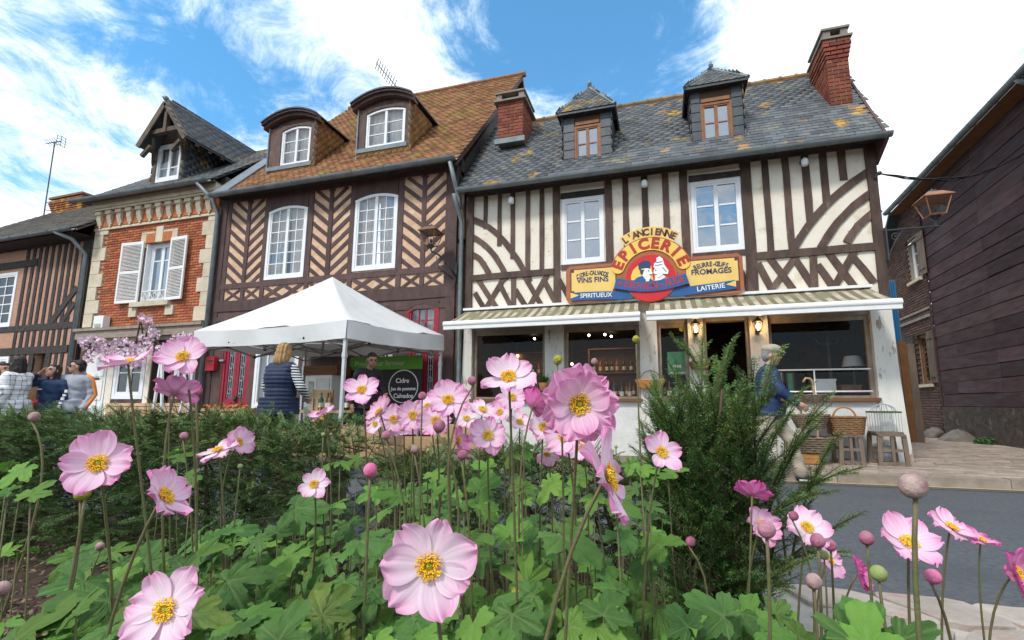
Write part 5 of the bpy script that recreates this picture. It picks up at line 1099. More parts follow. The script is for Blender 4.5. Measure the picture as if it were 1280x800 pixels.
m = MB(); m.box(a[0] - .02, b[0] + .02, 12.94, 12.98, b[1] - .2, a[1] + .05); m.box(a[0], a[0] + .1, 12.98, 13.05, .1, a[1]); obj('backing', m, 'wood_weathered', t)
# ---------------------------------------------------------------- the dark house with herringbone timbering
BX0, BX1 = PX(275, 300), -4.02
br = thing('timber_frame_house', 'dark plum half-timbered house with herringbone panels, clay tile roof and two arched dormers', 'house', (-7.2, FY, .1))
BW1 = (PX(335, 300), PX(383, 300), 3.86, 5.52); BW2 = (PX(443.5, 290), PX(496.5, 290), 3.88, 5.52)
RT = (PX(508, 400), PX(549, 400), 2.36, 2.92); LD = (PX(279, 450), PX(313, 450), .1, 2.5); RD = (PX(509, 470), PX(549, 470), .1, 2.28); CW = (PX(463, 400), PX(493, 400), 1.2, 2.86); WS = (PX(320, 450), PX(374, 450), .9, 2.35)
m = MB(); wall_holes(m, BX0, BX1, 3.2, 6.14, [(a, b, c, d + .12) for a, b, c, d in (BW1, BW2)], FY, .2); obj('infill_wall', m, 'ochre_infill', br)
m = MB(); wall_holes(m, BX0, BX1, .1, 3.2, [LD, RD, (RT[0], RT[1], RT[2], RT[3] + .16), (CW[0], CW[1], CW[2], CW[3] + .14), WS], FY - .01, .16); obj('ground_floor_wall', m, 'timber_plum', br)
m = MB(); m.box(BX0, BX0 + .15, FY + .02, 14, .1, 6.0); m.box(BX1 - .15, BX1, FY + .02, 14, .1, 6.0); m.box(BX0 + .15, BX1 - .15, 13.8, 14, .1, 6.0); obj('side_wall', m, 'timber_black', br)
TP = lambda pts, wd, **k: timber(br, pts, wd, mat='timber_plum', **k)
bays = [(PX(287, 300), PX(309.5, 300), PX(331, 300)), (PX(389.5, 300), PX(412, 300), PX(437.5, 300)), (PX(502.5, 300), PX(529, 300), PX(557, 300))]
z0c, z1c = 3.82, 5.90
for a, c, b in bays:
    for x0, x1, s_ in ((a, c, -1), (c, b, 1)):
        k = -1.0
        while k < 2.5:
            xa, xb = x0 + .0, x1 - .0; sl = .80; za = z0c + k + (0 if s_ > 0 else sl * (xb - xa)); zb = z0c + k + (sl * (xb - xa) if s_ > 0 else 0)
            if max(za, zb) > z0c + .02 and min(za, zb) < z1c:
                pa, pb = Vector((xa, za)), Vector((xb, zb))
                for lim, sg_ in ((z0c, 1), (z1c, -1)):
                    for p, q in ((pa, pb), (pb, pa)):
                        if (p.y - lim) * sg_ < 0:
                            u = (lim - p.y) / (q.y - p.y); p.x, p.y = p.x + (q.x - p.x) * u, lim
                if (pa - pb).length > .08: TP([tuple(pa), tuple(pb)], .088, proud=.022, jit=.008)
            k += .275
    for x, wd in ((a - .05, .115), (c, .105), (b + .05, .115)): TP([(x, 3.3), (x, 6.0)], wd, proud=.042)
for W_ in (BW1, BW2): 
    for x in (W_[0] - .07, W_[1] + .07): TP([(x, 3.8), (x, 6.0)], .13, proud=.038)
TP([(BX0, 6.02), (BX1, 6.02)], .22, proud=.06); TP([(BX0, 3.78), (BX1, 3.78)], .13, proud=.05); TP([(BX0, 3.30), (BX1, 3.30)], .26, proud=.06); TP([(BX0, 2.99), (BX1, 3.0)], .1, proud=.05)
TP([(BX0 + .08, .1), (BX0 + .08, 6.0)], .2, proud=.055); TP([(BX1 - .09, .1), (BX1 - .09, 6.0)], .2, proud=.055)
for a, c, b in bays:
    for x0, x1 in ((a, c), (c, b)): TP([(x0 + .02, 3.42), (x1 - .02, 3.72)], .06, proud=.025); TP([(x0 + .02, 3.72), (x1 - .02, 3.42)], .06, proud=.034)
for W_ in (BW1, BW2):
    w3 = (W_[1] - W_[0]) / 2
    for k in range(2): x0, x1 = W_[0] + k * w3, W_[0] + (k + 1) * w3; TP([(x0, 3.42), (x1, 3.72)], .08, proud=.025); TP([(x0, 3.72), (x1, 3.42)], .08, proud=.034)
def arch_lintel(par, W_, mat, y, rise, top, T=None, over=.0):
    m = MB(); x0, x1 = W_[0] - over, W_[1] + over; n = 10; h = (x1 - x0) / 2; c = (x0 + x1) / 2
    pts = [(x0 + 2 * h * i / n, y, W_[3] + .004 + rise * (1 - ((2 * i / n) - 1) ** 2)) for i in range(n + 1)]; v = []
    for p in pts: v += [p, (p[0], y, top), (p[0], y + .16, p[2]), (p[0], y + .16, top)]
    f = []
    for i in range(n): a, b = i * 4, i * 4 + 4; f += [(a, b, b + 1, a + 1), (a, a + 2, b + 2, b)]
    m.add(v, f, T); return obj('arched_lintel', m, mat, par)
for W_ in (BW1, BW2): arch_lintel(br, (W_[0], W_[1], 0, W_[3]), 'timber_plum', FY - .034, .10, W_[3] + .44); window(br, W_[0], W_[1], W_[2], W_[3], FY - .03, 2, 6, 'window_white', 'pane_curtain', .06, .02, arch=.10, curtain='curtain_white', curt_frac=.15)
arch_lintel(br, (RT[0], RT[1], 0, RT[3]), 'timber_plum', FY - .03, .13, RT[3] + .2); window(br, RT[0], RT[1], RT[2], RT[3], FY - .02, 3, 2, 'red_paint', 'pane_curtain', .07, .022, arch=.13, curtain='curtain_white', leaves=1)
arch_lintel(br, (CW[0], CW[1], 0, CW[3]), 'timber_plum', FY - .03, .1, CW[3] + .2); window(br, CW[0], CW[1], CW[2], CW[3], FY - .02, 2, 4, 'window_white', 'pane_curtain', .06, .02, arch=.1, curtain='curtain_white')
window(br, WS[0], WS[1], WS[2], WS[3], FY - .02, 2, 1, 'window_white', 'pane_curtain', .07, .025, curtain='curtain_white')
def red_door(D, y, label):
    x0, x1, z0, z1 = D; m = MB(); f = .07
    m.box(x0, x0 + f, y, y + .09, z0, z1); m.box(x1 - f, x1, y, y + .09, z0, z1); m.box(x0 + f, x1 - f, y, y + .09, z1 - f, z1); dr = obj('door', m, 'red_paint', br); dr['label'] = label
    xm = (x0 + x1) / 2; zl = z0 + 1.02
    for a, b in ((x0 + f + .005, xm - .004), (xm + .004, x1 - f - .005)):
        m = MB(); m.box(a, b, y + .02, y + .06, z0 + .02, zl); m.box(a, a + .07, y + .02, y + .06, zl, z1 - f - .02); m.box(b - .07, b, y + .02, y + .06, zl, z1 - f - .02); m.box(a + .07, b - .07, y + .02, y + .06, z1 - f - .1, z1 - f - .02)
        m.box(a + .05, b - .05, y + .006, y + .02, z0 + .12, z0 + .46); m.box(a + .05, b - .05, y + .006, y + .02, z0 + .56, zl - .08); obj('leaf', m, 'red_paint', dr)
        m = MB(); m.add([(a + .07, y + .045, zl), (b - .07, y + .045, zl), (b - .07, y + .045, z1 - f - .1), (a + .07, y + .045, z1 - f - .1)], [(0, 1, 2, 3)]); obj('pane', m, 'pane_dark', dr)
        m = MB(); w_ = b - a - .14; c = (a + b) / 2; zb_, zt_ = zl + .02, z1 - f - .12
        for k in range(3): x = a + .07 + w_ * (k + .5) / 3; m.tube([(x, y + .03, zb_), (x, y + .03, zt_)], .008, 4)
        for k in range(4):
            zc = zb_ + (zt_ - zb_) * (k + .5) / 4; m.tube([(c + w_ * .30 * math.cos(q), y + .028, zc + w_ * .34 * math.sin(q)) for q in [2 * math.pi * j / 10 for j in range(11)]], .007, 4)
        obj('grille', m, 'iron_light', dr)
    m = MB(); m.ball((xm + .06, y - .03, z0 + 1.0), .03, 8, 6); m.box(xm + .03, xm + .09, y - .015, y + .02, z0 + .92, z0 + 1.08); obj('handle', m, 'iron', dr)
red_door(LD, FY - .0, None or 'left red double door with pale iron grilles'); red_door(RD, FY - .0, 'right red double door with pale iron grilles')
X, Z = P(266, 455, FY - .06); t = thing('letter_box', 'small bright red letter box on the dark wall left of the red double door', 'letter box', (X, FY - .1, Z)); m = MB(); m.prism([(X - .13, FY - .14, Z - .16), (X + .13, FY - .14, Z - .16), (X + .13, FY - .14, Z + .12), (X + .1, FY - .14, Z + .17), (X - .1, FY - .14, Z + .17), (X - .13, FY - .14, Z + .12)], (0, .1, 0)); obj('case', m, 'red_box', t); m = MB(); m.box(X - .09, X + .09, FY - .15, FY - .141, Z + .05, Z + .085); obj('slot_flap', m, 'iron', t); m = MB(); m.box(X + .16, X + .28, FY - .045, FY - .015, Z + .06, Z + .1); obj('name_plate', m, 'iron_light', t)
# roof
by0, bz0, byr, bzr = 7.95, 5.98, 12.4, 11.2
bz = lambda y: bz0 + (y - by0) * (bzr - bz0) / (byr - by0)
XB0, XB1 = PX(271, 246, 8), BX1 + .12
face = [(XB0, by0, bz0), (XB1, by0, bz0), (XB1, byr, bzr), (XB0, byr, bzr)]
slab(br, 'roof', [(p[0], p[1], p[2] - .07) for p in face], (0, 0, .05), 'tile_clay'); slab(br, 'back_roof', [(XB0, byr, bzr - .02), (XB1, byr, bzr - .02), (XB1, 15, 8.0), (XB0, 15, 8.0)], (0, 0, -.05), 'tile_clay')
TL = MB(); TL.add([(-.5, -.5, -.5), (.5, -.5, -.5), (.5, .5, -.5), (-.5, .5, -.5), (-.5, -.42, .5), (-.2, -.5, .6), (.2, -.5, .6), (.5, -.42, .5), (.5, .5, .5), (-.5, .5, .5)], [(4, 5, 6, 7, 8, 9), (0, 1, 7, 6, 5, 4), (1, 2, 8, 7), (3, 0, 4, 9)])
mts = tile_face(face, .17, .115, .016, tilt=.07)
o = link('roof_tiles', joined('roof_tiles', TL, mts, 'tile_clay'), br); o['kind'] = 'stuff'
for x in (BX1 - .06, BX0 + .02): m = MB(); m.prism([(x, FY + .03, 5.9), (x, 14, 5.9), (x, byr, bzr - .15)], (.05, 0, 0)); obj('gable', m, 'timber_black', br)
m = MB(); m.prism([(XB1 - .02, by0, bz0 - .16), (XB1 - .02, byr, bzr - .16), (XB1 - .02, byr, bzr + .03), (XB1 - .02, by0, bz0 + .03)], (.04, 0, 0)); m.prism([(XB1 - .02, byr, bzr - .16), (XB1 - .02, 15, 7.84), (XB1 - .02, 15, 8.03), (XB1 - .02, byr, bzr + .03)], (.04, 0, 0)); obj('verge_board', m, 'timber_plum', br)
x = XB0
while x < XB1 - .1: m = MB(); m.tube([(x, byr, bzr + .02), (x + .33, byr, bzr + .03 + R.uniform(-.008, .008))], .09, 7); obj('ridge_tile', m, 'tile_clay', br, smooth=40); x += .34
gutter(br, [(XB0 - .05, by0 - .08, bz0 - .02), (XB1 + .03, by0 - .08, bz0 + .0)], .08)
m = MB(); m.box(BX0, BX1, FY + .16, FY + .3, 5.9, 6.3); obj('wall_plate', m, 'timber_black', br); m = MB(); m.box(BX0, BX1, by0 + .02, FY + .1, bz0 + .03, bz0 + .07); obj('soffit', m, 'timber_black', br)
m = MB(); m.tube([(BX1 + .02, by0 - .08, bz0 - .1), (BX1 + .06, by0 + .1, bz0 - .5), (BX1 + .10, FY - .1, 5.2), (BX1 + .12, FY - .1, 5.0)], .045, 9); obj('swan_neck', m, 'zinc', br, smooth=True)
m = MB(); m.prism([(XB0 - .1, by0 + .0, bz0 + .02), (XB0 + .38, by0 + .0, bz0 + .02), (XB0 + .34, 9.3, bz(9.3) + .05), (XB0 - .1, 9.3, bz(9.3) + .05)], (0, -.02, .05)); obj('lead_valley', m, 'lead', br)
def arch_dormer(l, r, tl, W_, yf=8.55):
    x0, x1 = PX(l, 180, yf), PX(r, 170, yf); zb = bz(yf) + .02; zt = tl; xm = (x0 + x1) / 2; rise = .24; nn = 10
    f = MB(); pw_ = .13
    f.box(x0, W_[0], yf, yf + .14, zb, zt); f.box(W_[1], x1, yf, yf + .14, zb, zt); f.box(W_[0], W_[1], yf + .01, yf + .14, zb, W_[2])
    dm = obj('dormer', f, 'timber_brown', br); arch_lintel(dm, W_, 'timber_brown', yf - .004, .09, zt + .02)
    m = MB(); m.box(x0 + .02, x1 - .02, yf - .06, yf - .0, W_[2] - .1, W_[2] + .0); obj('sill', m, 'lead', dm)
    o_ = .13; arc = [(x0 - o_ + (x1 - x0 + 2 * o_) * i / nn, zt + .02 + rise * (1 - (2 * i / nn - 1) ** 2)) for i in range(nn + 1)]
    def hood(name, y0, y1, th, dz, mat):
        m = MB(); v = []
        for (x, z) in arc: v += [(x, y0, z + dz), (x, y0, z + dz + th), (x, y1, z + dz), (x, y1, z + dz + th)]
        fc = []
        for i in range(nn): a, b = i * 4, i * 4 + 4; fc += [(a, b, b + 1, a + 1), (a + 1, b + 1, b + 3, a + 3), (a, a + 2, b + 2, b), (a + 2, a + 3, b + 3, b + 2)]
        fc += [(0, 1, 3, 2), (nn * 4, nn * 4 + 2, nn * 4 + 3, nn * 4 + 1)]; m.add(v, fc); return obj(name, m, mat, dm)
    hood('cornice', yf - .10, yf + .12, .07, -.06, 'timber_brown'); hood('fascia', yf - .17, yf + .0, .05, .012, 'timber_plum'); hood('hood_roof', yf - .20, yf + 1.9, .035, .064, 'slate_clean')
    m = MB(); m.prism([(x0, yf + .05, zt + .0), *[(x, yf + .05, z - .06) for x, z in arc[1:-1]], (x1, yf + .05, zt)], (0, .06, 0)); obj('tympanum', m, 'timber_brown', dm)
    yb = yf + (zt - zb) / ((bzr - bz0) / (byr - by0)); ts = []
    m = MB()
    for xx in (x0, x1 - .03): m.prism([(xx, yf + .14, bz(yf + .14) - .05), (xx, yf + .14, zt), (xx, yb + .1, zt)], (.03, 0, 0))
    obj('cheek', m, 'tile_dormer', dm)
    ts += tile_face([(x0 - .005, yf + .02, zb - .1), (x0 - .005, yf + .02, zt), (x0 - .005, yb, zt)], .15, .09, .016) + tile_face([(x1 + .005, yf + .02, zb - .1), (x1 + .005, yf + .02, zt), (x1 + .005, yb, zt)], .15, .09, .016, flip=-1)
    ts += tile_face([(x0, yf - .01, zb - .1), (x1, yf - .01, zb - .1), (x1, yf - .01, W_[2] - .1), (x0, yf - .01, W_[2] - .1)], .16, .09, .016)
    o = link('cheek_tiles', joined('cheek_tiles', TL, ts, 'tile_dormer'), dm); o['kind'] = 'stuff'
    for xx in (x0 - .02, x1 - .0): m = MB(); m.prism([(xx, yf - .035, zb - .12), (xx + .03, yf - .035, zb - .12), (xx + .03, yf - .035, zt), (xx, yf - .035, zt)], (0, .05, 0)); obj('corner_strip', m, 'lead', dm)
    window(br, W_[0] + .004, W_[1] - .004, W_[2], W_[3], yf + .02, 1, 3, 'window_white', 'pane_curtain', .05, .02, arch=.085, curtain='curtain_white', curt_frac=.1)
yq = 8.55
arch_dormer(337, 394, PZ(365, 157, yq), (PX(351, 182, yq), PX(387.5, 182, yq), PZ(368, 206, yq), PZ(369, 162, yq)), yq)
arch_dormer(447, 511, PZ(480, 133, yq), (PX(457, 160, yq), PX(506, 160, yq), PZ(481, 183, yq), PZ(481, 139, yq)), yq)
X, Z = P(486, 85, 10.5); xb_, zb_ = P(493, 112, 10.5); t = thing('aerial', 'thin metal aerial with many short cross bars above the right arched dormer', 'antenna', (xb_, 10.5, bz(10.5))); m = MB(); m.tube([(xb_, 10.5, bz(10.5) - .1), (xb_, 10.5, zb_ + .1)], .018, 5); obj('mast', m, 'iron', t); m = MB(); a = Vector((xb_ + .05, 10.5, zb_ + .1)); b = Vector((PX(475, 84, 10.5), 10.3, PZ(475, 84, 10.5))); m.tube([a, b], .012, 5)
for k in range(9): c = a.lerp(b, (k + .5) / 9); m.tube([c + Vector((-.12, .1, -.06)), c + Vector((.12, -.1, .06))], .010, 4)
obj('boom', m, 'iron', t)
yl = 7.85; X, Z = P(539, 291, yl); s_ = (PX(553, 290, yl) - PX(527, 290, yl)) / .74
t = thing('street_lantern', 'copper street lantern on a curved iron bracket on the dark herringbone house', 'lantern', (X, FY - .05, Z)); street_lantern(t, (X, yl, Z), s_, 'copper_dull'); zl = Z - .52 * s_
m = MB(); m.tube([(X, yl, zl), (X + .02, yl, zl - .06), (X + .14, yl + .08, zl - .12), (X + .3, yl + .2, zl - .3), (X + .38, FY - .08, zl - .5)], .018, 6); m.tube([(X + .38, FY - .06, zl - .62), (X + .38, FY - .06, zl - .2)], .022, 5); m.tube([(X + .34, FY - .1, zl - .56), (X + .14, yl + .1, zl - .38), (X + .1, yl + .06, zl - .16)], .012, 5); obj('bracket', m, 'iron', t, smooth=True)
# the rotten timbers and rubble that fill the slot between the dark house and the grocery
m = MB(); m.box(BX1 + .003, EX0 + .0, 8.75, 8.9, .1, 5.6); obj('party_wall', m, 'timber_grey', br)
for x, z0, z1 in ((BX1 + .07, .1, 2.7), (BX1 + .07, 2.75, 4.3), (BX1 + .08, 4.4, 5.6)): m = MB(); m.strip([(x + R.uniform(-.02, .02), z0), (x + .01, (z0 + z1) / 2), (x, z1)], .13, FY + .02, FY + .2, None, .012); obj('old_post', m, 'timber_grey', br)
m = MB(); m.strip([(BX1 + .03, 2.4), (EX0 - .02, 1.2)], .07, FY + .1, FY + .16); obj('brace', m, 'timber_grey', br)

# ---------------------------------------------------------------- the brick house
KX0, KX1 = -14.72, -10.42
kb = thing('brick_house', 'red brick house with cream stone quoins, louvred white shutters and a tall gabled slate dormer', 'house', (-12.5, FY, .1))
KW = (PX(180, 345), PX(213.5, 335), 3.55, 5.12); zc0, zc1 = 2.80, 2.98
m = MB(); wall_holes(m, KX0, KX1, zc1, 6.4, [KW], FY, .28); obj('wall', m, 'mortar_red', kb)
m = MB(); m.box(KX0, KX0 + .2, FY + .02, 13.5, .1, 6.4); m.box(KX1 - .2, KX1, FY + .02, 13.5, .1, 6.4); m.box(KX0 + .2, KX1 - .2, 13.3, 13.5, .1, 6.4); obj('side_wall', m, 'mortar_red', kb)
qz = zc1 + .01; k = 0; quo = []
while qz < 5.62:
    h = .36
    for s_ in (0, 1):
        wd = .50 if (k + s_) % 2 else .34; a = KX0 + .0 if s_ == 0 else KX1 - wd; m = MB(); m.box(a + .004, a + wd - .004, FY - .045 - R.uniform(0, .006), FY + .02, qz + .004, qz + h - .006); obj('quoin_stone', m, 'limestone', kb); quo.append((a, a + wd, qz, qz + h))
    qz += h; k += 1
mts = []; z = zc1; r = 0
while z < 6.3:
    x = KX0 + (.11 if r % 2 else 0)
    while x < KX1:
        c, zz_ = x + .105, z + .03
        if c < KX1 and not (KW[0] - .17 < c < KW[1] + .17 and KW[2] - .1 < zz_ < KW[3] + .28) and not any(a < c < b and z0 < zz_ < z1 for a, b, z0, z1 in quo): mts.append(mtx((c, FY + .008, zz_), (0, 0, 0), (.202, .05 + R.uniform(0, .008), .052)))
        x += .216
    z += .068; r += 1
o = link('bricks', joined('bricks', UBC, mts, 'brick_red'), kb); o['kind'] = 'stuff'
m = MB(); m.box(KX0 - .02, KX1 + .0, FY - .07, FY + .02, 5.64, 5.70); obj('string_course', m, 'limestone', kb)
m = MB(); m.box(KX0 - .02, KX1 + .0, FY - .16, FY - .04, 6.16, 6.22); m.box(KX0 - .02, KX1, FY - .20, FY - .04, 6.22, 6.40); obj('cornice', m, 'limestone', kb)
m = MB(); m.box(KX0, KX1, FY - .075, FY - .041, 5.72, 6.15); obj('frieze', m, 'brick_orange', kb)
for i in range(12):
    x = PX(133 + (266 - 133) * i / 11, 262); m = MB(); m.prism([(x - .085, FY - .078, 5.80), (x + .085, FY - .078, 5.80), (x + .085, FY - .16, 5.95), (x + .085, FY - .16, 6.1), (x - .085, FY - .16, 6.1), (x - .085, FY - .16, 5.95)][:0] or [(x - .075, FY - .077, 5.76), (x - .075, FY - .10, 5.76), (x - .075, FY - .15, 5.92), (x - .075, FY - .15, 6.03), (x - .075, FY - .077, 6.03)], (.15, 0, 0)); m.box(x - .1, x + .1, FY - .18, FY - .077, 6.032, 6.12); m.box(x - .03, x + .03, FY - .1, FY - .077, 5.70, 5.755); obj('corbel', m, 'limestone', kb)
# window with its stone surround and shutters
a, b, c, d = KW
for x0, x1, z0, z1, mt, nm in ((a - .17, a - .0, d - .12, d + .24, 'limestone', 'surround_stone'), (b + .0, b + .17, d - .12, d + .24, 'limestone', 'surround_stone'), ((a + b) / 2 - .12, (a + b) / 2 + .12, d + .0, d + .42, 'limestone', 'key_stone'), (a + .0, (a + b) / 2 - .124, d + .0, d + .24, 'brick_orange', 'brick_arch'), ((a + b) / 2 + .124, b, d + .0, d + .24, 'brick_orange', 'brick_arch'), (a - .2, b + .2, c - .12, c, 'limestone', 'sill'), (a - .3, a - .04, c - .36, c - .125, 'limestone', 'apron_stone'), (b + .04, b + .3, c - .36, c - .125, 'limestone', 'apron_stone'), (a - .17, (a + b) / 2 - .14, d + .245, d + .3, 'limestone', 'drip_mould'), ((a + b) / 2 + .14, b + .17, d + .245, d + .3, 'limestone', 'drip_mould')):
    m = MB(); m.box(x0, x1, FY - (.13 if nm == 'sill' else .06), FY + .02, z0, z1); obj(nm, m, mt, kb)
window(kb, a + .04, b - .04, c, d, FY + .08, 1, 2, 'window_white', 'pane_sky_tint', .07, .03, rails=[.74], arch=.0)
for x in (a, b - .04): m = MB(); m.box(x, x + .04, FY - .02, FY + .26, c, d); obj('window_lining', m, 'window_white', kb)
m = MB(); zr_ = c + .28; m.tube([(a + .04, FY - .02, zr_), (b - .04, FY - .02, zr_)], .018, 5); m.tube([(a + .04, FY - .02, c + .06), (b - .04, FY - .02, c + .06)], .012, 5)
for k in range(5):
    x = a + .1 + (b - a - .2) * k / 4
    m.tube([(x + .07 * math.cos(q), FY - .02, c + .17 + .08 * math.sin(q)) for q in [2 * math.pi * j / 10 for j in range(11)]], .009, 4); m.tube([(x, FY - .02, c + .06), (x, FY - .02, zr_)], .008, 4)
obj('balustrade', m, 'white_paint', kb)
def louvre(x0, x1, z0, z1, ang, hinge):
    T = Matrix.Translation((hinge, FY - .07, 0)) @ Matrix.Rotation(ang, 4, 'Z'); m = MB(); w_ = x1 - x0; s_ = 1 if hinge == x0 else -1; q = lambda u: u * s_; f = .055
    def bb(u0, u1, y0, y1, z0_, z1_): m.box(min(q(u0), q(u1)), max(q(u0), q(u1)), y0, y1, z0_, z1_, T)
    bb(0, f, -.02, .015, z0, z1); bb(w_ - f, w_, -.02, .015, z0, z1)
    for z in (z0, (z0 + z1) / 2 - .04, z1 - .08): bb(f, w_ - f, -.018, .013, z, z + .08)
    sh = obj('shutter', m, 'white_paint', kb); m = MB(); z = z0 + .1
    while z < z1 - .1:
        if abs(z - (z0 + z1) / 2) > .06: m.prism([(min(q(f), q(w_ - f)), .008, z + .028), (max(q(f), q(w_ - f)), .008, z + .028), (max(q(f), q(w_ - f)), .012, z + .022), (min(q(f), q(w_ - f)), .012, z + .022)], (0, -.028, -.026), T)
        z += .037
    o = obj('louvres', m, 'white_paint', sh); o['kind'] = 'stuff'
louvre(PX(154, 345), a - .02, c - .0, d + .05, rad(3), a - .02); louvre(b + .02, PX(236.5, 335), c - .0, d + .05, rad(-4), b + .02)
# roof, gutter and the gabled dormer
ky0, kz0, kyr, kzr = 7.95, 6.42, 11.0, 9.2; kz = lambda y: kz0 + (y - ky0) * (kzr - kz0) / (kyr - ky0)
face = [(KX0 - .15, ky0, kz0), (KX1 + .0, ky0, kz0), (KX1 + .0, kyr, kzr), (KX0 - .15, kyr, kzr)]
slab(kb, 'roof', [(p[0], p[1], p[2] - .06) for p in face], (0, 0, .04), 'slate_clean'); slab(kb, 'back_roof', [(KX0 - .15, kyr, kzr - .02), (KX1, kyr, kzr - .02), (KX1, 14, 6.3), (KX0 - .15, 14, 6.3)], (0, 0, -.04), 'slate_clean')
o = link('roof_slates', joined('roof_slates', UB, tile_face(face, .2, .118, .011), 'slate_stuff'), kb); o['kind'] = 'stuff'
gutter(kb, [(KX0 - .45, ky0 - .08, kz0 - .02), (KX1 + .02, ky0 - .08, kz0 - .02)], .08)
m = MB(); m.box(KX0, KX1, FY + .05, FY + .25, 6.3, 6.68); obj('wall_plate', m, 'timber_grey', kb); m = MB(); m.box(KX0 - .3, KX1, ky0 + .02, FY - .05, kz0 - .02, kz0 + .02); obj('soffit', m, 'timber_grey', kb)
m = MB(); m.tube([(KX1 - .3, ky0 - .08, kz0 - .1), (KX1 - .02, ky0 + .12, 5.95), (KX1 + .03, FY - .1, 5.6), (KX1 + .03, FY - .1, .1)], .05, 9); obj('drainpipe', m, 'zinc', kb, smooth=True)
yf = 8.4; dx0, dx1 = PX(191, 205, yf), PX(229, 203, yf); dzt = PZ(230, 170, yf) - .1; xa, za = PX(203, 127, 8.0), PZ(203, 127, 8.0)
ze_ = (PZ(172, 183, 8.0) + PZ(232, 168, 8.0)) / 2; xm = PX(202, 176, 8.0); hwid = (PX(232, 168, 8.0) - PX(172, 183, 8.0)) / 2; za = za; zb = kz(yf)
m = MB(); m.box(dx0, dx0 + .12, yf, yf + .12, zb - .1, dzt); m.box(dx1 - .12, dx1, yf, yf + .12, zb - .1, dzt); m.prism([(dx0, yf, dzt + .0), (dx1, yf, dzt), ((dx0 + dx1) / 2, yf, za - .35)], (0, .12, 0)); m.box(dx0 + .12, dx1 - .12, yf, yf + .12, zb - .1, zb + .05); dm = obj('dormer', m, 'timber_grey', kb)
m = MB(); yb = yf + (dzt - zb) / ((kzr - kz0) / (kyr - ky0))
for xx in (dx0, dx1 - .03): m.prism([(xx, yf + .12, kz(yf + .12) - .1), (xx, yf + .12, dzt), (xx, yb + .1, dzt)], (.03, 0, 0))
obj('cheek', m, 'slate_clean', dm); ts = tile_face([(dx1 + .004, yf + .02, zb - .1), (dx1 + .004, yf + .02, dzt + .1), (dx1 + .004, yb, dzt + .1)], .2, .11, .01, flip=-1) + tile_face([(dx0 - .004, yf + .02, zb - .1), (dx0 - .004, yf + .02, dzt + .1), (dx0 - .004, yb, dzt + .1)], .2, .11, .01)
y0r, y1r = 8.0, 11.4
for s_ in (-1, 1):
    m = MB(); e = (xm + s_ * hwid, ze_); q = [(e[0], y0r, e[1]), (e[0], y1r, e[1]), (xm, y1r, za), (xm, y0r, za)]; m.prism(q, (0, 0, -.05)); obj('dormer_roof', m, 'slate_clean', dm)
    ts += tile_face([(p[0], p[1], p[2] + .004) for p in q], .2, .11, .01, flip=-s_ if False else (1 if s_ < 0 else -1) * -1)
    m = MB(); m.strip([(xm + s_ * .01, za - .06), (e[0], e[1] - .06)], .16, y0r - .03, y0r + .0); obj('barge_board', m, 'timber_grey', dm)
    m = MB(); m.strip([(xm + s_ * hwid * .62, (za + ze_ * 1.6) / 2.6 - .45), (dx0 + .03 if s_ < 0 else dx1 - .03, dzt - .5)], .09, y0r + .06, y0r + .14); m.tube([(xm + s_ * hwid * .55, y0r + .1, ze_ + .2), (dx0 if s_ < 0 else dx1, yf, dzt - .55)], .04, 5); obj('bracket', m, 'timber_grey', dm)
o = link('dormer_slates', joined('dormer_slates', UB, ts, 'slate_stuff'), dm); o['kind'] = 'stuff'
m = MB(); m.box(xm - hwid * .62, xm + hwid * .62, y0r + .05, y0r + .15, (za + ze_) / 2 - .28, (za + ze_) / 2 - .16); m.box(xm - .05, xm + .05, y0r + .02, y0r + .12, (za + ze_) / 2 - .3, za - .1); obj('collar_beam', m, 'timber_grey', dm)
m = MB()
for y in np.arange(y0r + .3, 10.2, .35): m.box(xm + hwid - .08, xm + hwid - .02, y, y + .07, ze_ - .10, ze_ - .02)
obj('rafter_ends', m, 'timber_grey', dm)['kind'] = 'stuff'
m = MB(); m.tube([(xm, y0r - .03, za + .02), (xm, y1r, za + .02)], .05, 7); m.ball((xm, y0r - .02, za + .05), .07, 8, 6); obj('dormer_ridge', m, 'lead', dm)
window(kb, dx0 + .12, dx1 - .12, zb + .06, dzt - .04, yf + .02, 1, 2, 'window_white', 'pane_curtain', .07, .03, rails=[.3], curtain='curtain_white')
# shopfront at street level
m = MB(); m.box(KX0 - .02, KX1, FY - .22, FY + .05, 2.86, 2.93); m.box(KX0, KX1, FY - .17, FY + .05, 2.66, 2.86); m.box(KX0, KX1, FY - .10, FY + .05, 2.56, 2.66); obj('shop_cornice', m, 'frame_taupe', kb)
kx = lambda px: PX(px, 480)
HW1 = (kx(142), kx(180), 1.12, 2.40); HW2 = (kx(217), kx(243), 1.12, 2.40); HD = (kx(188), kx(212), .1, 2.4); HL = (kx(104), kx(131), .1, 2.35)
m = MB(); wall_holes(m, KX0, KX1, .1, 2.56, [HW1, HW2, HD, HL], FY + .0, .2); obj('shopfront_wall', m, 'timber_brown', kb)
for W_ in (HW1, HW2): window(kb, W_[0], W_[1], W_[2], W_[3], FY - .02, 1, 2, 'window_white', 'pane_dark', .09, .03)
for (p, q) in ((133, 141), (181, 187)): m = MB(); m.box(kx(p), kx(q), FY - .02, FY + .0, .2, 2.5); obj('cream_panel', m, 'plaster_cream', kb)
m = MB(); m.box(HW1[0] - .1, HW2[1] + .05, FY - .04, FY - .0, .1, 1.0); m.box(HW1[0] - .1, HW2[1] + .05, FY - .06, FY - .04, .95, 1.02); obj('stall_board', m, 'ochre_infill', kb)
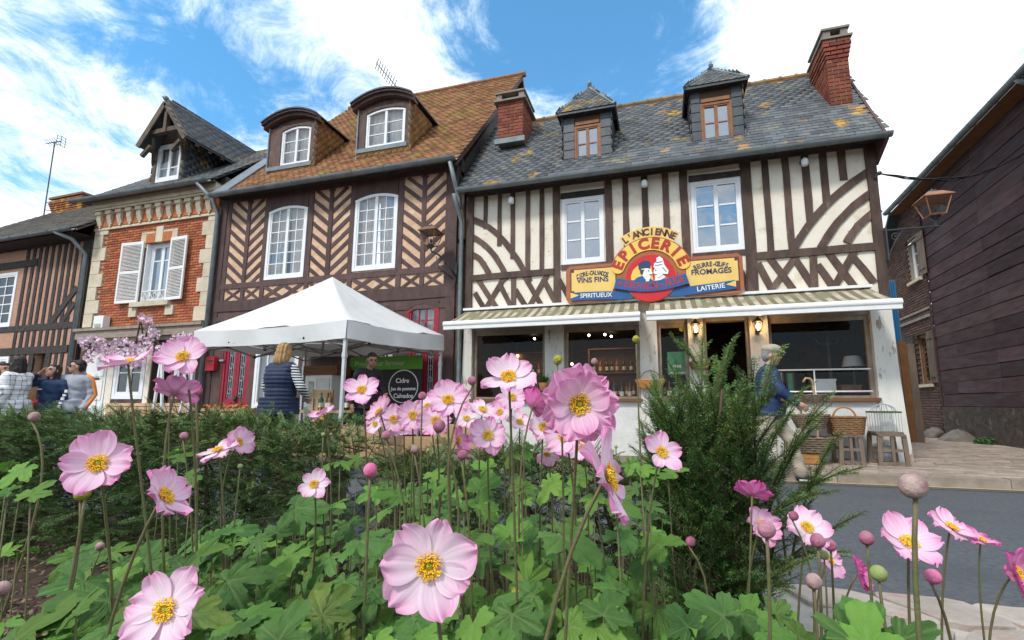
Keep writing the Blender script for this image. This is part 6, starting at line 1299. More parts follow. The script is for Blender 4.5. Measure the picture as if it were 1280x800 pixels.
m = MB(); m.box(HL[0], HL[1], FY + .02, FY + .07, .1, HL[3]); d_ = obj('door', m, 'white_paint', kb); d_['label'] = 'white boarded street door'
wd_ = HL[1] - HL[0]
for z0, z1 in ((.25, .95), (1.1, 1.6), (1.7, 2.25)): m = MB(); m.box(HL[0] + wd_ * .14, HL[1] - wd_ * .14, FY + .005, FY + .019, z0, z1); obj('panel', m, 'white_paint', d_)
m = MB(); m.box(HL[0] + wd_ * .2, HL[1] - wd_ * .3, FY - .01, FY + .003, 1.62, 1.67); obj('letter_slot', m, 'iron', d_)
m = MB(); m.box(HD[0], HD[1], FY + 1.2, FY + 1.25, .1, 2.4); m.box(HD[0], HD[0] + .03, FY + .2, FY + 1.2, .1, 2.4); m.box(HD[1] - .03, HD[1], FY + .2, FY + 1.2, .1, 2.4); obj('passage', m, 'wood_dark', kb)
X, Z = P(134, 404); t = thing('alarm_box', 'small white alarm box on the brick house just above the flower garland', 'box', (X, FY - .06, Z)); m = MB(); m.box(X - .17, X + .17, FY - .2, FY - .047, Z - .2, Z + .16); obj('case', m, 'white_paint', t); m = MB(); m.box(X - .1, X + .1, FY - .214, FY - .2, Z - .13, Z - .05); obj('grille', m, 'print_faded', t)
# the garland of artificial blossom over the shopfront
t = thing('flower_garland', 'thick garland of pale pink artificial blossom hung along the brick house shopfront', 'garland', (-12.6, 8.0, 2.3)); P5 = MB(); n = 5
for k in range(n): a = 2 * math.pi * k / n; P5.add([(0, 0, 0), (math.cos(a - .5) * .6, math.sin(a - .5) * .6, .1), (math.cos(a), math.sin(a), .25), (math.cos(a + .5) * .6, math.sin(a + .5) * .6, .1)], [(0, 1, 2, 3)])
mts = []; br_pts = []
for (cpx, cpy, rx, ry, num) in ((118, 432, 16, 14, 110), (136, 446, 14, 12, 120), (152, 436, 18, 14, 150), (166, 450, 12, 10, 100), (180, 432, 10, 14, 90), (186, 404, 6, 12, 40), (176, 398, 4, 6, 20), (205, 440, 12, 10, 110), (225, 432, 16, 16, 140), (234, 448, 8, 12, 70), (110, 450, 7, 8, 30), (104, 426, 6, 5, 25), (191, 418, 8, 8, 50), (236, 425, 9, 8, 60)):
    for _ in range(num):
        yy = R.uniform(7.75, 8.1); a = R.uniform(0, 6.28); q = R.random() ** .5; X, Z = P(cpx + rx * q * math.cos(a), cpy + ry * q * math.sin(a), yy); mts.append(mtx((X, yy, Z), (R.uniform(.6, 2.4), R.uniform(-.8, .8), R.uniform(0, 6)), (s_ := R.uniform(.035, .06), s_, s_)))
    br_pts.append((PX(cpx, cpy, 8.0), 8.0, PZ(cpx, cpy, 8.0)))
o = link('blossoms', joined('blossoms', P5, mts, 'blossom_pink'), t); o['kind'] = 'stuff'
m = MB(); bs_ = sorted(br_pts); m.tube(bs_, .02, 5); obj('vine', m, 'twig', t)
# ---------------------------------------------------------------- the low house at the far left
v_ = ray(-1250, 505); ud = Vector((-v_.x, -v_.y, 0)).normalized(); un = Vector((-ud.y, ud.x, 0)); FP0 = Vector((-14.85, 8.33, 0))
FT = Matrix(((ud.x, un.x, 0, FP0.x), (ud.y, un.y, 0, FP0.y), (0, 0, 1, 0), (0, 0, 0, 1)))
def PF(px, py):
    v = ray(px, py); tt = FP0.dot(un) / v.dot(un); q = v * tt - FP0; return (q.dot(ud), CAMH + v.z * tt)
fl = thing('timber_frame_house', 'low half-timbered house with pinkish brick infill and grey roof at the far left', 'house', tuple(FT @ Vector((-3.5, 0, .1))))
FX0, FX1 = -8.0, -.05; fzt = PF(100, 297)[1]
fw = (PF(0, 375)[0] - 1.2, PF(18, 375)[0], PF(6, 410)[1], PF(6, 342)[1]); fd = (PF(41, 460)[0], PF(56, 460)[0], .1, PF(48, 438)[1]); fw2 = (PF(0, 460)[0] - 1.1, PF(10, 460)[0], 1.2, PF(5, 446)[1])
m = MB(); wall_holes(m, FX0, FX1, .1, fzt + .1, [fw, fd, fw2], 0, .2, FT); obj('infill_wall', m, 'salmon_brick', fl)
m = MB(); m.box(FX1 - .15, FX1, .02, 5, .1, fzt, FT); m.box(FX0, FX0 + .15, .02, 5, .1, fzt, FT); m.box(FX0 + .15, FX1 - .15, 4.8, 5, .1, fzt, FT); obj('side_wall', m, 'timber_black', fl)
m = MB(); m.prism([(FX1 - .12, .02, fzt), (FX1 - .12, 5, fzt), (FX1 - .12, 2.8, fzt + 2.5)], (.08, 0, 0), FT); obj('gable', m, 'timber_black', fl)
TF = lambda pts, wd, **k: timber(fl, pts, wd, mat='timber_black', y=0, T=FT, **k)
zr1, zr2, zb_ = PF(50, 409)[1], PF(45, 438)[1], PF(24, 331)[1]; xs_ = [PF(px, 380)[0] for px in (26, 34, 41.5, 49, 57, 65, 72.5, 80, 87.5)]
for i, x in enumerate(xs_):
    TF([(x, zr1), (x, fzt)], .125); TF([(x, zr2), (x, zr1)], .125)
    if not fd[0] - .1 < x < fd[1] + .1: TF([(x, .1), (x, zr2)], .125)
for x in (-4.4, -4.9, -5.4, -5.9, -6.4, -6.9, -7.4): TF([(x, zb_ + .05), (x, fzt)], .17)
for x in (-4.55, -5.05, -5.6, -6.2, -6.8): TF([(x, zr2), (x, zr1)], .17)
TF([(FX0, fzt), (FX1, fzt)], .24, proud=.06); TF([(FX0, zr1), (PF(92, 404)[0], zr1)], .17, proud=.045); TF([(FX0, zr2), (PF(86, 434)[0], zr2)], .2, proud=.06); TF([(FX0, zb_), (PF(48, 328)[0], zb_)], .2, proud=.06); TF([(-.22, .1), (-.22, fzt)], .32, proud=.05)
q3 = lambda a, b: PF(a / 3.2, 230 + b / 3.2)
TF([q3(310, 415), q3(205, 555)], .18, proud=.05); TF([q3(300, 475), q3(250, 556)], .14, proud=.048)
for x in (fd[0] - .1, fd[1] + .1): TF([(x, .1), (x, zr2)], .2, proud=.05)
window(fl, fw[0], fw[1], fw[2], fw[3], -.02, 2, 5, 'window_white', 'pane_dark', .08, .03, T=FT); window(fl, fw2[0], fw2[1], fw2[2], fw2[3], -.02, 2, 3, 'window_white', 'pane_dark', .08, .03, T=FT)
m = MB(); m.box(fd[0], fd[1], .16, .2, .1, fd[3], FT); obj('door', m, 'wood_dark', fl)
M('roof_grey', (.17, .155, .135), (.11, .105, .095), 3, .9, .6, 30, isl=.3, spots=[((.24, .20, .13), 1.5, .58, .12)])
ey, ez, ry = -.5, fzt + .02, 2.8; w_ = ray(63, 267); rz = CAMH + w_.z * ((FP0 + un * ry).dot(un) / w_.dot(un)); m = MB(); m.box(FX0, FX1, -.48, .1, ez - .1, ez - .06, FT); m.box(FX0, FX1, .05, .2, ez - .2, ez + .5, FT); obj('soffit', m, 'timber_black', fl)
fc = [tuple(FT @ Vector(q)) for q in ((FX0, ey, ez), (FX1 + .25, ey, ez), (FX1 + .25, ry, rz), (FX0, ry, rz))]
slab(fl, 'roof', [(p[0], p[1], p[2] - .08) for p in fc], (0, 0, .06), 'roof_grey'); o = link('roof_slates', joined('roof_slates', UB, tile_face(fc, .22, .12, .016, tilt=.09), 'roof_grey'), fl); o['kind'] = 'stuff'
slab(fl, 'back_roof', [tuple(FT @ Vector(q)) for q in ((FX0, ry, rz - .02), (FX1 + .25, ry, rz - .02), (FX1 + .25, 5.9, ez), (FX0, 5.9, ez))], (0, 0, -.05), 'roof_grey')
m = MB(); m.tube([tuple(FT @ Vector(q)) for q in ((-.5, ey - .08, ez - .08), (-.15, ey + .1, ez - .25), (-.02, -.13, ez - .6), (-.02, -.13, .1))], .055, 9); obj('drainpipe', m, 'zinc', fl, smooth=True)
gutter(fl, [tuple(FT @ Vector((FX0, ey - .08, ez - .03))), tuple(FT @ Vector((FX1 + .2, ey - .08, ez - .03)))], .07)
yc_ = ry - .3; vv = lambda px, py: (lambda w: ((w.x, w.y, w.z)))(Vector((0, 0, CAMH)) + ray(px, py) * ((FP0 + un * yc_).dot(un) / ray(px, py).dot(un)))
lo_, hi_ = Vector(vv(63, 268)), Vector(vv(104, 243)); ca = FT.inverted() @ lo_; cb = FT.inverted() @ hi_
m_ = thing('chimney', 'squat brick chimney crusted with orange lichen on the low left house', 'chimney', tuple(lo_)); ch = chimney(m_, ca.x, cb.x, yc_, yc_ + .7, rz - .5, cb.z, 'brick_lichen', .02, False, 'stack')
m_.matrix_basis = Matrix.Identity(4); 
for o in m_.children: o.matrix_parent_inverse = Matrix.Identity(4)
m_.matrix_basis = FT
m = MB(); m.box(ca.x - .08, cb.x + .08, yc_ - .08, yc_ + .78, cb.z + .0, cb.z + .08); o = obj('cap', m, 'ridge_lichen', m_, keep=False)
a0_, a1_ = Vector(vv(56, 262)), Vector(vv(68.5, 178)); t = thing('tv_antenna', 'rusty television antenna on a tall mast beside the left chimney', 'antenna', tuple(a0_)); m = MB(); m.tube([a0_ - Vector((0, 0, .8)), a1_], .022, 6); obj('mast', m, 'iron', t)
m = MB()
for k in range(4): h = .12 * k - .18; m.tube([a1_ + Vector((.28, -.1, h)), a1_ + Vector((.36, .0, h + .02)), a1_ + Vector((.28, .2, h))], .010, 4)
for k in range(3): m.tube([a1_ + Vector((.3 + .02 * k, -.1 + .12 * k, -.2)), a1_ + Vector((.3 + .02 * k, -.1 + .12 * k, .2))], .010, 4)
m.tube([a1_ + Vector((-.4, 0, .02)), a1_ + Vector((.34, 0, 0))], .014, 5)
for k in range(5): c = a1_ + Vector((-.4 + .13 * k, 0, .02)); m.tube([c + Vector((0, -.12, -.1)), c + Vector((0, .12, .1))], .009, 4); m.tube([c + Vector((0, -.12, .1)), c + Vector((0, .12, -.1))], .009, 4)
obj('array', m, 'iron', t); m = MB(); m.tube([a0_ + Vector((0, 0, .0)), a0_ + Vector((.35, .0, -.1))], .014, 5); m.tube([a0_ + Vector((0, 0, .3)), a0_ + Vector((.35, .0, .2))], .014, 5); obj('clamp', m, 'iron', t)
# ---------------------------------------------------------------- the market tent
def atz(px, py, z):
    v = ray(px, py); t = (z - CAMH) / v.z; return Vector((v.x * t, v.y * t, z))
zv = 2.02; cF = atz(433, 423, zv); cL = atz(241, 434, zv); v_ = ray(554, 444); cR = Vector((v_.x / v_.y * 7.95, 7.95, zv)); cB = cL + (cR - cF)
tent = thing('market_tent', 'white pop-up market tent with a peaked canopy in front of the dark house', 'tent', ((cF + cB) / 2).xy.to_3d())
cen = (cF + cB) / 2; apx = Vector((cen.x, cen.y, 0)); va = ray(415.5, 346); apx.z = CAMH + va.z * (cen.y / va.y); apx.x = va.x / va.y * cen.y
vh = .30; m = MB(); N_ = 16
crn = [cF, cR, cB, cL]
for e in range(4):
    A, B = crn[e], crn[(e + 1) % 4]; v = []; f = []; nt_ = 12
    for i in range(N_ + 1):
        u = i / N_; ed = A.lerp(B, u); sag = .05 * math.sin(math.pi * u)
        for j in range(nt_ + 1):
            t = j / nt_; p = Vector((ed.x, ed.y, 0)).lerp(Vector((apx.x, apx.y, 0)), t); z = zv + vh - sag * (1 - t) ** 2 + (apx.z - zv - vh) * (t * .80 + .20 * t * t) - .10 * math.sin(math.pi * u) * math.sin(math.pi * t) * (1 - t) + (.012 * math.sin(u * 19 + t * 11 + e) + .02 * math.sin(u * 9.4 + e) * (1 - t) ** 2 + .010 * math.sin(u * 43 - t * 17)) * math.sin(math.pi * u) ** .5 * (1 - t)
            v.append((p.x, p.y, z))
    for i in range(N_):
        for j in range(nt_): a = i * (nt_ + 1) + j; f.append((a, a + nt_ + 1, a + nt_ + 2, a + 1))
    m.add(v, f)
bm = bmesh.new(); me = m.mesh('canopy', 'canvas_white', True); bm.from_mesh(me); bmesh.ops.remove_doubles(bm, verts=bm.verts, dist=.004); bm.to_mesh(me); bm.free(); link('canopy', me, tent)
for e in range(4):
    A, B = crn[e], crn[(e + 1) % 4]; m = MB(); v = []; f = []; out_ = (B - A).cross(Vector((0, 0, 1))).normalized()
    for i in range(25):
        u = i / 24; ed = A.lerp(B, u); sag = .05 * math.sin(math.pi * u)
        for j in range(6): t = j / 5; v.append(tuple(Vector((ed.x, ed.y, zv + vh - sag - (vh - .0 - .02 * math.sin(math.pi * u)) * t)) + out_ * ((.022 * math.sin(u * 15 + e * 2) + .010 * math.sin(u * 41)) * t + .008)))
    for i in range(24):
        for j in range(5): a = i * 6 + j; f.append((a, a + 1, a + 7, a + 6))
    m.add(v, f); obj('valance', m, 'canvas_white', tent, smooth=True)
ins = lambda c: c + (Vector((cen.x, cen.y, c.z)) - c).normalized() * .05
for c in crn:
    q = ins(c); zg = .118 if q.y > 6.9 else 0; m = MB(); m.box(q.x - .024, q.x + .024, q.y - .024, q.y + .024, zg, zv + .2); m.box(q.x - .05, q.x + .05, q.y - .05, q.y + .05, zg, zg + .02); m.box(q.x - .03, q.x + .03, q.y - .03, q.y + .03, 1.72, 1.80); lg = obj('leg', m, 'tent_metal', tent)
ctr = Vector((cen.x, cen.y, zv + .02))
def strut(a, b): m = MB(); m.tube([a, b], .015, 5); obj('strut', m, 'tent_strut', tent)
for e in range(4):
    A, B = ins(crn[e]), ins(crn[(e + 1) % 4]); Md = (A + B) / 2; up, dn = Vector((0, 0, .20)), Vector((0, 0, -.10))
    for a, b in ((A, Md), (Md, B)): strut(a + up, b + dn); strut(a + dn, b + up)
    strut(Md + up, ctr + dn); strut(Md + dn, ctr + up)
    m = MB(); m.ball(tuple(Md + up), .035, 6, 5); m.ball(tuple(Md + dn), .035, 6, 5); m.ball(tuple((A + Md) / 2 + Vector((0, 0, .05))), .028, 6, 5); m.ball(tuple((B + Md) / 2 + Vector((0, 0, .05))), .028, 6, 5); o = obj('joint', m, 'black_plastic', tent); o['kind'] = 'stuff'
m = MB(); m.tube([ctr + Vector((0, 0, -.15)), Vector((apx.x, apx.y, apx.z - .03))], .022, 6); obj('centre_pole', m, 'tent_strut', tent)
# banner under the tent
yb = 8.02; a, b = P(438, 447, yb), P(525, 535, yb); t = thing('banner', 'black farm-produce banner with a green top band and a white circle under the market tent', 'banner', ((a[0] + b[0]) / 2, yb, .12)); zg = PZ(480, 462, yb)
m = MB(); m.box(a[0], b[0], yb, yb + .02, .55, zg); obj('black_panel', m, 'banner_black', t); m = MB(); m.box(a[0], b[0], yb, yb + .02, zg + .002, PZ(470, 446, yb)); obj('green_band', m, 'banner_green', t)
for x in (a[0] + .05, b[0] - .09): m = MB(); m.box(x, x + .04, yb + .022, yb + .05, .118, PZ(470, 446, yb)); obj('upright', m, 'tent_metal', t)
X, Z = P(504, 483, yb); r_ = (PX(522, 483, yb) - PX(486, 483, yb)) / 2; m = MB(); m.tube([(X + r_ * math.cos(q), yb - .002, Z + r_ * math.sin(q)) for q in [2 * math.pi * k / 40 for k in range(41)]], .010, 4); obj('circle', m, 'print_white', t)
for s_, px, py, sz, mt in (('Cidre', 503, 476, .13, 'print_white'), ('Jus de pomme', 504, 486, .095, 'print_white'), ('Calvados', 504, 495, .12, 'print_white'), ('Producteur fermier', 474, 454.5, .145, 'print_faded'), ('ne', 466, 475, .26, 'print_faded'), ('e', 478, 489, .22, 'print_faded')):
    X, Z = P(px, py, yb - .004); letters(s_, X, Z, yb - .004, sz, mt, 0, t, bold=.002)
# stall furniture
def PB(l, t_, r, b, y): (x0, z1), (x1, z0) = P(l, (t_ + b) / 2, y), P(r, (t_ + b) / 2, y); return x0, x1, P((l + r) / 2, b, y)[1], P((l + r) / 2, t_, y)[1]
y = 7.6; x0, x1, z0, z1 = PB(381, 469, 414, 505, y); t = thing('dresser', 'white painted dresser with a dark glazed door under the market tent', 'cupboard', ((x0 + x1) / 2, y, .12))
m = MB(); m.box(x0, x1, y, y + .4, .2, z1); obj('carcass', m, 'white_paint', t); xm = x0 + (x1 - x0) * .48
m = MB(); m.box(x0 + .04, xm - .02, y - .02, y - .002, .95, z1 - .06); d_ = obj('door', m, 'white_paint', t); m = MB(); m.box(x0 + .1, xm - .07, y - .026, y - .021, 1.0, z1 - .12); obj('pane', m, 'pane_dark', d_); m = MB(); m.box(xm + .02, x1 - .04, y - .02, y - .002, .3, z1 - .06); obj('door', m, 'white_wall', t)
m = MB(); m.box(x0 + .04, xm - .02, y - .02, y - .002, .3, .9); obj('drawer', m, 'white_paint', t)
for x in (x0 + .03, x1 - .08): m = MB(); m.box(x, x + .05, y + .02, y + .07, .118, .2); obj('foot', m, 'white_paint', t)
x0, x1, z0, z1 = PB(381, 457, 423, 470, y); t = thing('wooden_crate', 'long brown wooden crate lying on top of the white dresser under the tent', 'crate', ((x0 + x1) / 2, y, z0)); z0 = PB(381, 469, 414, 505, y)[3] + .005
for k in range(3): h = (z1 - z0) / 3; m = MB(); m.box(x0, x1, y - .04, y - .02, z0 + k * h, z0 + (k + 1) * h - .008); obj('side_board', m, 'wood_shop', t)
m = MB(); m.box(x0, x1, y + .36, y + .38, z0, z1); obj('back_board', m, 'wood_shop', t); m = MB(); m.box(x0, x0 + .02, y - .018, y + .358, z0, z1); obj('end_board', m, 'wood_shop', t); m = MB(); m.box(x1 - .02, x1, y - .018, y + .358, z0, z1); obj('end_board', m, 'wood_shop', t)
def table(l, r, py, y, dp, label, z=None):
    x0, x1 = PX(l, py, y), PX(r, py, y); z = z or PZ((l + r) / 2, py, y); t = thing('stall_table', label, 'table', ((x0 + x1) / 2, y, .1)); m = MB(); m.box(x0, x1, y, y + dp, z - .04, z); obj('table_top', m, 'wood_pale', t)
    for x in (x0 + .08, x1 - .08):
        for yy in (y + .06, y + dp - .06): m = MB(); m.box(x - .025, x + .025, yy - .025, yy + .025, .0 if yy < 6.8 else .118, z - .04); obj('leg', m, 'wood_pale', t)
    return x0, x1, z
tx0, tx1, tz = table(330, 470, 513, 6.6, .6, 'plain wooden stall table beneath the market tent carrying the bottles')
for i, px in enumerate((400, 406, 412, 430, 436, 442, 448, 455, 462)): put_bottle((PX(px, 510, 6.75), 6.75 + R.uniform(-.05, .1), tz), ['dark cider bottle at the left end of the row on the stall table', 'second cider bottle from the left on the stall table', 'amber bottle third from the left on the stall table', 'dark bottle just right of the front tent pole on the stall table', 'second bottle right of the front tent pole on the stall table', 'amber bottle third right of the front tent pole on the stall table', 'dark bottle fourth right of the front tent pole on the stall table', 'dark bottle second from the right end of the stall table', 'bottle at the right end of the row on the stall table'][i], 'cider bottles on the stall table', i % 3 == 2)
def chair(px, py, y, label):
    X = PX(px, py, y); zt_ = PZ(px, py, y); t = thing('chair', label, 'chair', (X, y, .1)); zg = 0 if y < 6.8 else .118
    for sx in (-1, 1): m = MB(); m.box(X + sx * .2 - .02, X + sx * .2 + .02, y - .02, y + .02, zg, zt_); obj('rear_leg', m, 'wood_pale', t); m = MB(); m.box(X + sx * .2 - .02, X + sx * .2 + .02, y + .36, y + .40, zg, .45); obj('front_leg', m, 'wood_pale', t)
    m = MB(); m.box(X - .22, X + .22, y - .01, y + .42, .452, .485); obj('seat', m, 'wood_pale', t); m = MB(); m.box(X - .18, X + .18, y - .012, y + .012, zt_ - .16, zt_ - .01); obj('top_rail', m, 'wood_pale', t)
    for k in range(3): m = MB(); x = X - .1 + .1 * k; m.box(x - .02, x + .02, y - .01, y + .01, .487, zt_ - .162); obj('back_slat', m, 'wood_pale', t)
chair(404, 487, 6.9, 'pale wooden chair with a slatted back nearest the blond woman at the stall'); chair(449, 489, 7.2, 'pale wooden chair with a slatted back behind the front tent pole')
def crate(c, wd, dp, h, label, fill=None, mat='wood_pale', rz=0.0):
    t = thing('wooden_crate', label, 'crate', c, rz); 
    for k in range(3):
        z0, z1 = h * k / 3 + .004, h * (k + 1) / 3 - .012
        for q in ((-wd / 2, wd / 2, -dp / 2, -dp / 2 + .015), (-wd / 2, wd / 2, dp / 2 - .015, dp / 2), (-wd / 2, -wd / 2 + .015, -dp / 2 + .016, dp / 2 - .016), (wd / 2 - .015, wd / 2, -dp / 2 + .016, dp / 2 - .016)): m = MB(); m.box(*q, z0, z1); obj('slat', m, mat, t, keep=False)
    m = MB(); m.box(-wd / 2 + .016, wd / 2 - .016, -dp / 2 + .016, dp / 2 - .016, .002, .015); obj('base', m, mat, t, keep=False)
    for sx in (-1, 1):
        for sy in (-1, 1): m = MB(); x, yy = sx * (wd / 2 - .028), sy * (dp / 2 - .028); m.box(x - .011, x + .011, yy - .011, yy + .011, .016, h); obj('corner_post', m, mat, t, keep=False)
    if fill:
        m = MB()
        for _ in range(40): m.ball((R.uniform(-wd / 2 + .06, wd / 2 - .06), R.uniform(-dp / 2 + .06, dp / 2 - .06), h * R.uniform(.7, 1.12)), .036, 7, 5)
        o = obj('apples', m, fill, t, smooth=True, keep=False); o['kind'] = 'stuff'
    return t
g = atz(282, 520, .80); tb = thing('trestle', 'low trestle carrying apple crates at the left end of the stall', 'table', (g.x, g.y, 0)); m = MB(); m.box(g.x - .7, g.x + .55, g.y - .25, g.y + .25, .70, .74); obj('table_top', m, 'wood_weathered', tb)
for sx in (-.6, .45):
    for sy in (-.2, .2): m = MB(); m.box(g.x + sx - .02, g.x + sx + .02, g.y + sy - .02, g.y + sy + .02, 0, .70); obj('leg', m, 'wood_weathered', tb)
crate((g.x - .3, g.y, .742), .5, .36, .2, 'crate of red apples at the left end of the stall trestle', 'apple_red'); crate((g.x + .25, g.y, .742), .46, .36, .2, 'crate of red apples on the trestle nearest the blond woman', 'apple_red')
def bench(p, wd, h, i):
    t = thing('bench', ['low weathered bench under the tan crate left of the middle', 'low weathered bench under the tan crate in front of the grocery', 'low weathered bench under the tan crate right of the blond woman', 'low weathered bench under the crate behind the densest flower cluster'][i], 'bench', (p.x, p.y, 0)); m = MB(); m.box(p.x - wd / 2, p.x + wd / 2, p.y - .18, p.y + .18, h - .04, h); obj('plank', m, 'wood_weathered', t)
    for sx in (-1, 1): m = MB(); m.box(p.x + sx * wd * .4 - .03, p.x + sx * wd * .4 + .03, p.y - .15, p.y + .15, 0, h - .042); obj('support', m, 'wood_weathered', t)
for i, (px, py, d, wd, hh) in enumerate(((452, 550, 3.9, .62, .26), (578, 545, 4.6, .55, .24), (392, 552, 4.2, .5, .24), (520, 560, 4.4, .5, .22))):
    p = AT(px, py, d); bench(p, wd + .1, p.z - hh * .5, i); crate((p.x, p.y, p.z - hh * .5 + .002), wd, .3, hh, ['tall tan slatted crate on the road behind the flowers, left of the middle', 'tan slatted crate on the road behind the flowers in front of the grocery', 'tan slatted crate on the road just right of the blond woman', 'low tan slatted crate on the road behind the densest flower cluster'][i], None, 'wood_pale', R.uniform(-.3, .3))
p = AT(402, 521, 4.6); t = thing('pinwheel', 'small orange paper pinwheel on a stick at the right end of the hedge', 'pinwheel', (p.x, p.y, 0)); m = MB(); m.tube([(p.x, p.y, 0), (p.x, p.y, p.z)], .006, 5); obj('stick', m, 'white_paint', t)
for k in range(5): a = 2 * math.pi * k / 5 + .3; m = MB(); c_, s_ = math.cos(a), math.sin(a); m.add([(p.x, p.y - .01, p.z), (p.x + .10 * c_, p.y - .03, p.z + .10 * s_), (p.x + .06 * math.cos(a + .7), p.y - .012, p.z + .06 * math.sin(a + .7))], [(0, 1, 2)]); obj('vane', m, 'orange_card', t)
# white folding easel outside the brick house
t = thing('easel', 'white folding A-shaped stand in front of the brick house shopfront', 'stand', (PX(196, 500, 7.3), 7.3, .118))
for a, b in (((189, 524), (202, 448)), ((206, 524), (203, 448)), ((219, 530), (238, 458))): m = MB(); A, B = P(*a, 7.3), P(*b, 7.3); m.tube([(A[0], 7.3, .118), (B[0], 7.3, B[1])], .032, 5); obj('pole', m, 'white_paint', t)

# ---------------------------------------------------------------- people
def remesh(mb, vox, smooth=3, mat='skin', name='body', disp=None):
    me = mb.mesh(name, mat); o = bpy.data.objects.new('tmp', me); md = o.modifiers.new('r', 'REMESH'); md.mode = 'VOXEL'; md.voxel_size = vox
    if smooth: s = o.modifiers.new('s', 'SMOOTH'); s.factor = .5; s.iterations = smooth
    r = bake(o); bpy.data.meshes.remove(me)
    r.name = name; r.materials.clear(); r.materials.append(MATS[mat]); r.polygons.foreach_set('use_smooth', [True] * len(r.polygons))
    if disp:
        n = len(r.vertices); co = np.empty(n * 3, np.float32); no = np.empty(n * 3, np.float32); r.vertices.foreach_get('co', co); r.vertices.foreach_get('normal', no)
        out_ = [c + disp(c, q) for c, q in zip(map(Vector, co.reshape(-1, 3).tolist()), map(Vector, no.reshape(-1, 3).tolist()))]; r.vertices.foreach_set('co', np.array(out_, np.float32).ravel()); r.update()
    return r
def limb(mb, a, ra, b, rb): mb.tube([a, b], [ra, rb], 12); mb.ball(a, ra, 12, 8); mb.ball(b, rb, 12, 8)
V = Vector
def person(label, loc, rz, sc=1.0, J=None, head=(0, 0), skin='skin', hair='hair_black', hair_style='short', top=('navy', .016, 'top', .86), top2=None, legs=('jeans', .014), shoes='shoe_black', grp=None, hood=False, lean=0.0, build=1.0, glasses=False, cap=None, fold=.006, vest=False, stripe=None):
    t = thing('person', label, 'person', loc, rz, grp); t.scale = (sc,) * 3
    D = dict(hipL=(.09, 0, .93), hipR=(-.09, 0, .93), kneL=(.10, -.02, .50), kneR=(-.10, -.02, .50), ankL=(.10, .02, .09), ankR=(-.10, .02, .09), shL=(.185, 0, 1.42), shR=(-.185, 0, 1.42), elL=(.245, .04, 1.14), elR=(-.245, .04, 1.14), wrL=(.25, -.05, .90), wrR=(-.25, -.05, .90))
    D.update(J or {}); D = {k: V(v) for k, v in D.items()}
    for k in D:
        if k[:2] in ('sh', 'el', 'wr'): D[k].y -= lean * (D[k].z - .95)
    ln = lambda z: -lean * (z - .95)
    neck = V((0, ln(1.47), 1.47)); hc = V((0, ln(1.62) - .025 - lean * .05, 1.625))
    HM = Matrix.Translation(hc) @ Matrix.Rotation(rad(head[0]), 4, 'Z') @ Matrix.Rotation(rad(-head[1]), 4, 'X')
    def torso(mb, g, hem=None):
        b = build; mb.ball((0, ln(.97), .97), (.165 * b + g, .115 * b + g, .12 + g), 18, 12); mb.ball((0, ln(1.12) - .01, 1.12), (.15 * b + g, .108 * b + g, .15 + g), 18, 12); mb.ball((0, ln(1.30), 1.30), (.17 * b + g, .118 * b + g, .17 + g), 18, 12)
        limb(mb, D['shL'] + V((-.05, 0, -.015)), .068 + g * .8, D['shR'] + V((.05, 0, -.015)), .068 + g * .8); limb(mb, neck + V((0, .01, -.06)), .07 + g * .6, neck + V((0, .005, 0)), .054 + g * .3)
        if hem: mb.tube([(0, ln(1.05), 1.05), (0, ln(hem), hem)], [.155 * b + g * 1.3, .165 * b + g * 1.5], 20)
    def arms(mb, g, end=1.0):
        for s in 'LR': limb(mb, D['sh' + s], .052 + g, D['el' + s], .043 + g); limb(mb, D['el' + s], .042 + g, D['el' + s].lerp(D['wr' + s], end), .03 + g * .9)
    def leg(mb, g, end=.97):
        for s in 'LR': limb(mb, D['hip' + s], .088 * build + g, D['kne' + s], .056 + g); limb(mb, D['kne' + s], .054 + g, D['kne' + s].lerp(D['ank' + s], end), .038 + g * 1.3)
    m = MB(); torso(m, -.004); arms(m, -.003); leg(m, -.004)
    limb(m, neck, .05, hc + V((0, .015, -.06)), .048)
    def hb(c, r, T=HM): m.ball((0, 0, 0), r, 14, 10, T @ Matrix.Translation(c))
    hb((0, .01, .02), (.076, .096, .102)); hb((0, -.035, -.045), (.056, .062, .066)); hb((0, -.06, -.085), (.028, .028, .024)); hb((0, -.078, .028), (.055, .018, .014))
    m.tube([HM @ V((0, -.086, .015)), HM @ V((0, -.112, -.018))], [.008, .014], 8); m.ball((0, 0, 0), .014, 8, 6, HM @ Matrix.Translation((0, -.108, -.02))); hb((0, -.085, -.055), (.026, .014, .012))
    for s in (-1, 1): hb((s * .077, .01, -.005), (.012, .022, .032))
    for s in 'LR':
        w_ = D['wr' + s]; d = (w_ - D['el' + s]).normalized(); sd = d.cross(V((0, 1, 0)) if abs(d.y) < .8 else V((0, 0, 1))).normalized(); n_ = sd.cross(d).normalized(); k = 1 if s == 'L' else -1
        pc = w_ + d * .05; limb(m, w_, .028, pc + d * .02, .026); 
        for i in range(4):
            b0 = w_ + d * .085 + n_ * (.033 - .022 * i); L_ = (.075, .085, .078, .06)[i]; cu = sd * (-k) * .35; b1 = b0 + (d + cu * .4).normalized() * L_ * .5; b2 = b1 + (d + cu * 1.6).normalized() * L_ * .5; limb(m, w_ + d * .03 + n_ * (.02 - .013 * i), .016, b0, .0115); limb(m, b0, .0105, b1, .0098); limb(m, b1, .0098, b2, .0085)
        t0 = w_ + d * .025 + n_ * .026; t1 = t0 + (d * .7 + n_ * .7 - sd * k * .3).normalized() * .045; limb(m, t0, .0145, t1, .0115); limb(m, t1, .0115, t1 + (d + n_ * .2 - sd * k * .3).normalized() * .032, .0095)
    link('body', remesh(m, .009, 2, skin, 'body'), t, keep=False)
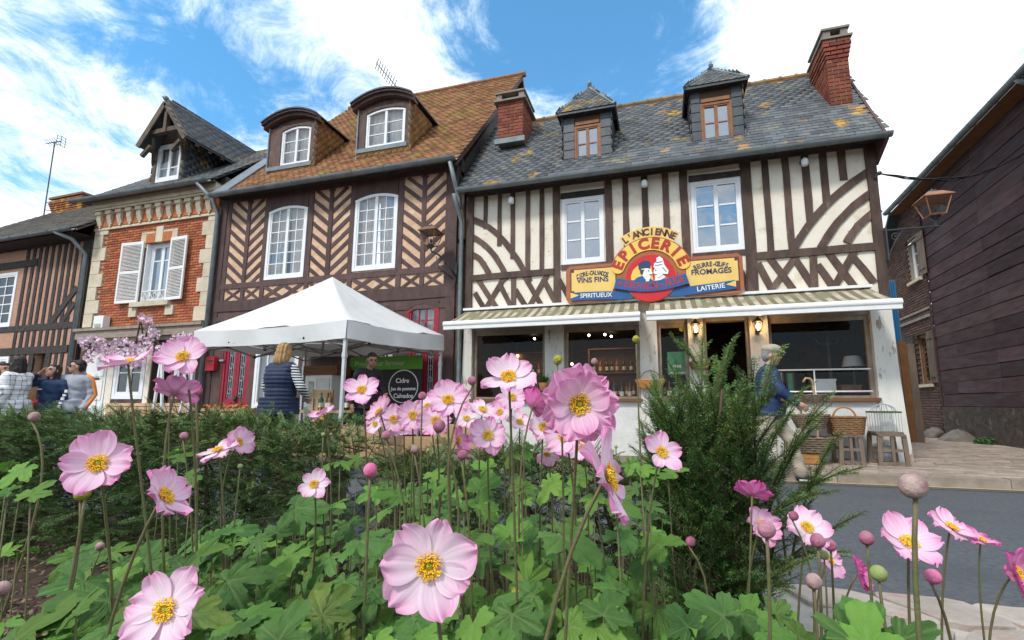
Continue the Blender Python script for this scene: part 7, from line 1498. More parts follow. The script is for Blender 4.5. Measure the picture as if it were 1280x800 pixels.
    for s in (-1, 1): e = MB(); e.ball((0, 0, 0), (.013, .008, .0085), 8, 6, HM @ Matrix.Translation((s * .031, -.083, .008))); obj('eye', e, 'eye_dark', t, smooth=True, keep=False); e = MB(); e.tube([HM @ V((s * .014, -.094, .030)), HM @ V((s * .034, -.092, .037)), HM @ V((s * .052, -.078, .031))], .0055, 5); obj('eyebrow', e, hair, t, smooth=True, keep=False)
    e = MB(); e.ball((0, 0, 0), (.024, .007, .0075), 10, 6, HM @ Matrix.Translation((0, -.096, -.055))); obj('mouth', e, 'lip', t, smooth=True, keep=False)
    # hair
    h = MB()
    def hh(c, r): h.ball((0, 0, 0), r, 14, 10, HM @ Matrix.Translation(c))
    hh((0, .03, .045), (.084, .092, .088)); hh((0, .055, .0), (.078, .068, .085))
    if hair_style != 'short':
        for s in (-1, 1): hh((s * .066, .025, -.03), (.028, .058, .085)); hh((s * .06, .04, -.10), (.032, .05, .07))
        hh((0, .07, -.08), (.075, .05, .10)); hh((0, -.01, .085), (.068, .062, .035))
        if hair_style == 'long': hh((0, .08, -.20), (.085, .05, .13)); [hh((s * .07, .05, -.19), (.035, .045, .12)) for s in (-1, 1)]
    else: hh((0, -.02, .088), (.062, .06, .03))
    link('hair', remesh(h, .009, 2, hair, 'hair', lambda c, n: n * .006 * math.sin(c.x * 160 + c.y * 60) * (1 if hair_style != 'short' else .4)), t, keep=False)
    fd = lambda c, n: n * fold * (math.sin(c.z * 30 + 2.2 * math.sin(c.x * 11 + c.y * 7) + c.x * 14) + .5 * math.sin(c.z * 57 + 3 * math.sin(c.x * 9) - c.y * 20))
    m = MB()
    if vest: fd = lambda c, n: n * (.010 * abs(math.sin(c.z * 62)) - .004)
    torso(m, top[1], top[3])
    if not vest: arms(m, top[1] * .85, .94)
    if hood: limb(m, neck + V((-.06, .07, .0)), .05, neck + V((.06, .07, .0)), .05); limb(m, neck + V((-.07, .0, .0)), .035, neck + V((-.05, .08, .03)), .05); limb(m, neck + V((.07, .0, .0)), .035, neck + V((.05, .08, .03)), .05)
    link(top[2], remesh(m, .011, 2, top[0], top[2], fd), t, keep=False)
    if vest: m = MB(); arms(m, .012, .95); limb(m, D['shL'], .066, D['shR'], .066); link('striped_shirt', remesh(m, .011, 2, 'sailor', 'striped_shirt'), t, keep=False)
    if stripe:
        for s in 'L': 
            m = MB(); a, b, c = D['sh' + s], D['el' + s], D['wr' + s]; o_ = V((.058, -.012, 0)); pts = [a + V((-.02, -.02, .065)), a + o_ + V((0, 0, .01)), a.lerp(b, .5) + o_ * 1.02, b + o_ * .92, b.lerp(c, .5) + o_ * .82, b.lerp(c, .9) + o_ * .72]; m.tube(pts, [.026, .03, .032, .032, .03, .026], 10); obj('sleeve_stripe', m, stripe, t, smooth=True, keep=False)
    m = MB(); g = legs[1]; m.ball((0, ln(.95), .95), (.17 * build + g, .12 * build + g, .13), 18, 12); leg(m, g); link('trousers', remesh(m, .012, 2, legs[0], 'trousers', lambda c, n: n * .006 * math.sin(c.z * 38 + c.x * 30)), t, keep=False)
    for s in 'LR':
        a = D['ank' + s]; to = V(J['toe' + s]) if J and 'toe' + s in J else a + V((.01, -.17, -.055)); m = MB(); limb(m, a + V((0, .03, -.05)), .04, a + V((0, .0, -.01)), .045); limb(m, a + V((0, .03, -.05)), .038, to, .034); o = link('shoe', remesh(m, .010, 2, shoes, 'shoe'), t, keep=False)
        m = MB(); q = a + V((0, .03, -.075)); w2 = V((.036, 0, 0)); m.add([q - w2, q + w2, to + w2 + V((0, -.03, -.028)), to - w2 + V((0, -.03, -.028)), q - w2 + V((0, 0, .015)), q + w2 + V((0, 0, .015)), to + w2 + V((0, -.03, -.013)), to - w2 + V((0, -.03, -.013))], [(0, 3, 2, 1), (4, 5, 6, 7), (0, 1, 5, 4), (1, 2, 6, 5), (2, 3, 7, 6), (3, 0, 4, 7)]); obj('sole', m, 'shoe_white', o, keep=False)
    if glasses:
        m = MB()
        for s in (-1, 1): m.ball((0, 0, 0), (.026, .009, .019), 10, 6, HM @ Matrix.Translation((s * .032, -.094, .008))); m.tube([HM @ V((s * .055, -.092, .014)), HM @ V((s * .08, -.02, .012)), HM @ V((s * .082, .02, .0))], .004, 4)
        m.tube([HM @ V((-.02, -.102, .014)), HM @ V((.02, -.102, .014))], .005, 4); obj('sunglasses', m, 'eye_dark', t, smooth=True, keep=False)
    if cap:
        m = MB(); m.ball((0, 0, 0), (.101, .124, .070), 16, 10, HM @ Matrix.Translation((0, .004, .088))); m.ball((0, 0, 0), (.07, .07, .014), 14, 8, HM @ Matrix.Translation((0, -.10, .062)) @ Matrix.Rotation(rad(14), 4, 'X')); link('flat_cap', remesh(m, .008, 2, cap, 'flat_cap'), t, keep=False)
    t['J'] = 0; del t['J']; return t, D, HM
def spot(px, d, z=0.0):                          # a place on the ground, d metres ahead of the camera, under a photo column
    r = (px - PCX) / FPX * d; c, s = math.cos(YAW), math.sin(YAW); return V((r * c - d * s, r * s + d * c, z))
GP = 'people walking past the houses on the left'
s = spot(23, 7.6); person('dark-haired woman in a white plaid shirt, seen from behind at the left edge', s, rad(-62), 1.02, dict(elR=(-.25, -.08, 1.16), wrR=(-.1, -.22, 1.12)), (-28, -4), 'skin', 'hair_black', 'bob', ('plaid', .035, 'plaid_shirt', .80), legs=('dark_trousers', .014), grp=GP)
s = spot(68, 8.0); tn, Dn, _ = person('long-haired woman in a navy hooded sweatshirt holding one hand to her ear', s, rad(22), .965, dict(elR=(-.40, -.10, 1.36), wrR=(-.16, -.11, 1.56), elL=(.26, .02, 1.14), wrL=(.2, -.12, .93)), (-12, 12), 'skin', 'hair_black', 'long', ('navy', .022, 'sweatshirt', .84), legs=('jeans', .014), hood=True, grp=GP)
m = MB(); a, b = Dn['shL'].lerp(Dn['elL'], .55) + V((.05, -.055, 0)), Dn['elL'].lerp(Dn['wrL'], .7) + V((.04, -.05, 0))
for k in range(5): q = a.lerp(b, k / 4); m.box(q.x - .022, q.x + .022, q.y - .012, q.y + .01, q.z - .026, q.z + .026 - .012 * (k % 2))
obj('sleeve_print', m, 'print_white', tn, keep=False); m = MB(); m.box(-.10, -.04, -.163, -.135, 1.29, 1.305); obj('chest_print', m, 'print_white', tn, keep=False)
s = spot(97, 8.15); person('man in sunglasses and a grey hooded sweatshirt with orange sleeve stripes', s, rad(26), 1.02, dict(elL=(.25, .03, 1.14), wrL=(.22, -.10, .90), elR=(-.25, .03, 1.14), wrR=(-.22, -.10, .9)), (-62, 2), 'skin', 'hair_black', 'short', ('grey_marl', .024, 'sweatshirt', .84), legs=('jeans', .014), hood=True, glasses=True, stripe='stripe_orange', grp=GP)
s = spot(40, 8.6); person('small child in a red coat between the plaid shirt and the navy sweatshirt', s, rad(-150), .72, None, (0, 0), 'skin', 'hair_blond', 'bob', ('red_cloth', .035, 'coat', .74), legs=('dark_trousers', .012), grp=GP)
s = spot(2, 8.3); person('dark-haired person in dark clothes half cut off by the left edge of the picture', s, rad(100), 1.0, None, (0, 0), 'skin', 'hair_black', 'bob', ('black_cloth', .022, 'jacket', .84), legs=('jeans', .014), grp=GP)
s = spot(352, 6.05); person('blond woman in a navy quilted waistcoat and striped sleeves, seen from behind', s, rad(176), 1.03, dict(elL=(.30, -.04, 1.18), wrL=(.20, -.24, 1.06), elR=(-.30, -.04, 1.18), wrR=(-.20, -.24, 1.06)), (18, -12), 'skin', 'hair_blond', 'bob', ('navy_vest', .042, 'quilted_waistcoat', .84), legs=('dark_trousers', .016), vest=True, build=1.10)
s = spot(457, 7.7, .118); person('stallholder in black standing behind the front tent pole, before the banner', s, rad(70), .99, dict(elL=(.25, -.06, 1.16), wrL=(.2, -.25, 1.05)), (-20, -16), 'skin_dark', 'hair_black', 'short', ('black_cloth', .022, 'jacket', .84), legs=('dark_trousers', .014), lean=.2)
s = V((GR(962, 603).x + .02, 6.55, 0)); person('elderly man in a beige flat cap, blue jacket and beige trousers striding past the grocery', s, rad(84), 1.0, dict(kneL=(.09, -.24, .56), ankL=(.10, -.34, .12), toeL=(.10, -.52, .07), kneR=(-.09, .06, .49), ankR=(-.09, .36, .20), toeR=(-.09, .26, .05), elL=(.25, .16, 1.18), wrL=(.26, .04, .95), elR=(-.25, -.12, 1.15), wrR=(-.22, -.30, 1.02)), (-6, -6), 'skin', 'hair_grey', 'short', ('jacket_blue', .034, 'jacket', .86), legs=('beige', .03), shoes='shoe_black', lean=.09, cap='cap_beige', build=1.05, fold=.004)
FWD = V((-math.sin(YAW) * math.cos(PITCH), math.cos(YAW) * math.cos(PITCH), math.sin(PITCH))); RGT = V((math.cos(YAW), math.sin(YAW), 0)); UPV = RGT.cross(FWD)
# ---------------------------------------------------------------- yew: needle sprays
def spray(L_, n, nl, nw, seed, droop=.1, flat=.35, rad_=0):
    rr = random.Random(seed); b = MB(); pts = [V((0, L_ * i / 4, -droop * L_ * (i / 4) ** 2)) for i in range(5)]
    b.cur = 1; b.tube(pts, [.0022, .002, .0017, .0013, .0008], 3, caps=False); b.cur = 0
    for i in range(n):
        t = (i + .5) / n; p = V((0, L_ * t, -droop * L_ * t * t)); s = 1 if i % 2 else -1; l = nl * (1 - .45 * t ** 3) * rr.uniform(.8, 1.1); up = rr.uniform(-rad_, rad_) if rad_ else rr.uniform(-.1, flat)
        d = V((s * math.cos(up) * .95, .30 + .3 * t, math.sin(up))).normalized(); w_ = d.cross(V((0, 0, 1))).normalized() * nw; w_ = (w_ + V((0, 0, rr.uniform(-.5, .5) * nw))); e = p + d * l - V((0, 0, l * .08)); mid = p + d * l * .5 + V((0, 0, l * .04))
        b.add([p, mid - w_, e, mid + w_], [(0, 1, 2, 3)])
    return b
def place(p, d, roll, s):
    d = d.normalized(); up = V((0, 0, 1)) if abs(d.z) < .95 else V((1, 0, 0)); x = d.cross(up).normalized(); z = x.cross(d).normalized(); q = Matrix.Rotation(roll, 4, d); x, z = (q @ x), (q @ z)
    return Matrix(((x.x * s, d.x * s, z.x * s, p.x), (x.y * s, d.y * s, z.y * s, p.y), (x.z * s, d.z * s, z.z * s, p.z), (0, 0, 0, 1)))
SPR = [spray(.10, 34, .019, .0014, k) for k in range(4)]
def sprays(name, ms, par, mat, tmpl=None):
    tmpl = tmpl or SPR
    for k in range(len(tmpl)):
        sub = ms[k::len(tmpl)]
        if sub: o = link(name, joined(name, tmpl[k], sub, [mat, 'twig']), par); o['kind'] = 'stuff'
def hedge(label, x0, x1, y0, y1, zt, n, seed, dens_top=.3):
    rr = random.Random(seed); t = thing('yew_hedge', label, 'hedge', ((x0 + x1) / 2, (y0 + y1) / 2, .1)); ms, fr = [], []
    for k in range(max(2, int((x1 - x0) / .35))):
        x = x0 + .2 + .35 * k; yy = (y0 + y1) / 2 + rr.uniform(-.08, .08); m = MB(); m.tube([(x, yy, .05), (x + rr.uniform(-.05, .05), yy, .3), (x + rr.uniform(-.1, .1), yy + rr.uniform(-.1, .1), zt * .8)], [.022, .017, .006], 6); 
        for _ in range(5): z = rr.uniform(.2, zt * .7); m.tube([(x, yy, z), (x + rr.uniform(-.25, .25), yy + rr.uniform(-.3, .1), z + rr.uniform(.08, .3))], [.009, .003], 4, caps=False)
        obj('trunk', m, 'bark', t, smooth=True)
    for _ in range(n):
        x = rr.uniform(x0, x1); bump_ = .05 * math.sin(x * 5.3 + seed) + .035 * math.sin(x * 13.1)
        if rr.random() < dens_top: y = rr.uniform(y0, y1); z = zt + bump_ - rr.uniform(.0, .12) ; d = V((rr.uniform(-.7, .7), rr.uniform(-.8, .4), rr.uniform(.15, 1.0)))
        else: z = .08 + (zt - .06 + bump_) * rr.random() ** .8; y = y0 + rr.uniform(-.03, .22) ** 1 + .05 * math.sin(x * 7 + z * 9); d = V((rr.uniform(-.9, .9), -rr.uniform(.2, 1), rr.uniform(-.25, .6)))
        (fr if (z > zt - .12 and rr.random() < .7) or rr.random() < .04 else ms).append(place(V((x, y, z)), d, rr.uniform(-.8, .8), rr.uniform(.75, 1.5)))
    for _ in range(n // 3): ms.append(place(V((rr.uniform(x0, x1), rr.uniform(y0 + .15, y1), rr.uniform(.2, zt - .05))), V((rr.uniform(-1, 1), rr.uniform(-1, 1), rr.uniform(-.2, .8))), rr.uniform(-1, 1), rr.uniform(1.2, 2.0)))
    sprays('foliage', ms, t, 'yew'); sprays('fresh_foliage', fr, t, 'yew_fresh')
    return t
hedge('dark clipped yew hedge running along the left side behind the flowers', -6.4, -1.72, 1.95, 2.6, .865, 6200, 3)
hedge('lower looser yew hedge behind the flowers between the stall and the yew bush', -1.55, .25, 2.15, 2.6, .70, 1500, 5, .45)
# the loose yew bush on the right
sb = spot(893, 1.75, .1); yb_t = thing('yew_bush', 'loose young yew bush with long feathery branches in front of the shop door', 'bush', tuple(sb)); rr = random.Random(11)
m = MB()
for k in range(4): m.tube([sb + V((rr.uniform(-.04, .04), rr.uniform(-.04, .04), -.05)), sb + V((rr.uniform(-.08, .08), rr.uniform(-.08, .08), .4)), sb + V((rr.uniform(-.15, .15), rr.uniform(-.15, .15), .95))], [.016, .011, .004], 6)
obj('trunk', m, 'bark', yb_t, smooth=True)
tips = [(1058, 589, 1.45), (1022, 512, 1.55), (1000, 492, 1.62), (968, 452, 1.7), (940, 470, 1.6), (912, 440, 1.75), (878, 428, 1.85), (902, 458, 1.7), (852, 432, 1.9), (845, 470, 1.8), (826, 500, 1.7), (806, 545, 1.7), (792, 590, 1.7), (1040, 556, 1.5), (1012, 540, 1.6), (985, 520, 1.6), (1020, 618, 1.45), (985, 640, 1.45), (958, 500, 1.5), (930, 520, 1.5), (890, 500, 1.55), (865, 520, 1.55), (840, 560, 1.55), (1005, 700, 1.45), (975, 735, 1.4), (940, 770, 1.4), (1040, 690, 1.5), (1060, 650, 1.55)]
for _ in range(150): tips.append((885 + 92 * rr.uniform(-1, 1) * rr.random() ** .3, rr.uniform(505, 775), rr.uniform(1.4, 2.05)))
for _ in range(34): tips.append((rr.uniform(806, 985), rr.uniform(478, 545), rr.uniform(1.5, 2.0)))
SP2 = [spray(.11, 44, .021, .0015, 20 + k, .04, .2, 1.0) for k in range(4)]; ms, fr = [], []; bm_ = MB()
for i, (px, py, d) in enumerate(tips):
    px = min(px, 925) if i > 27 and py < 560 else px; e = AT(px, py, d); b0 = sb + RGT * (rr.uniform(-.12, .12) + .45 * max(-.4, min(.3, (e - sb).dot(RGT)))) + V((0, rr.uniform(-.1, .1), max(.05, min(.72, (e.z - .1) * rr.uniform(.3, .75))))); hor = (e - b0); c = b0 + V((hor.x * .38, hor.y * .38, hor.z * .62 + .05 * hor.length * rr.uniform(-.5, 1.2))); n = max(5, int(hor.length / .02))
    pts = [b0 * (1 - u) ** 2 + c * 2 * u * (1 - u) + e * u * u for u in [k / n for k in range(n + 1)]]; bm_.tube(pts[::2] + ([pts[-1]] if n % 2 else []), [.005 - .0036 * k / max(1, len(pts[::2])) for k in range(len(pts[::2]) + (1 if n % 2 else 0))], 4, caps=False)
    for k in range(1, n):
        u = k / n
        if u < .15: continue
        tg = (pts[k + 1] - pts[k - 1]).normalized(); sd = tg.cross(V((0, 0, 1))).normalized() * (1 if k % 2 else -1); dd = tg * rr.uniform(.7, 1.1) + sd * rr.uniform(.6, 1.2) * (1 - .45 * u) + V((0, 0, rr.uniform(-.25, .35))); out = (u > .5 and i < 28) or (u > .5 and e.z > .85 and rr.random() < .75) or rr.random() < .15
        if u > .3 and k % 3 == 0: (fr if out else ms).append(place(pts[k], tg + V((rr.uniform(-.15, .15), rr.uniform(-.15, .15), rr.uniform(-.15, .15))), rr.uniform(-.6, .6), rr.uniform(.8, 1.1)))
        if rr.random() < .75: (fr if out else ms).append(place(pts[k], dd, rr.uniform(-.5, .5), rr.uniform(.6, 1.35) * (1.15 - .5 * u)))
    (fr if i < 28 else ms).append(place(pts[-2], pts[-1] - pts[-2], 0, .8))
obj('branches', bm_, 'twig', yb_t)['kind'] = 'stuff'; sprays('foliage', ms, yb_t, 'yew', SP2); sprays('fresh_foliage', fr, yb_t, 'yew_fresh', SP2)

# ---------------------------------------------------------------- Japanese anemones
def add_attr(me, name, vals): a = me.attributes.new(name, 'FLOAT', 'POINT'); a.data.foreach_set('value', vals)
def petal_mesh(mat, seed, cup, wid):
    rr = random.Random(seed); nu, nv = 12, 22; v = []; al = []; st = []; f = []; ph = rr.uniform(0, 6); nt_ = rr.uniform(-.35, .35); rr_n = rr.uniform(.0, .10); kk = rr.uniform(-.5, .5)
    for i in range(nu + 1):
        t = i / nu; w_ = wid * (.17 + .83 * min(1, math.sin(min(t / .60, 1) * math.pi / 2) ** 1.15)) * (1 if t < .66 else math.cos((t - .66) / .34 * 1.36) ** .55)
        for j in range(nv + 1):
            s = j / nv * 2 - 1; notch = -rr_n * math.exp(-((s - nt_) / .2) ** 2) + .022 * math.sin(s * 4 + ph) + .006 * math.sin(s * 13 + ph * 2)
            y = t * (1 + (notch if t > .5 else 0) * (t - .5) * 2) - .05 * s * s * t; x = s * w_ * .5
            z = cup * t * t + .24 * wid * (s * s) * (1 - t * .5) * t + .014 * math.sin(s * 9.5 + ph) * t + .05 * kk * s * t * t + .006 * math.sin(s * 24 + ph) * t + .03 * t ** 3 * math.sin(s * 4.2 + ph * 3) + .16 * max(0, t - .62) * math.sin(s * 6.5 + ph) - .10 * max(0, t - .72) ** 1.2
            v.append((x, y, z)); al.append(t); st.append(.5 + .5 * math.sin(s * 27 + ph) * (.4 + .6 * math.sin(s * 9 + ph * 2)) * min(1, t * 2.5))
    for i in range(nu):
        for j in range(nv): a = i * (nv + 1) + j; f.append((a, a + 1, a + nv + 2, a + nv + 1))
    me = bpy.data.meshes.new('petal'); me.from_pydata(v, [], f); me.update(); add_attr(me, 'along', al); add_attr(me, 'streak', st); me.polygons.foreach_set('use_smooth', [True] * len(f)); me.materials.append(MATS[mat]); return me
PET = {k: [petal_mesh(m_, s + 40, c, w_) for s, (c, w_) in enumerate(((.08, .80), (.16, .92), (.02, .70), (.26, .84), (.12, .60), (-.04, .76), (.20, .72)))] for k, m_ in (('pale', 'petal_pale'), ('pink', 'petal_pink'), ('deep', 'petal_deep'))}
def stamens_mesh():
    rr = random.Random(5); b = MB()
    for i in range(230):
        a = rr.uniform(0, 6.283); q = rr.uniform(.10, .29) ** 1.0; h = rr.uniform(.09, .17) * (1.12 - q); e = V((q * 1.1 * math.cos(a), q * 1.1 * math.sin(a), h)); b.tube([(q * .42 * math.cos(a), q * .42 * math.sin(a), .0), e * .96], .0065, 3, caps=False); b.ball(e, (.021, .021, .017), 5, 3)
    return b.mesh('stamens', 'stamen_yellow', True)
STA = stamens_mesh()
def pistil_mesh():
    b = MB(); b.ball((0, 0, .05), (.092, .092, .088), 14, 9); rr = random.Random(2)
    for i in range(70): a = math.acos(rr.uniform(0, 1)); q = rr.uniform(0, 6.28); b.ball((.09 * math.sin(a) * math.cos(q), .09 * math.sin(a) * math.sin(q), .05 + .086 * math.cos(a)), .011, 4, 3)
    return b.mesh('pistil', 'pistil_green', True)
PIS = pistil_mesh()
def wpart(name, me, M4, par):
    o = bpy.data.objects.new(name, me); COL.objects.link(o); o.matrix_basis = M4; o.parent = par; o.matrix_parent_inverse = inv(par); return o
def stem(par, top, d0, base, r0, r1, mat='stem_green', name='stem'):
    L_ = (top - base).length; c1 = top + d0.normalized() * L_ * .22; c2 = base + V((0, 0, L_ * .45)); pts = [top * (1 - u) ** 3 + c1 * 3 * u * (1 - u) ** 2 + c2 * 3 * u * u * (1 - u) + base * u ** 3 for u in [k / 18 for k in range(19)]]
    m = MB(); m.tube(pts, [r0 + (r1 - r0) * k / 18 for k in range(19)], 7); return obj(name, m, mat, par, smooth=True)
def base_under(c, dx, back):
    b = c + RGT.normalized() * dx + V((FWD.x, FWD.y, 0)).normalized() * back; b.z = .10; return b
rf = random.Random(21)
def anemone(px, py, dia, n3, kind, label, npet=7, layers=1, size=.070, dx=0.0, back=0.05, open_=.0, grp='anemone flowers in bloom'):
    d = FPX * size / dia * 1.10 * (1 + ((px - PCX) ** 2 + (py - PCY) ** 2) / FPX ** 2) ** .3; c = AT(px, py, d); n = (RGT * n3[0] + UPV * n3[1] - FWD * n3[2]).normalized(); b = base_under(c, dx + rf.uniform(-.02, .02), back); t = thing('anemone', label, 'flower', tuple(b), 0, grp)
    x = n.cross(V((.3, .2, 1)) if abs(n.z) < .9 else V((1, 0, 0))).normalized(); y = n.cross(x); F = Matrix(((x.x, y.x, n.x, c.x), (x.y, y.y, n.y, c.y), (x.z, y.z, n.z, c.z), (0, 0, 0, 1))); r_ = size / 2; a0 = rf.uniform(0, 6)
    for ly in range(layers):
        k_ = npet if ly == 0 else max(4, npet - 2)
        for i in range(k_):
            a = a0 + 2 * math.pi * (i + rf.uniform(-.16, .16)) / k_ + ly * .4; s = r_ * (1 - .14 * ly) * rf.uniform(.90, 1.08); tl = open_ + rf.uniform(-.10, .14) + .20 * ly + (.07 if i % 2 else 0)
            wpart('petal', rf.choice(PET[kind]), F @ Matrix.Rotation(a, 4, 'Z') @ Matrix.Translation((0, r_ * .05, r_ * (.015 * (i % 3) + .04 * ly))) @ Matrix.Rotation(tl, 4, 'X') @ Matrix.Rotation(rf.uniform(-.14, .14), 4, 'Y') @ Matrix.Diagonal((s * rf.uniform(.95, 1.15), s, s, 1)), t)
    wpart('stamens', STA, F @ Matrix.Translation((0, 0, r_ * .05)) @ Matrix.Diagonal((r_ * .95, r_ * .95, r_ * 1.0, 1)), t); wpart('pistil', PIS, F @ Matrix.Translation((0, 0, r_ * .05)) @ Matrix.Diagonal((r_ * .85,) * 3 + (1,)), t)
    stem(t, c - n * r_ * .02, -n * .6 + V((0, 0, -.8)), b, .0015, .0026); return t
T_ = (0, .25, .95)
for a in (
 (538, 706, 136, (.0, .22, .95), 'pale', 'largest open pale pink anemone, facing the camera at the bottom centre', 7, 1, .070, .06, .05),
 (210, 762, 132, (-.05, .45, .85), 'pale', 'large pale anemone with a broad yellow centre at the bottom left corner', 7, 1, .070, -.09, .04),
 (124, 580, 102, (.38, .42, .80), 'pink', 'large pink anemone turned half right, above the two thick stems on the left', 8, 1, .070, .02, .1, .15),
 (203, 622, 104, (.74, .45, -.18), 'pink', 'pink anemone seen from the side, below and right of the large left one', 7, 1, .070, -.09, .05, .1),
 (160, 455, 76, (-.10, .93, .28), 'pale', 'flat side-on pale anemone in front of the blossom garland, left of its neighbour', 6, 1, .068, .05, .1, .05),
 (230, 447, 68, (.15, .55, .78), 'pink', 'open pink anemone right below the brick house corner, left of the tent canopy', 6, 1, .068, .0, .1, .05),
 (218, 492, 66, (-.1, .60, -.55), 'pink', 'pink anemone seen from behind, below the pair in front of the garland', 6, 1, .066, .0, .1, .2),
 (273, 564, 56, (-.15, .92, .30), 'pale', 'pale drooping anemone in front of the hedge, joined to a side-on one', 6, 1, .066, .0, .1, -.15),
 (297, 553, 48, (.93, .25, .25), 'pink', 'side-on anemone facing right in front of the hedge', 6, 1, .060, .0, .1, .2),
 (393, 606, 46, (.1, .65, .70), 'pale', 'small pale anemone alone against the right end of the dark hedge', 6, 1, .055, -.02, .05),
 (453, 488, 50, (.02, .62, .76), 'pink', 'pink anemone right in front of the foot of the front tent pole', 6, 1, .066, .0, .1, .05),
 (405, 518, 40, (-.4, .85, .2), 'pink', 'side-on anemone at the right end of the hedge, below the pinwheel', 6, 1, .062, .0, .1, .1),
 (475, 516, 46, (-.5, .65, .5), 'pink', 'leftmost anemone of the dense cluster right of the tent pole', 7, 1, .064, .0, .1, .1),
 (492, 524, 42, (.1, .35, .9), 'pink', 'second anemone from the left in the dense cluster right of the tent pole', 7, 1, .064, .0, .05),
 (516, 519, 46, (.2, .4, .9), 'pink', 'anemone in the middle of the dense cluster right of the tent pole', 8, 1, .064, .0, .1),
 (545, 526, 48, (.0, .35, .93), 'pink', 'anemone at the right of the dense cluster, below the widest open one', 8, 1, .064, .0, .1),
 (560, 501, 58, (.1, .65, .72), 'pink', 'wide open pink anemone above the dense cluster, left of the white shop post', 7, 1, .068, .0, .1, .05),
 (505, 536, 40, (.1, .75, .5), 'pale', 'pale anemone low at the bottom edge of the dense cluster', 6, 1, .062, .0, .1),
 (572, 550, 38, (.85, .3, .3), 'deep', 'small deep pink side-on anemone under the dense cluster', 6, 1, .058, .0, .1, .1),
 (610, 545, 54, (.1, .55, .80), 'pink', 'open pink anemone right of the dense cluster, against the low hedge', 7, 1, .066, .0, .1),
 (603, 513, 44, (.25, .75, .4), 'pale', 'pale anemone with an orange tinge behind a small green bud', 6, 1, .064, .0, .1, -.1),
 (636, 473, 76, (-.05, .72, .66), 'pale', 'large pale anemone in front of the leftmost shop window', 6, 1, .070, .0, .1, .08),
 (640, 497, 42, (.1, .5, .85), 'pink', 'small pink anemone tucked under the large pale one before the shop window', 6, 1, .062, .0, .12),
 (666, 508, 52, (.5, .35, -.6), 'deep', 'deep pink anemone seen from behind, left of the big double one', 6, 1, .066, .0, .1, .25),
 (679, 535, 50, (.1, .6, .7), 'pale', 'pale anemone with raised petals, below left of the big double one', 5, 1, .066, .0, .1, .35),
 (684, 566, 36, (-.1, -.5, .6), 'pink', 'small nodding pink anemone below the raised pale one', 5, 1, .058, .0, .1, .3),
 (706, 545, 58, (-.4, .3, .8), 'pink', 'pink anemone squeezed between the big double one and the long side-on one', 7, 1, .066, .0, .1, .1),
 (724, 505, 108, (.0, .14, 1), 'pink', 'big double pink anemone facing the camera in front of the grocery', 9, 2, .074, -.02, .08, .0),
 (757, 598, 132, (.86, .30, .27), 'pale', 'long pale anemone seen edge-on facing right, below the big double one', 8, 1, .074, -.08, .02, .0),
 (535, 508, 36, (-.2, .6, .7), 'pink', 'small anemone behind the right part of the dense cluster', 6, 1, .06, .0, .2, .1),
 (470, 530, 32, (-.4, .3, .8), 'pale', 'small pale anemone low at the left edge of the dense cluster', 6, 1, .06, .0, .15, .1),
 (583, 524, 36, (.2, .7, .6), 'pale', 'small pale anemone between the dense cluster and the orange-tinged one', 6, 1, .06, .0, .15, .1),
 (625, 516, 38, (-.2, .6, .7), 'pink', 'small pink anemone below the large pale one before the shop window', 6, 1, .062, .0, .15, .1),
 (650, 528, 36, (.1, .7, .6), 'pale', 'small pale anemone left of the one with raised petals', 6, 1, .06, .0, .15, .15),
 (728, 560, 48, (-.3, .5, .5), 'pale', 'pale anemone hidden under the big double one', 6, 1, .064, .0, .12, .1),
 (826, 566, 62, (.25, .50, .80), 'pink', 'five-petalled pink anemone alone against the yew bush', 5, 1, .066, -.02, .05, .05),
 (940, 620, 56, (.35, .62, -.5), 'deep', 'deep pink anemone seen from behind at the right edge of the yew bush', 6, 1, .064, .0, .1, .2),
 (951, 657, 58, (.3, .55, .7), 'pink', 'pink anemone behind a fat round bud at the right edge of the yew bush', 7, 1, .066, -.01, .1, .1),
 (1008, 660, 66, (.0, .72, .62), 'pale', 'pale anemone in front of the road, left one of the row', 7, 1, .068, .02, .1, .05),
 (1036, 700, 54, (.5, .45, .6), 'pink', 'pink anemone half hidden by dark buds below the pale one before the road', 6, 1, .064, .0, .05, .0),
 (1072, 718, 54, (.75, .30, .55), 'deep', 'small deep pink double anemone facing right in front of the road', 8, 2, .058, .0, .02, .1),
 (1136, 680, 92, (-.15, .80, .42), 'pink', 'wide pink anemone behind the tallest bud, in front of the road', 6, 1, .072, .0, .05, .1),
 (1188, 660, 70, (.25, .85, .35), 'pink', 'pink anemone seen low from the side, right of the tallest bud', 7, 1, .070, -.03, .05, .05),
 (1226, 676, 56, (.2, .85, .2), 'deep', 'deep pink side-on anemone overlapping its neighbour before the road', 6, 1, .066, .02, .05, .05),
 (1268, 716, 84, (.35, .25, .85), 'deep', 'deep pink anemone cut off by the right edge of the picture', 7, 2, .072, -.03, .03, .1)):
    a = list(a) + [.0] * (12 - len(a)); anemone(*a[:11], open_=a[11])
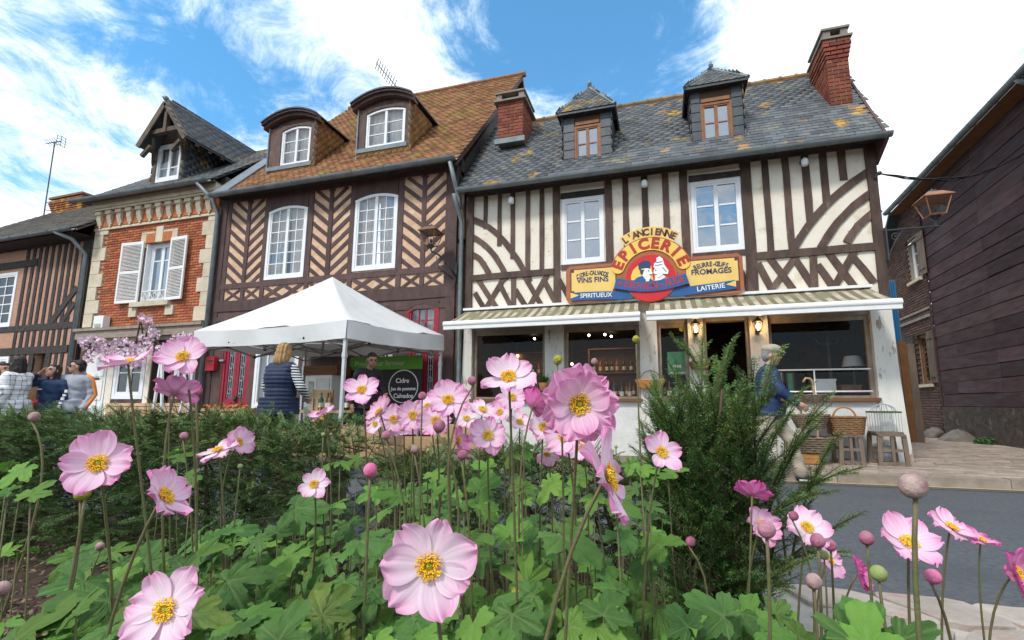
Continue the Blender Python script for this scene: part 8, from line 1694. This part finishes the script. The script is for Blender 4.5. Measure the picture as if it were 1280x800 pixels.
# buds and seed heads
def bud_mesh(mat, seed, sep):
    rr = random.Random(seed); bm = bmesh.new(); bmesh.ops.create_uvsphere(bm, u_segments=20, v_segments=14, radius=1)
    for v in bm.verts: a = math.atan2(v.co.y, v.co.x); a2 = a + v.co.z * .7; r_ = 1 + (.09 * (((a2 * sep / 6.2832) % 1) ** 2) - .05) * (1 - v.co.z ** 2) ** .5 + .035 * math.sin(a * 2 + seed) + rr.uniform(-.006, .006); v.co.x *= r_; v.co.y *= r_; v.co.z *= 1.0 + .08 * max(0, v.co.z)
    me = bpy.data.meshes.new('bud'); bm.to_mesh(me); bm.free(); me.polygons.foreach_set('use_smooth', [True] * len(me.polygons)); me.materials.append(MATS[mat]); return me
BUD = {m_: bud_mesh(m_, i, 3 if i < 4 else 11) for i, m_ in enumerate(('bud_pink', 'bud_pale', 'bud_green', 'bud_magenta', 'seed_yellow'))}
for (px, py, dia, mat, label, dx, back, bend) in (
 (1141, 608, 40, 'bud_pale', 'tallest fat anemone bud standing before the road with a thick stem', .03, .0, .2), (958, 662, 26, 'bud_pink', 'fat dusky pink bud in front of the pink anemone by the yew bush', -.03, .02, 0), (1022, 676, 22, 'bud_pink', 'left bud of the dark pair below the pale anemone before the road', -.01, .05, 0), (1038, 682, 18, 'bud_pink', 'right bud of the dark pair below the pale anemone before the road', .0, .05, 0), (1030, 694, 14, 'bud_green', 'small dark bud under the dark pair before the road', .0, .05, 0),
 (992, 645, 14, 'bud_pink', 'small pink bud at the left shoulder of the pale anemone before the road', .0, .1, .6), (1083, 673, 22, 'bud_pink', 'dusky bud left of the wide pink anemone in front of the road', .0, .02, 0), (1098, 717, 25, 'bud_green', 'pale green bud on a thick whitish stem at the lower right', .04, -.02, 0), (1017, 727, 24, 'bud_pale', 'pale purplish bud low in front of the yew bush edge', -.01, .0, 0), (1166, 721, 24, 'bud_magenta', 'dark magenta bud low before the road under the side-on anemones', -.02, .02, .5),
 (463, 588, 20, 'bud_magenta', 'bright magenta bud standing alone above the leaves, left of centre', .0, .02, 0), (528, 495, 11, 'bud_pink', 'tiny purple bud in front of the dense flower cluster', .0, .05, 0), (549, 533, 17, 'bud_pink', 'plum bud bent over the anemone at the right of the dense cluster', -.06, .05, .8), (483, 544, 12, 'bud_pink', 'small pink bud hanging under the left part of the dense cluster', .0, .1, .6), (519, 562, 12, 'bud_pale', 'small pale bud low under the middle of the dense cluster', .0, .1, .3),
 (578, 569, 14, 'bud_pink', 'rosy bud low in front of the low hedge, right of centre', .0, .1, .2), (590, 476, 12, 'bud_pink', 'small bud on a long bent stem in front of the white shop post', .08, .05, .8), (699, 675, 17, 'bud_pale', 'pale purple bud among the leaves right of the largest flower', -.01, .05, 0), (863, 677, 14, 'bud_pink', 'pink bud on an arching stem before the yew bush', -.1, .05, .9), (646, 744, 20, 'seed_yellow', 'yellow seed head low right of the largest flower', -.01, .02, 0),
 (103, 617, 24, 'seed_yellow', 'yellow-green seed head on two thick stems at the left', -.05, -.02, .2), (43, 521, 17, 'bud_pale', 'pale bud on an arched stem at the left edge over the hedge', -.08, .0, .9), (125, 683, 14, 'bud_pale', 'small pale bud by the big leaves at the lower left', .02, .03, .4), (230, 545, 12, 'bud_pink', 'small dusky bud below the rear-facing anemone on the left', .0, .1, .3), (246, 488, 16, 'bud_magenta', 'pink bud beside the rear-facing anemone left of the tent', .0, .05, .2), (215, 480, 9, 'seed_yellow', 'tiny yellow seed head above the rear-facing anemone on the left', .0, .1, .0),
 (346, 775, 12, 'bud_pale', 'tiny bud low left of the largest flower', .0, .03, 0), (570, 769, 15, 'bud_pale', 'small pale bud on a side stem below the largest flower', -.03, .0, .5), (697, 450, 13, 'seed_yellow', 'small green seed head in front of the second shop post', .0, .1, .1), (795, 424, 10, 'seed_yellow', 'tall dry seed head reaching up in front of the second shop window', .02, .05, .0), (743, 452, 9, 'bud_pale', 'small dry bud on a tilted stalk above the big double anemone', .06, .05, .2), (3, 736, 26, 'bud_pale', 'pale bud cut off by the lower left edge', .01, .0, .3), (823, 580, 0, None, '', 0, 0, 0)):
    if not mat: continue
    size = .0195 if dia > 15 else .014; d = FPX * size / dia * 1.08 * (1 + ((px - PCX) ** 2 + (py - PCY) ** 2) / FPX ** 2) ** .35; c = AT(px, py, d); b = base_under(c, dx, back); nm = 'seed_head' if mat == 'seed_yellow' else 'anemone_bud'; t = thing(nm, label, 'seed head' if mat == 'seed_yellow' else 'bud', tuple(b), 0, 'anemone seed heads' if mat == 'seed_yellow' else 'anemone buds'); r_ = size / 2; ax = (V((0, 0, 1)) + RGT * (bend * (1 if dx <= 0 else -1)) * .8).normalized(); q = V((0, 0, 1)).rotation_difference(ax).to_matrix().to_4x4()
    wpart('seed_ball' if mat == 'seed_yellow' else 'bud', BUD[mat], Matrix.Translation(c) @ q @ Matrix.Diagonal((r_ * 1.02, r_ * .98, r_, 1)), t); stem(t, c - ax * r_ * .9, V((0, 0, -1)) + RGT * (-.9 * bend * (1 if dx <= 0 else -1)) * -1 if bend else V((0, 0, -1)), b, .0013 if dia < 16 else .0019, .0026)
    if mat == 'seed_yellow' and px == 103: stem(t, c + V((.006, 0, -r_ * .8)), V((0, 0, -1)), b + RGT * .035, .0018, .0026)
# leaves
def leaf_mesh(mat, seed, lobes):
    rr = random.Random(seed); n = 84; rings = (.0, .22, .45, .68, .86, 1.0); v = [(0, 0, 0)]; vein = [1.0]; f = []; ph = rr.uniform(0, 6)
    def rad_(th):
        best = 0; rel = 9
        for (a, L_, w_) in lobes:
            dlt = abs(th - a); q = L_ * max(0.0, 1 - (dlt / w_) ** 1.7) ** .8
            if q > best: best = q; rel = dlt
        return max(best, .16), rel
    for ri, u in enumerate(rings[1:]):
        for k in range(n):
            th = -2.75 + 5.5 * k / (n - 1); r_, rel = rad_(th); tooth = (.10 * abs(((th * 3.6 + ph) % 1) - .5) * 2 + .05 * abs(((th * 7.2 + ph) % 1) - .5)) if u > .8 else 0; q = r_ * u * (1 - (tooth if u == 1 else tooth * .3) - .04 * (rr.random() if u == 1 else 0))
            vn = math.exp(-(rel * q / .016) ** 2) * .9 + .35 * max(0, math.sin(rel * 26 + q * 20)) ** 8
            z = -.16 * (q ** 2) + .11 * min(rel, .5) * u - .045 * math.cos(rel * 13) * q * u + .05 * math.sin(th * 2 + ph) * q + .016 * math.sin(q * 34 - rel * 18)
            v.append((q * math.sin(th), q * math.cos(th), z)); vein.append(min(1, vn))
    for k in range(n - 1): f.append((0, 1 + k + 1, 1 + k))
    for ri in range(len(rings) - 2):
        for k in range(n - 1): a = 1 + ri * n + k; b = a + n; f.append((a, a + 1, b + 1, b))
    me = bpy.data.meshes.new('leaf'); me.from_pydata(v, [], f); me.update(); add_attr(me, 'vein', vein); me.polygons.foreach_set('use_smooth', [True] * len(f)); me.materials.append(MATS[mat]); return me
for m_ in ('leaf_green', 'leaf_dark', 'leaf_lime'):
    t_ = MATS[m_].node_tree; n_ = t_.nodes; at = n_.new('ShaderNodeAttribute'); at.attribute_name = 'vein'; bs = n_['Principled BSDF']; src = bs.inputs['Base Color'].links[0].from_socket; mx = n_.new('ShaderNodeMix'); mx.data_type = 'RGBA'; mx.inputs['B'].default_value = (.20, .27, .10, 1); ml_ = n_.new('ShaderNodeMath'); ml_.operation = 'MULTIPLY'; ml_.inputs[1].default_value = .38; t_.links.new(at.outputs['Fac'], ml_.inputs[0]); t_.links.new(ml_.outputs[0], mx.inputs['Factor']); t_.links.new(src, mx.inputs['A']); t_.links.new(mx.outputs['Result'], bs.inputs['Base Color'])
LB = [[(0, 1.08, .70), (1.1, .84, .66), (-1.1, .88, .66), (2.0, .56, .75), (-2.0, .52, .75)], [(0, 1.12, .78), (1.25, .74, .80), (-1.25, .78, .80), (2.15, .5, .8), (-2.15, .54, .8)], [(0, 1.1, .58), (1.0, .82, .56), (-1.0, .86, .56), (1.85, .5, .7), (-1.85, .46, .7)], [(0, 1.1, 1.0), (1.45, .72, 1.0), (-1.45, .74, 1.0), (2.3, .66, .8), (-2.3, .66, .8)]]
LEAF = {m_: [leaf_mesh(m_, i * 7 + j, LB[j]) for j in range(4)] for i, m_ in enumerate(('leaf_green', 'leaf_dark', 'leaf_lime'))}
ZN = [('leafy anemone clump at the lower left by the bare soil', 90, 250), ('leafy anemone clump under the pale flower at the bottom left', 250, 350), ('leafy anemone clump left of the largest flower', 350, 450), ('leafy anemone clump directly behind the largest flower', 450, 560), ('leafy anemone clump right of the largest flower', 560, 660), ('leafy anemone clump below the long side-on flower', 660, 740), ('leafy anemone clump at the left foot of the yew bush', 740, 830), ('sparse anemone leaves at the foot of the yew bush', 900, 1010), ('broad anemone leaves in front of the road at the lower right', 1040, 1180), ('a few anemone leaves at the far left edge before the hedge', 0, 60)]
rl = random.Random(77); total = 0
def add_leaf(t, st_, px, py, z, size, mats):
    d = (CAMH - z) * FPX / max(20, py - 507); p = AT(px, py, d * 1.0); 
    if p.z < .2: return
    n = V((rl.uniform(-.55, .55), rl.uniform(-.7, .2) - .35, 1)).normalized(); a = rl.uniform(0, 6.28); m_ = rl.choice(mats); q = V((0, 0, 1)).rotation_difference(n).to_matrix().to_4x4(); s = size * rl.uniform(.75, 1.25)
    Mx = Matrix.Translation(p) @ q @ Matrix.Rotation(a, 4, 'Z') @ Matrix.Diagonal((s, s, s * rl.uniform(.8, 1.3), 1)); wpart('leaf', rl.choice(LEAF[m_]), Mx, t); bb = V((p.x + rl.uniform(-.06, .06), p.y + rl.uniform(-.02, .1), .1)); st_.tube([p, p + V((0, 0, -.05)) + (bb - p) * .15, (p + bb) / 2 + V((rl.uniform(-.02, .02), 0, .0)), bb], [.0010, .0012, .0014, .0016], 5)
for i, (lab, a, b) in enumerate(ZN):
    base = GR((a + b) / 2, 760, .1); t = thing('anemone_clump', lab, 'plant', tuple(base), 0, 'leafy anemone clumps'); st_ = MB()
    if i < 7:
        n = int((b - a) * .62)
        for _ in range(n):
            u = rl.random(); py = 592 + 225 * u ** .85
            if i == 0 and py < 690: py = rl.uniform(690, 815)
            if i == 1 and py < 660: py = rl.uniform(660, 815)
            if i == 2 and py < 625: py = rl.uniform(640, 815)
            px = rl.uniform(a, b); lo = py > 700; add_leaf(t, st_, px, py, rl.uniform(.60, .80) if not lo else rl.uniform(.48, .76), rl.uniform(.038, .062), ['leaf_green', 'leaf_dark'] if not lo else (['leaf_dark', 'leaf_green', 'leaf_dark', 'leaf_lime'] if i < 3 else ['leaf_dark', 'leaf_green', 'leaf_green']))
    elif i == 7:
        for px, py in ((912, 775), (935, 765), (925, 790), (960, 782), (900, 790), (985, 770), (1000, 790), (950, 795), (885, 770), (870, 790), (925, 758), (970, 760), (940, 780), (905, 762), (860, 775)): add_leaf(t, st_, px, py + 8, rl.uniform(.62, .74), .042, ['leaf_green', 'leaf_dark'])
    elif i == 8:
        for px, py, s in ((1100, 785, .05), (1125, 800, .05), (1062, 800, .035), (1085, 806, .045)): add_leaf(t, st_, px, py, .80, s, ['leaf_dark', 'leaf_green'])
    else:
        for px, py, s in ((12, 580, .05), (30, 586, .045), (22, 692, .04), (5, 694, .04), (38, 620, .03), (10, 615, .03), (40, 792, .045), (70, 780, .05), (95, 795, .055), (120, 770, .05), (20, 800, .05), (60, 805, .05), (105, 760, .04), (85, 745, .035), (5, 780, .04), (130, 740, .04)): add_leaf(t, st_, px, py, .87 if py < 640 else .72, s, ['leaf_green'])
    obj('leaf_stalks', st_, 'stem_green', t, smooth=True)['kind'] = 'stuff'
# taller leaf whorls on the flowering stems
t = thing('anemone_clump', 'small leaf whorls high on the flowering stems in the middle of the picture', 'plant', tuple(GR(560, 700, .1)), 0, 'leafy anemone clumps'); st_ = MB()
for px, py, z in ((425, 578, .87), (448, 572, .87), (410, 582, .86), (540, 596, .86), (562, 602, .86), (600, 612, .85), (612, 585, .87), (655, 560, .90), (640, 566, .89), (690, 605, .86), (720, 610, .86), (742, 622, .85), (788, 580, .89), (800, 588, .89), (812, 596, .88), (835, 590, .88), (205, 570, .88), (222, 572, .88), (240, 596, .87), (500, 620, .84), (470, 615, .84), (652, 610, .86), (770, 625, .86), (580, 630, .84)): add_leaf(t, st_, px, py, z, .04, ['leaf_green'])
obj('leaf_stalks', st_, 'stem_green', t, smooth=True)['kind'] = 'stuff'
# bare flowering stalks among the leaves
for (px0, py0, px1, d, lab) in ((404, 545, 428, .95, 'thin bare anemone stalk near the right end of the hedge'), (516, 560, 508, .9, 'thin bare stalk under the dense cluster, left one'), (535, 565, 545, 1.0, 'thin bare stalk under the dense cluster, right one'), (655, 560, 640, .95, 'thin bare stalk left of the big double anemone'), (770, 560, 776, 1.1, 'thin bare stalk between the side-on flower and the yew bush'), (640, 560, 655, 1.0, 'dark thin stalk above the leaves right of centre'), (300, 585, 268, .8, 'thin stalk in front of the hedge below the drooping flower')):
    c = AT(px0, py0, d); e = AT(px1, 790, d); t = thing('anemone_stalk', lab, 'stalk', (e.x, e.y, .1), 0, 'bare anemone stalks'); stem(t, c, V((0, 0, -1)), V((e.x, e.y, .1)), .0012, .0024); m = MB(); m.ball(tuple(c + V((0, 0, .003))), .0045, 7, 5); obj('tip', m, 'bud_green', t, smooth=True)
bpy.data.scenes.remove(TMP)
